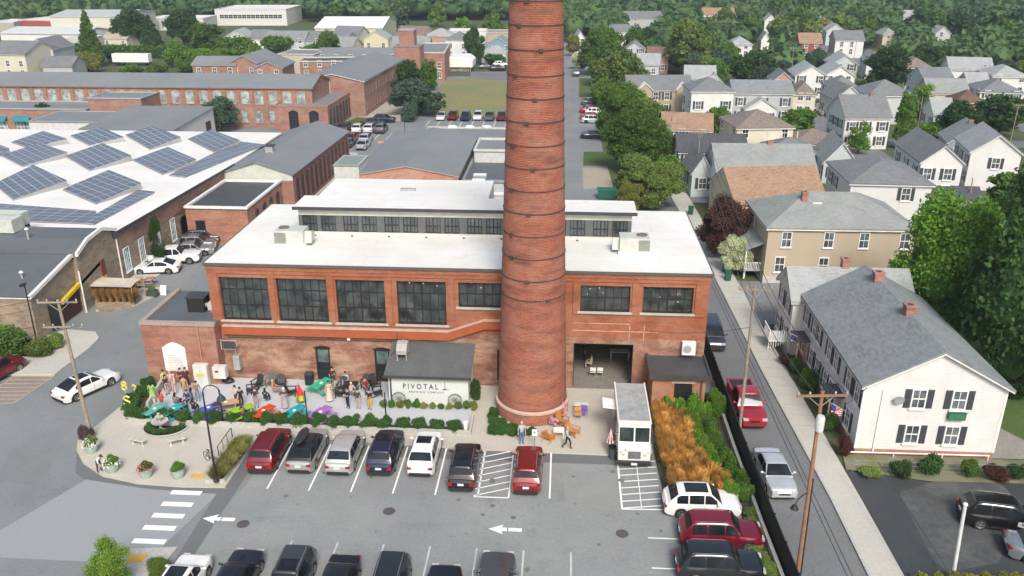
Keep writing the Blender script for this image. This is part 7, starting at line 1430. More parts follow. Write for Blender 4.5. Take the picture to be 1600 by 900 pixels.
person(515, 627, R(10), (.50, .38, .30), (.6, .5, .4), BRN, 'person in long cream dress left of the black chairs', 'stand', True, dress=(.62, .52, .42)); person(521, 604, R(0), (.06, .03, .03), (.05, .04, .04), BLKH, 'person in dark red top standing by the brick wall door', 'talk', True); person(524, 614, R(-60), (.4, .33, .25), (.3, .25, .2), BRN, 'person in beige sitting behind the cream dress', 'sit')
person(541, 603, R(0), (.30, .42, .62), (.25, .35, .5), BLKH, 'person in light blue seated against the brick wall', 'sit', True); person(544, 638, R(-30), (.02, .02, .03), (.015, .02, .05), BRN, 'person in navy jacket standing with back to the camera', 'talk'); person(550, 620, R(60), (.5, .48, .46), (.2, .2, .2), GRYH, 'white haired person at the black table', 'sit'); person(560, 639, R(170), (.05, .06, .055), (.48, .36, .27), BRN, 'person in dark green top and beige trousers by the shed bed', 'stand')
person(578, 640, R(-20), (.012, .012, .015), (.62, .38, .03), BLKH, 'person in black top and bright yellow trousers', 'talk', True); person(571, 612, R(30), (.25, .04, .04), (.05, .04, .04), BRN, 'person in dark red seated near the shed corner', 'sit', True)
person(912, 563, R(-60), (.02, .02, .025), (.03, .03, .04), BLKH, 'person in black just inside the wide doorway', 'stand'); person(924, 575, R(-100), (.55, .50, .38), (.5, .45, .38), BRN, 'person in cream inside the wide doorway', 'sit')
# ================================================================ patio furniture
def picnic(px, py, col, label, rz=R(65), n='picnic_table'):
    x, y = P(px, py, .8); t = thing(n, label, 'picnic table', (x, y, .128), rz, 'painted picnic tables on the patio'); m = plain(col, .5, 0, .1)
    b = MB(); [b.box(-.95, .95, -.36 + i * .15, -.23 + i * .15, .72, .76) for i in range(5)]; b.build('tabletop', m, t)
    for s in (-1, 1): b = MB(); b.box(-.9, .9, s * .72 - .14, s * .72 - .01, .42, .46); b.box(-.9, .9, s * .72 + .01, s * .72 + .14, .42, .46); b.build('bench', m, t)
    for s in (-.65, .65):
        b = MB(); b.tube((s, -.62, 0), (s, -.2, .72), .035); b.tube((s, .62, 0), (s, .2, .72), .035); b.tube((s, -.8, .40), (s, .8, .40), .03); b.build('leg', m, t)
    MB().lathe([(.13, .76), (.13, .80)], 12).build('plate', WHITE, t); return t
picnic(242, 640, (.10, .40, .36), 'pale teal picnic table at the left end of the patio'); picnic(271, 640, (.02, .36, .40), 'bright teal picnic table behind the fountain'); picnic(326, 638, (.06, .10, .50), 'royal blue picnic table behind the crook lamp', R(50)); picnic(376, 640, (.28, .50, .03), 'lime green picnic table left of the orange red one', R(40))
picnic(412, 643, (.62, .07, .02), 'orange red picnic table near the hedge'); picnic(460, 643, (.01, .33, .40), 'turquoise picnic table between the orange red and purple ones'); picnic(501, 645, (.36, .14, .48), 'purple picnic table at the right end of the row'); picnic(502, 600, (.03, .42, .25), 'sea green picnic table by the brick wall door'); picnic(353, 630, (.55, .30, .18), 'peach coloured picnic table behind the blue one', R(20))
def adir(x, y, rz, col, label, group=None, z=.128):
    t = thing('lounge_chair', label, 'chair', (x, y, z), rz, group); m = plain(col, .6)
    b = MB(); [b.add([(-.27, -.30 + i * .13, .36 - i * .03), (.27, -.30 + i * .13, .36 - i * .03), (.27, -.19 + i * .13, .335 - i * .03), (-.27, -.19 + i * .13, .335 - i * .03), (-.27, -.30 + i * .13, .33 - i * .03), (.27, -.30 + i * .13, .33 - i * .03), (.27, -.19 + i * .13, .305 - i * .03), (-.27, -.19 + i * .13, .305 - i * .03)], [(0, 1, 2, 3), (7, 6, 5, 4), (0, 4, 5, 1), (1, 5, 6, 2), (2, 6, 7, 3), (3, 7, 4, 0)]) for i in range(4)]; b.build('seat', m, t)
    b = MB()
    for i in range(5): u = -.24 + i * .12; hh = .98 - abs(i - 2) * .05; b.add([(u - .05, .20, .25), (u + .05, .20, .25), (u + .055, .48, hh), (u - .055, .48, hh), (u - .05, .225, .25), (u + .05, .225, .25), (u + .055, .505, hh), (u - .055, .505, hh)], [(0, 1, 2, 3), (7, 6, 5, 4), (0, 4, 5, 1), (1, 5, 6, 2), (2, 6, 7, 3), (3, 7, 4, 0)])
    b.build('backrest', m, t)
    for s in (-1, 1): MB().box(s * .36 - .07, s * .36 + .07, -.38, .36, .55, .575).build('armrest', m, t); MB().box(s * .32 - .03, s * .32 + .03, -.34, -.26, 0, .55).build('leg', m, t); b = MB(); b.tube((s * .3, -.3, .3), (s * .3, .5, .02), .035, .035, 4); b.build('rear_leg', m, t)
    return t
for px, py, a, lb in ((393, 614, -70, 'black lounge chair leftmost of the cluster by the brick wall'), (403, 605, -20, 'black lounge chair second from left by the brick wall'), (424, 603, 0, 'dark grey lounge chair facing the hedge near the wall'), (440, 605, 20, 'black lounge chair behind the lilac skirt'), (456, 617, 100, 'black lounge chair near the red parasol'), (531, 619, -80, 'black lounge chair right of the cream dress'), (536, 609, 0, 'black lounge chair against the wall by the light blue clothes'), (590, 618, 110, 'black lounge chair nearest the lettered shed'), (586, 604, 40, 'black lounge chair against the wall near the shed'), (572, 605, 0, 'black lounge chair under the dark red clothes')):
    x, y = P(px, py, .128); adir(x, y, R(a), (.03, .03, .032) if 'grey' not in lb else (.09, .11, .11), lb, 'black lounge chairs by the brick wall')
for px, py, a, c_, lb in ((857, 688, 150, (.55, .22, .04), 'orange wooden lounge chair in front of the smokestack'), (879, 664, 60, (.45, .20, .06), 'brown orange lounge chair against the smokestack base'), (896, 680, 60, (.5, .22, .08), 'orange lounge chair right of the walking person')):
    x, y = P(px, py, .12); adir(x, y, R(a), c_, lb, None, .12)
def table(px, py, lx, ly, h, col, label, z=.12, rz=0., name='table', legm=None):
    x, y = P(px, py, z); t = thing(name, label, 'table', (x, y, z), rz); MB().box(-lx/2, lx/2, -ly/2, ly/2, h - .04, h).build('tabletop', plain(col), t, bevel=.01)
    for sx in (-1, 1):
        for sy in (-1, 1): MB().box(sx * (lx/2 - .06) - .025, sx * (lx/2 - .06) + .025, sy * (ly/2 - .06) - .025, sy * (ly/2 - .06) + .025, 0, h - .04).build('leg', legm or plain(col), t)
    return t
table(873, 681, .75, .7, .5, (.75, .75, .73), 'small white table between the orange lounge chairs')
table(549, 612, 1.1, .8, .72, (.02, .02, .022), 'black outdoor table between the seated people near the shed', .128)
def chair(px, py, rz, col, label, z=.12, group=None, sc_=1.):
    x, y = P(px, py, z); t = thing('folding_chair', label, 'chair', (x, y, z), rz, group); m = plain(col)
    MB().box(-.22, .22, -.22, .22, .43, .47).build('seat', m, t, bevel=.01); MB().box(-.22, .22, .20, .24, .58, .90).build('backrest', m, t, bevel=.01)
    for s in (-1, 1): b = MB(); b.tube((s * .23, -.22, 0), (s * .23, .24, .9), .014); b.tube((s * .23, .26, 0), (s * .23, -.2, .45), .014); b.build('leg', STEEL, t)
    return t
chair(926, 588, R(180), (.72, .72, .70), 'white folding chair inside the wide doorway, left one', .14); chair(937, 588, R(180), (.72, .72, .70), 'white folding chair inside the wide doorway, right one', .14)
chair(903, 655, R(10), (.55, .24, .05), 'orange chair beside the chair draped in purple'); chair(912, 652, R(-10), (.18, .10, .45), 'chair draped with a purple cloth near the doorway'); 
table(908, 645, 1.0, .5, .74, (.6, .58, .55), 'small table behind the orange and purple chairs', legm=DARK); table(968, 562, 1.6, .7, .85, (.5, .48, .45), 'long table against the right side inside the wide doorway', .14)
t = thing('merchandise_rack', 'red and dark goods rack at the back of the wide doorway', 'rack', (4.0, 69.2, .13)); MB().box(-1.6, 1.6, -.3, .3, 0, 1.6).build('shelf', plain((.15, .10, .08)), t); b = MB(); [b.box(-1.5 + i * .5, -1.15 + i * .5, -.4, -.3, .3 + (i % 2) * .7, .8 + (i % 2) * .7) for i in range(6)]; b.build('goods', plain((.35, .10, .05), .7, 0, .6, 6), t)
t = thing('flower_bunch', 'pink balloons and flowers against the smokestack base', 'flowers', (*P(866, 668, .12), .12)); b = MB(); rg_ = random.Random(3); [b.ell(rg_.uniform(-.3, .3), rg_.uniform(-.2, .2), rg_.uniform(.2, .8), .14, .14, .16, 8, 6) for _ in range(9)]; b.build('balloons', plain((.48, .22, .26)), t, smooth=60)
t = thing('person_sized_banner', 'small pink and white standing banner right of the smokestack', 'banner', (*P(882, 652, .12), .12)); MB().box(-.2, .2, -.02, .02, .2, 1.3).build('cloth', plain((.42, .22, .24), .8, 0, .5, 7.), t); MB().tube((0, .03, 0), (0, .03, 1.4), .02).build('pole', STEEL, t)
t = thing('parking_sign', 'small white parking sign on a thin post above the dark red car', 'sign', (*P(835, 703, .12), .12)); MB().tube((0, 0, 0), (0, 0, 1.6), .025).build('post', STEEL, t); MB().box(-.18, .18, -.05, -.03, 1.15, 1.65).build('panel', WHITE, t); MB().box(-.06, .06, -.055, -.05, 1.35, 1.5).build('pictogram', plain((.2, .2, .25)), t)
t = thing('hydrant_box', 'small white pedestal at the right end of the patio hedge', 'pedestal', (*P(728, 676), .12)); MB().box(-.12, .12, -.12, .12, 0, .7).build('post', WHITE, t); MB().box(-.16, .16, -.16, .16, .7, .78).build('cap', WHITE, t)
t = thing('closed_parasol', 'small red parasol with yellow and green edge near the turquoise table', 'umbrella', (*P(473, 630, .128), .128)); MB().tube((0, 0, 0), (-.2, 0, 1.7), .02).build('pole', DARK, t); b = MB()
for i in range(8):
    a0, a1 = 6.2832 * i / 8, 6.2832 * (i + 1) / 8; b.m = 0; b.add([(-.22, 0, 1.75), (-.1 + .3 * math.cos(a0), .3 * math.sin(a0), .75), (-.1 + .3 * math.cos(a1), .3 * math.sin(a1), .75)], [(0, 1, 2)]); b.m = 1 + i % 2; b.add([(-.1 + .3 * math.cos(a0), .3 * math.sin(a0), .75), (-.1 + .3 * math.cos(a1), .3 * math.sin(a1), .75), (-.1 + .4 * math.cos(a1), .4 * math.sin(a1), .35), (-.1 + .4 * math.cos(a0), .4 * math.sin(a0), .35)], [(0, 1, 2, 3)])
b.build('canopy', [plain((.65, .03, .02)), plain((.55, .45, .03)), plain((.1, .35, .05))], t)
t = thing('litter_bin', 'black square bin against the brick wall beside the sea green table', 'bin', (*P(484, 600, .128), .128)); MB().box(-.28, .28, -.28, .28, 0, .9).build('body', BLACK, t, bevel=.02); MB().box(-.31, .31, -.31, .31, .9, .98).build('lid', DARK, t)
t = thing('rubbish_bag', 'black bag with cables lying at the foot of the brick wall', 'bag', (*P(357, 598, .128), .128)); MB().ell(0, 0, .2, .5, .35, .22, 12, 7).build('bag', BLACK, t, smooth=60)
for px, hh, lb in ((349, 660, 'thin black post behind the hedge, leftmost of three'), (481, 662, 'thin black post behind the hedge, middle of three'), (604, 665, 'thin black post behind the hedge, rightmost of three')):
    x, y = P(px, hh, .12); t = thing('string_light_post', lb, 'post', (x, y, .12)); MB().tube((0, 0, 0), (0, 0, 2.7), .05, .045, 8).build('pole', BLACK, t); MB().lathe([(.1, 0), (.1, .03)], 8).build('foot', BLACK, t)
# balloons
YB = plain((.62, .58, .16), .25, .2)
def balloon(px, py, z, pts, label, r=.075, s=.5):
    x, y = P(px, py, z); t = thing('foil_balloon', label, 'balloon', (x, y, z)); b = MB(); 
    for p_, q_ in zip(pts[:-1], pts[1:]): b.tube((p_[0] * s, 0, p_[1] * s), (q_[0] * s, 0, q_[1] * s), r, r, 8)
    for p_ in pts: b.ell(p_[0] * s, 0, p_[1] * s, r, r, r, 8, 5)
    b.build('foil', YB, t, smooth=60); MB().tube((0, 0, -.6 * s), (0, .1, -z + .6), .008, .008, 3).build('ribbon', WHITE, t)
c8 = [(.32 * math.sin(a), .35 + .30 * math.cos(a)) for a in np.linspace(0, 6.28, 12)] + [(.36 * math.sin(a), -.3 - .33 * math.cos(a + math.pi)) for a in np.linspace(0, 6.28, 12)]
sS = [(.42, .55), (.15, .72), (-.25, .66), (-.42, .4), (-.25, .12), (.1, -.02), (.38, -.2), (.4, -.48), (.15, -.7), (-.2, -.7), (-.45, -.5)]
balloon(194, 603, 2.1, c8, 'upper of two yellow foil balloons beside the patio hedge corner'); balloon(198, 626, 1.1, sS, 'lower yellow foil balloon shaped like a curling digit'); balloon(209, 606, 1.5, [(-.3, .2), (0, .5), (.3, .2), (.15, -.2), (0, -.4)], 'small yellow foil balloon above the hedge')
# fountain, pots, benches, bike rack, lamp
x, y = P(257, 668, .12); STC = surf((.55, .54, .48), (.36, .36, .31), 2.5, 8., 1., .3); t = thing('fountain', 'tiered pale stone fountain in the half round bed below the hedge', 'fountain', (x, y - .5, .12)); t.scale = (.72, .72, .78); MB().lathe([(.45, 0), (.4, .15), (.15, .25), (.12, .75), (.2, .85), (.75, 1.0), (.82, 1.1), (.72, 1.06), (.15, .98)], 24).build('basin', STC, t, smooth=30); MB().lathe([(.10, 1.0), (.08, 1.35), (.38, 1.46), (.42, 1.52), (.1, 1.45), (.07, 1.75), (.15, 1.85), (.02, 1.95)], 20).build('upper_bowl', STC, t, smooth=30)
b = MB(); n = 20; cxx, cyy = x + .1, 51.0; pts = [(cxx - 1.6 * math.cos(math.pi * i / n), cyy - 1.45 * math.sin(math.pi * i / n)) for i in range(n + 1)]; struct('flower_bed', MB().prism(pts, .1, .2), plain((.03, .025, .02), .95))
for i in range(n): seg_ = None
b = MB(); [b.tube((*pts[i], .2), (*pts[i + 1], .2), .06) for i in range(n)]; struct('bed_edge', b, CONC)
for i in range(9): a = math.pi * (i + .5) / 9; q = tree(cxx - 1.2 * math.cos(a), cyy - 1.05 * math.sin(a), .28, .35, 'bush', 'hedge', f'low dark plant edging the half round fountain bed, {ORD[i]} along its rim', 'mid', 'plants round the fountain', 'garden_plant'); q.location.z = .18
def pot(px, py, lb, fl, gr='mid', h=.9, r=.46):
    x, y = P(px, py, .12); t = thing('flower_pot', lb, 'flower pot', (x, y, .12)); MB().lathe([(r * .72, 0), (r * .95, .35), (r, .62), (r * 1.03, .66), (r * .9, .62), (r * .85, .58)], 20).build('pot', surf((.40, .47, .42), (.3, .37, .33), 3., 8., 1., .2), t, smooth=30)
    obj('foliage', get_crown('bush', 'mid', 0), t, (0, 0, .5), 0, LEAF[gr], 0, (r * 1.15, r * 1.15, h * .62))
    if fl: rg = np.random.default_rng(int(px)); n = 240; d = rg.normal(size=(n, 3)); d /= np.linalg.norm(d, axis=1)[:, None]; d[:, 2] = abs(d[:, 2]); pts = d * [r * 1.22, r * 1.22, h * .55] + [0, 0, .55]; obj('blossoms', npmesh('blossoms', leafquads(pts, .07, rg), None, leafmat(*fl)), t)
    return t
WF = ((.6, .6, .5), (.75, .74, .68)); PF = ((.45, .06, .12), (.7, .35, .35))
pot(144, 706, 'stone pot with white and pink flowers by the leaning pole', WF, 'olive', 1.0); pot(176, 736, 'stone pot with white flowers and tall green plant, second from left', WF, 'bright', .9); pot(229, 744, 'stone pot with red and pink flowers', PF, 'mid', .75); pot(279, 745, 'stone pot with plain green plant nearest the yellow paving', None, 'bright', .75)
ptree(137, 690, 28, 24, 'bush', 'purple', 'purple brown shrub at the foot of the leaning utility pole', 'mid').location.z = .1
for px, py, lb in ((216, 695, 'white curved stone bench left of the two on the plaza'), (277, 694, 'white curved stone bench right of the two on the plaza')):
    x, y = P(px, py, .12); t = thing('stone_bench', lb, 'bench', (x, y, .12), R(-15 if px < 250 else 25)); b = MB(); b.box(-.6, .6, -.18, .18, .38, .46); b.build('seat', STC, t, bevel=.02); [MB().lathe([(.14, 0), (.08, .1), (.08, .3), (.14, .38)], 10, (s * .4, 0)).build('leg', STC, t) for s in (-1, 1)]
x, y = P(330, 723, .12); t = thing('bicycle', 'dark bicycle parked at the rack beside the lamp post', 'bicycle', (x, y, .12), R(-35))
for s in (-.5, .5):
    wv = thing('wheel', None, None); wv.parent = t; wv.location = (s, 0, .34); b = MB(); n = 18; [b.tube((.33 * math.cos(6.2832 * i / n), 0, .33 * math.sin(6.2832 * i / n)), (.33 * math.cos(6.2832 * (i + 1) / n), 0, .33 * math.sin(6.2832 * (i + 1) / n)), .02) for i in range(n)]; b.build('tyre', BLACK, wv); b = MB(); [b.tube((0, 0, 0), (.32 * math.cos(6.2832 * i / 8), 0, .32 * math.sin(6.2832 * i / 8)), .004, .004, 3) for i in range(8)]; b.build('spoke', STEEL, wv)
b = MB(); b.path([(-.5, 0, .34), (-.15, 0, .82), (.35, 0, .80), (.5, 0, .34)], .018); b.path([(-.15, 0, .82), (-.05, 0, .32), (.35, 0, .80)], .018); b.path([(-.5, 0, .34), (-.05, 0, .32)], .018); b.build('frame', BLACK, t); b = MB(); b.tube((.33, -.22, .98), (.33, .22, .98), .015); b.tube((.35, 0, .8), (.33, 0, .98), .015); b.build('handlebar', BLACK, t); MB().box(-.3, -.06, -.06, .06, .88, .93).build('saddle', BLACK, t, bevel=.02)
t = thing('bicycle_rack', 'long black tubular bicycle rack leading to the planter', 'bicycle rack', (0, 0, .12)); b = MB(); a, c_ = Vector((*P(342, 712, .12), 0)), Vector((*P(363, 683, .12), 0)); b.path([a, a + Vector((0, 0, .75)), c_ + Vector((0, 0, .75)), c_], .03); [b.tube(a.lerp(c_, k), a.lerp(c_, k) + Vector((0, 0, .75)), .02) for k in (.33, .66)]; b.build('rail', BLACK, t)
x, y = P(338, 751, .4); t = thing('street_lamp', 'tall black crook necked street lamp in the narrow planter', 'street lamp', (x, y, .38)); zt = onY(332, 614, y)[1] - .4; b = MB(); b.tube((0, 0, 0), (0, 0, zt), .075, .05, 10); b.build('pole', BLACK, t, smooth=40); MB().lathe([(.2, 0), (.18, .08), (.1, .3)], 12).build('base', BLACK, t); b = MB(); ar = [(.55 - .55 * math.cos(a), 0, zt + .55 * math.sin(a)) for a in np.linspace(0, 3.0, 12)]; b.path(ar, .035); b.build('arm', BLACK, t); MB().lathe([(.28, zt - .45), (.24, zt - .3), (.1, zt - .12), (.04, zt)], 16, (1.1, 0)).build('lamp_shade', plain((.03, .05, .06)), t, smooth=40)
# utility poles and lines
WOODP = surf((.34, .28, .22), (.22, .18, .14), .8, 6., 1., .3); WOODO = surf((.33, .19, .10), (.20, .12, .07), .8, 6., 1., .3)
def upole(base, top, label, mat, arms=((.98, 2.4),), r=.12, z0=0., extra=None, armrz=0.):
    x, y = P(*base, z0); tx, tz = onY(*top, y); t = thing('utility_pole', label, 'utility pole', (x, y, z0)); d = Vector((tx - x, 0, tz - z0)); MB().tube((0, 0, -.1), d, r, r * .7, 10).build('pole', mat, t, smooth=40)
    for f_, L in arms:
        c = d * f_; b = MB(); v = Vector((math.cos(armrz), math.sin(armrz), 0)) * L / 2; b.tube(c - v + Vector((0, -.1, 0)), c + v + Vector((0, -.1, 0)), .07, .07, 4); ar_ = b.build('crossarm', mat, t); b = MB(); [b.lathe([(.05, 0), (.06, .1), (.03, .18)], 8, (c.x + v.x * k, c.y + v.y * k - .1)) for k in (-.95, -.5, .5, .95)]; b.v = [(q[0], q[1], q[2] + c.z + .06) for q in b.v]; b.build('insulator', GREY, ar_); b = MB(); b.tube(c - v * .6, c - Vector((0, 0, .7)), .02); b.tube(c + v * .6, c - Vector((0, 0, .7)), .02); b.build('brace', GREY, ar_)
    return t, Vector((x, y, z0)) + d
_, T1 = upole((144, 688), (90, 468), 'weathered utility pole with two crossarms at the plaza corner', WOODP, ((.985, 2.6), (.82, 2.6)), .14, armrz=.1)
_, T2 = upole((1155, 674), (1180, 447), 'grey weathered utility pole behind the red pickup', WOODP, ((.98, 2.2),), .13)
t3, T3 = upole((1246, 898), (1285, 612), 'orange brown utility pole with transformer nearest the camera', WOODO, ((.985, 2.6),), .13, armrz=.1)
dd = T3 - t3.location; MB().lathe([(.2, 0), (.22, .1), (.22, .75), (.17, .85)], 14).build('transformer', plain((.6, .62, .62), .4), t3, tuple(dd * .86 + Vector((-.05, -.42, -.4))), smooth=40); b = MB(); c = dd * .47; b.path([c, c + Vector((-.4, -.5, .25)), c + Vector((-.8, -.9, .2)), c + Vector((-.95, -1.0, -.1))], .03); b.build('lamp_arm', BLACK, t3); MB().lathe([(.22, -.25), (.12, -.05), (.03, 0)], 12).build('lamp_shade', BLACK, t3, tuple(c + Vector((-.95, -1.0, -.05))))
MB().tube(dd * .0 + Vector((.16, -.05, 0)), dd * .55 + Vector((.12, -.05, 0)), .04).build('conduit', BLACK, t3)
def farpole(base, top, label, mat=WOODP, r=.11, arm=1.8): return upole(base, top, label, mat, ((.97, arm),) if arm else (), r)
_, T4 = farpole((1088, 300), (1094, 205), 'grey utility pole beside the small pale clapboard house', arm=1.8)
for bs, tp, lb, am in (((1278, 270), (1287, 166), 'pale pole rising through the house cluster in front of the brown hip roof', 0), ((1432, 214), (1442, 150), 'slender pale pole by the columnar tree', 0), ((1512, 335), (1520, 278), 'white pole between the dark roofed garages', 0), ((1575, 238), (1592, 162), 'leaning grey utility pole near the right edge', 1.6), ((1234, 175), (1240, 72), 'tall utility pole among the white gabled houses', 1.8),
    ((1334, 94), (1339, 62), 'utility pole beside the far white gables', 1.6), ((1300, 84), (1304, 72), 'short far pole left of the far white gables', 1.2), ((963, 160), (969, 118), 'utility pole above the strip trees', 1.6), ((985, 100), (988, 64), 'utility pole beside the blue grey gable', 1.5), ((1063, 118), (1064, 88), 'thin pole in front of the big olive tree', 1.2), ((1532, 106), (1533, 88), 'far utility pole near the long white house', 3), ((1384, 50), (1386, 36), 'far slender pole among dark trees', 0), ((900, 48), (900, 20), 'far pole beside the smokestack edge', 1.2), ((280, 28), (279, 6), 'far pole standing against the woods at upper left', 0), ((1135, 378), (1140, 320), 'thin grey pole on the pavement beside the red leaved tree', 0)): farpole(bs, tp, lb, arm=am, r=.09)
def wire(p0, p1, sag, lb, r=.02, g='overhead wires'):
    p0, p1 = Vector(p0), Vector(p1); b = MB(); pts = [p0.lerp(p1, i / 14) - Vector((0, 0, sag * 4 * (i / 14) * (1 - i / 14))) for i in range(15)]; b.path(pts, r, 4); tag(b.build('overhead_wire', plain((.06, .06, .06))), lb, 'wire', g)
T0 = Vector((14, 5, 11.5))
for i, dx in enumerate((-1.1, -.5, .5, 1.1)):
    wire(T3 + Vector((dx, -.1, .1)), T2 + Vector((dx * .8, -.1, .1)), .5, f'overhead wire between the two street poles, {ORD[i]} from the mill side', g='wires between the two street poles'); wire(T2 + Vector((dx * .8, -.1, .1)), T4 + Vector((dx * .7, 0, .1)), .7, f'overhead wire up the street beyond the grey pole, {ORD[i]} from the mill side', g='wires up the street')
for i, (dx, z) in enumerate(((-1.2, 0), (1.2, 0), (-1.2, -1.8), (1.2, -1.8))): wire(T1 + Vector((dx, -.1, z)), Vector((-62 + dx, 38 - dx, 9.5 + z)), .6, f'overhead wire running off left from the plaza corner pole, {ORD[i]} of four', g='wires left of the corner pole')
wire(T2 + Vector((0, 0, -3)), (6.8, 58.6, 5.2), .3, 'service wire from the grey pole to the mill wall'); wire(T3 + Vector((0, 0, -1.5)), (20.3, 50.6, 5.2), .3, 'service wire from the near pole to the white rowhouse')
wire(P(1320, 735, .6) + (.6,), P(1440, 925, .6) + (.6,), .0, 'white guy wire crossing over the black lot, left one', .018); wire((*P(1372, 722, 3), 3), (*P(1490, 905, 3), 3), .0, 'white wire crossing over the black lot, right one', .018)
x, y = P(1488, 905); tx, tz = onY(1508, 790, y); t = thing('flagpole', 'white pole with rounded tip at the bottom of the black lot', 'pole', (x, y, 0)); MB().tube((0, 0, 0), (tx - x, 0, tz), .11, .09, 10).build('pole', plain((.6, .62, .62)), t, smooth=40); MB().ell(tx - x, 0, tz + .08, .13, .13, .1).build('finial', WHITE, t)
x, y = P(60, 545, .1); tx, tz = onY(38, 445, y); t = thing('lamp_post', 'thin black lamp post on a white base before the stone building', 'street lamp', (x, y, .1)); MB().tube((0, 0, 0), (tx - x, 0, tz), .07, .05, 8).build('pole', BLACK, t); MB().box(-.25, .25, -.25, .25, 0, .6).build('base', WHITE, t, bevel=.03); MB().box(tx - x - .15, tx - x + .15, -.5, .1, tz - .1, tz + .05).build('lamp_head', BLACK, t)
x, y = P(633, 215); t = thing('street_lamp', 'grey street lamp in the lot beside the yellow kerb line', 'street lamp', (x, y, 0)); MB().tube((0, 0, 0), (0, 0, 4.5), .08, .05).build('pole', DARK, t); MB().box(-.9, .3, -.1, .1, 4.45, 4.6).build('lamp_head', DARK, t)
# fence beside the street
t = thing('mesh_fence', 'black screened fence between the planting bed and the street', 'fence', (0, 0, 0)); b = MB(); FL = [(12.25, 66), (12.3, 58), (12.35, 50), (12.5, 42), (12.75, 34), (12.9, 26)]
for (a, c_), (d_, e_) in zip(FL[:-1], FL[1:]): b.prism([(a - .03, c_), (a + .03, c_), (d_ + .03, e_), (d_ - .03, e_)], .12, 1.85)
b.build('screen', plain((.014, .014, .015), .9, 0, .3, 2.), t)
for i in range(17): y_ = 26 + i * 2.5; k = [j for j in range(5) if FL[j + 1][1] <= y_ <= FL[j][1]][0]; u = (y_ - FL[k + 1][1]) / (FL[k][1] - FL[k + 1][1]); x_ = FL[k + 1][0] + u * (FL[k][0] - FL[k + 1][0]); MB().tube((x_, y_, 0), (x_, y_, 1.98), .04).build('post', BLACK, t)
b = MB(); [b.prism([(a - .42, c_), (a - .22, c_), (d_ - .22, e_), (d_ - .42, e_)], -.05, .55) for (a, c_), (d_, e_) in zip(FL[1:-1], FL[2:])]; tag(b.build('retaining_wall', CONC), 'low pale concrete wall running along the foot of the black fence', 'wall')
t = thing('guard_rail', 'thin white pipe rail along the front of the white rowhouse', 'rail', (19.4, 50.35, 0)); MB().tube((0, 0, .35), (9.6, .1, .35), .05).build('rail', WHITE, t); [MB().tube((x_, 0, 0), (x_, 0, .35), .04).build('post', WHITE, t) for x_ in (.1, 3.3, 6.5, 9.5)]
# bins, flags, dumpsters
def wbin(px, py, c, lb, z=.0):
    x, y = P(px, py, z); t = thing('wheeled_bin', lb, 'bin', (x, y, z)); b = MB(); b.add([(-.25, -.27, .05), (.25, -.27, .05), (.25, .27, .05), (-.25, .27, .05), (-.3, -.35, 1.0), (.3, -.35, 1.0), (.3, .35, 1.0), (-.3, .35, 1.0)], [(0, 3, 2, 1), (4, 5, 6, 7), (0, 1, 5, 4), (1, 2, 6, 5), (2, 3, 7, 6), (3, 0, 4, 7)]); b.build('body', plain(c), t); MB().box(-.33, .33, -.38, .38, 1.0, 1.08).build('lid', plain(c), t, bevel=.02); MB().tube((-.3, .3, .1), (.3, .3, .1), .1, .1, 10).build('wheel', BLACK, t)
wbin(1233, 541, (.01, .06, .42), 'bright blue wheeled bin beside the white rowhouse steps'); wbin(1133, 425, (.01, .06, .42), 'blue wheeled bin on the pavement by the blossoming tree', .13); wbin(1137, 438, (.01, .10, .06), 'dark green wheeled bin in front of the blue one on the pavement', .13); wbin(1079, 335, (.01, .08, .05), 'dark green bin on the pavement beside the pale house', .13)
t = thing('dumpster', 'dark green dumpster at the end of the leafy strip', 'dumpster', (*P(948, 310), 0)); b = MB(); b.ext([(-1.2, .1), (1.2, .1), (1.3, 1.3), (-1.3, 1.3)], 'y', -.8, .8); b.build('body', plain((.01, .10, .06)), t); MB().box(-1.35, 1.35, -.85, .85, 1.3, 1.38).build('lid', plain((.02, .13, .09)), t)
t = thing('dumpster', 'smaller dark dumpster right of the green one', 'dumpster', (*P(966, 309), 0)); b = MB(); b.ext([(-.8, .1), (.8, .1), (.85, 1.2), (-.85, 1.2)], 'y', -.6, .6); b.build('body', plain((.02, .03, .03)), t); MB().box(-.9, .9, -.65, .65, 1.2, 1.27).build('lid', BLACK, t)
wbin(965, 296, (.02, .12, .45), 'blue bin behind the green dumpster')
def flagmat():
    m = bpy.data.materials.new('flag'); t, n, l, b = nodes(m); s = n.new('ShaderNodeSeparateXYZ'); l.new(coord(t, 'Generated'), s.inputs[0])
    mu = n.new('ShaderNodeMath'); mu.operation = 'MULTIPLY'; l.new(s.outputs[2], mu.inputs[0]); mu.inputs[1].default_value = 6.5; fr = n.new('ShaderNodeMath'); fr.operation = 'FRACT'; l.new(mu.outputs[0], fr.inputs[0]); g = n.new('ShaderNodeMath'); g.operation = 'GREATER_THAN'; g.inputs[1].default_value = .5; l.new(fr.outputs[0], g.inputs[0])
    x = mixc(t, g.outputs[0], (.55, .03, .05), (.75, .75, .75)); a = n.new('ShaderNodeMath'); a.operation = 'LESS_THAN'; a.inputs[1].default_value = .4; l.new(s.outputs[0], a.inputs[0]); c = n.new('ShaderNodeMath'); c.operation = 'GREATER_THAN'; c.inputs[1].default_value = .5; l.new(s.outputs[2], c.inputs[0]); d = n.new('ShaderNodeMath'); d.operation = 'MULTIPLY'; l.new(a.outputs[0], d.inputs[0]); l.new(c.outputs[0], d.inputs[1])
    l.new(mixc(t, d.outputs[0], x, (.02, .04, .2)), b.inputs['Base Color']); return m
FLAG = flagmat()
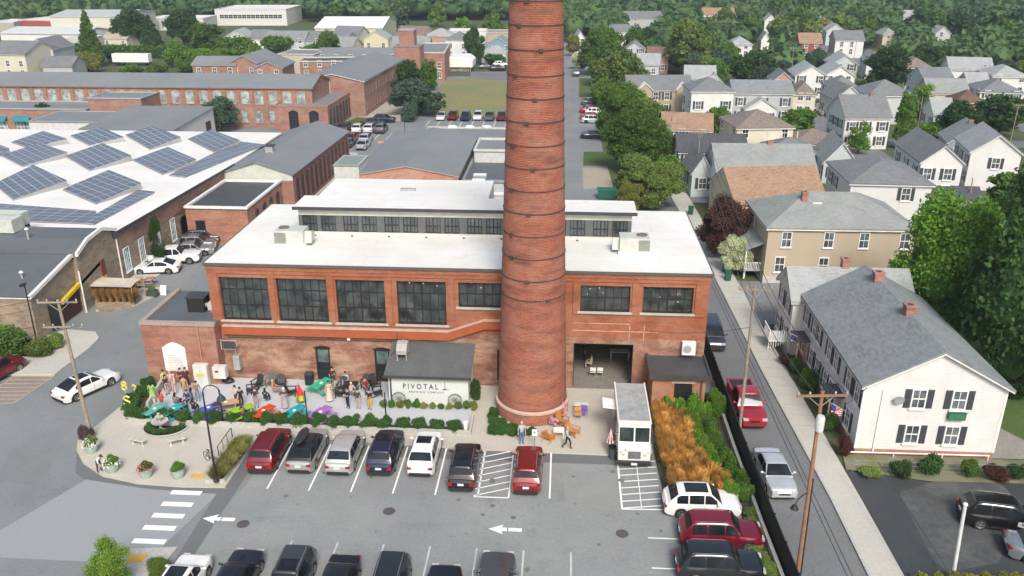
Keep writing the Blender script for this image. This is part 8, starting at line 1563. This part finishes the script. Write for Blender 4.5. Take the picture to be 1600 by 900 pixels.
for px, py, z, lb in ((1246, 530, 2.4, 'striped flag on a short pole near the blue bin of the white rowhouse'), (1298, 640, 2.4, 'striped flag on a short pole at the near end of the white rowhouse')):
    x, y = P(px, py, z); x = 19.3; t = thing('house_flag', lb, 'flag', (x, y, z)); MB().tube((.9, 0, -.3), (-.5, 0, .5), .02).build('pole', WHITE, t); b = MB(); b.grid([[(-.45 + .75 * i / 6, .06 * math.sin(i * 1.5 + j), .42 - .40 * i / 6 - .55 * j / 4 - .0) for i in range(7)] for j in range(5)]); b.build('cloth', FLAG, t)
# little terrace by the yellow entrance
x, y = P(178, 441, 2.0); t = thing('shade_sail', 'beige fabric shade sail over the little terrace', 'shade sail', (x, y, 0)); b = MB(); b.grid([[(-2.3 + 4.6 * i / 6, -1.2 + 2.4 * j / 6, 2.0 + .2 * math.cos(i * .9) * math.sin(j * .5)) for i in range(7)] for j in range(7)]); b.build('fabric', plain((.56, .50, .42)), t, smooth=60); [MB().tube((sx * 2.3, sy * 1.2, 0), (sx * 2.3, sy * 1.2, 2.1), .05).build('post', plain((.4, .28, .12)), t) for sx in (-1, 1) for sy in (-1, 1)]
for px, py, lb in ((212, 438, 'wooden picnic table left of two on the terrace'), (226, 436, 'wooden picnic table right of two on the terrace')): picnic(px, py, (.36, .22, .16), lb, R(15))
t = thing('sandwich_board', 'white a-frame board at the terrace kerb', 'sign', (*P(257, 458, .1), .0)); b = MB(); b.add([(-.3, -.25, 0), (.3, -.25, 0), (.3, -.02, .95), (-.3, -.02, .95), (-.3, -.28, 0), (.3, -.28, 0), (.3, -.05, .97), (-.3, -.05, .97)], [(0, 1, 2, 3), (7, 6, 5, 4), (0, 4, 5, 1), (1, 5, 6, 2), (2, 6, 7, 3), (3, 7, 4, 0)]); b.build('panel', WHITE, t); MB().tube((0, .3, 0), (0, -.03, .95), .03).build('strut', WHITE, t)
t = thing('planter_box', 'dark planter box beside the white a-frame board', 'planter', (*P(239, 462, .1), .1)); MB().box(-.5, .5, -.3, .3, 0, .6).build('box', plain((.05, .07, .06)), t); obj('plant', get_crown('bush', 'mid', 1), t, (0, 0, .5), 0, LEAF['olive'], 0, (.4, .3, .5))
t = thing('flower_planter', 'low planter of red flowers against the stone wall', 'planter', (*P(175, 422, .1), .1)); MB().box(-.9, .9, -.3, .3, 0, .35).build('box', plain((.25, .2, .15)), t); rg = np.random.default_rng(1); obj('flowers', npmesh('flowers', leafquads(rg.uniform([-.8, -.3, .35], [.8, .3, .7], (260, 3)), .12, rg), None, leafmat((.4, .06, .03), (.12, .2, .04))), t)
t = thing('wire_fence', 'low wire fence in the weedy strip above the black lot', 'fence', (0, 0, 0)); [MB().tube((19.4 + i * 2.4, 48.4, 0), (19.4 + i * 2.4, 48.4, 1.0), .03).build('post', STEEL, t) for i in range(8)]; b = MB(); [b.tube((19.4, 48.4, z_), (36.2, 48.4, z_), .01, .01, 3) for z_ in (.3, .6, .95)]; b.build('wire', STEEL, t)

x, y = P(208, 102); t = thing('white_trailer', 'long white box trailer parked between the hedge and the long mill', 'trailer', (x, y, 0)); MB().box(-5.5, 5.5, -1.2, 1.2, 1.0, 3.4).build('box', WHITE, t, bevel=.05); MB().box(-5.4, 5.4, -1.0, 1.0, .7, 1.0).build('chassis', DARK, t)
for q in (-4.2, -3.0, 4.0): o = MB().lathe([(.45, -1.1), (.45, 1.1)], 14).build('wheel', RUBBER, t, (q, 0, .45)); o.rotation_euler = (math.pi / 2, 0, 0)
# ---------------------------------------------------------------- air
def hazemat():
    m = bpy.data.materials.new('haze'); m.use_nodes = True; t = m.node_tree; t.nodes.clear(); o = t.nodes.new('ShaderNodeOutputMaterial'); v = t.nodes.new('ShaderNodeVolumePrincipled')
    v.inputs['Color'].default_value = (.72, .84, .95, 1); v.inputs['Density'].default_value = .00030; v.inputs['Anisotropy'].default_value = .2; t.links.new(v.outputs[0], o.inputs['Volume']); return m
hz = MB().box(-1500, 1500, -400, 1600, -1.2, 84).build('haze', hazemat()); tag(hz, 'thin pale summer haze softening the far woods', 'haze', None, 'stuff')
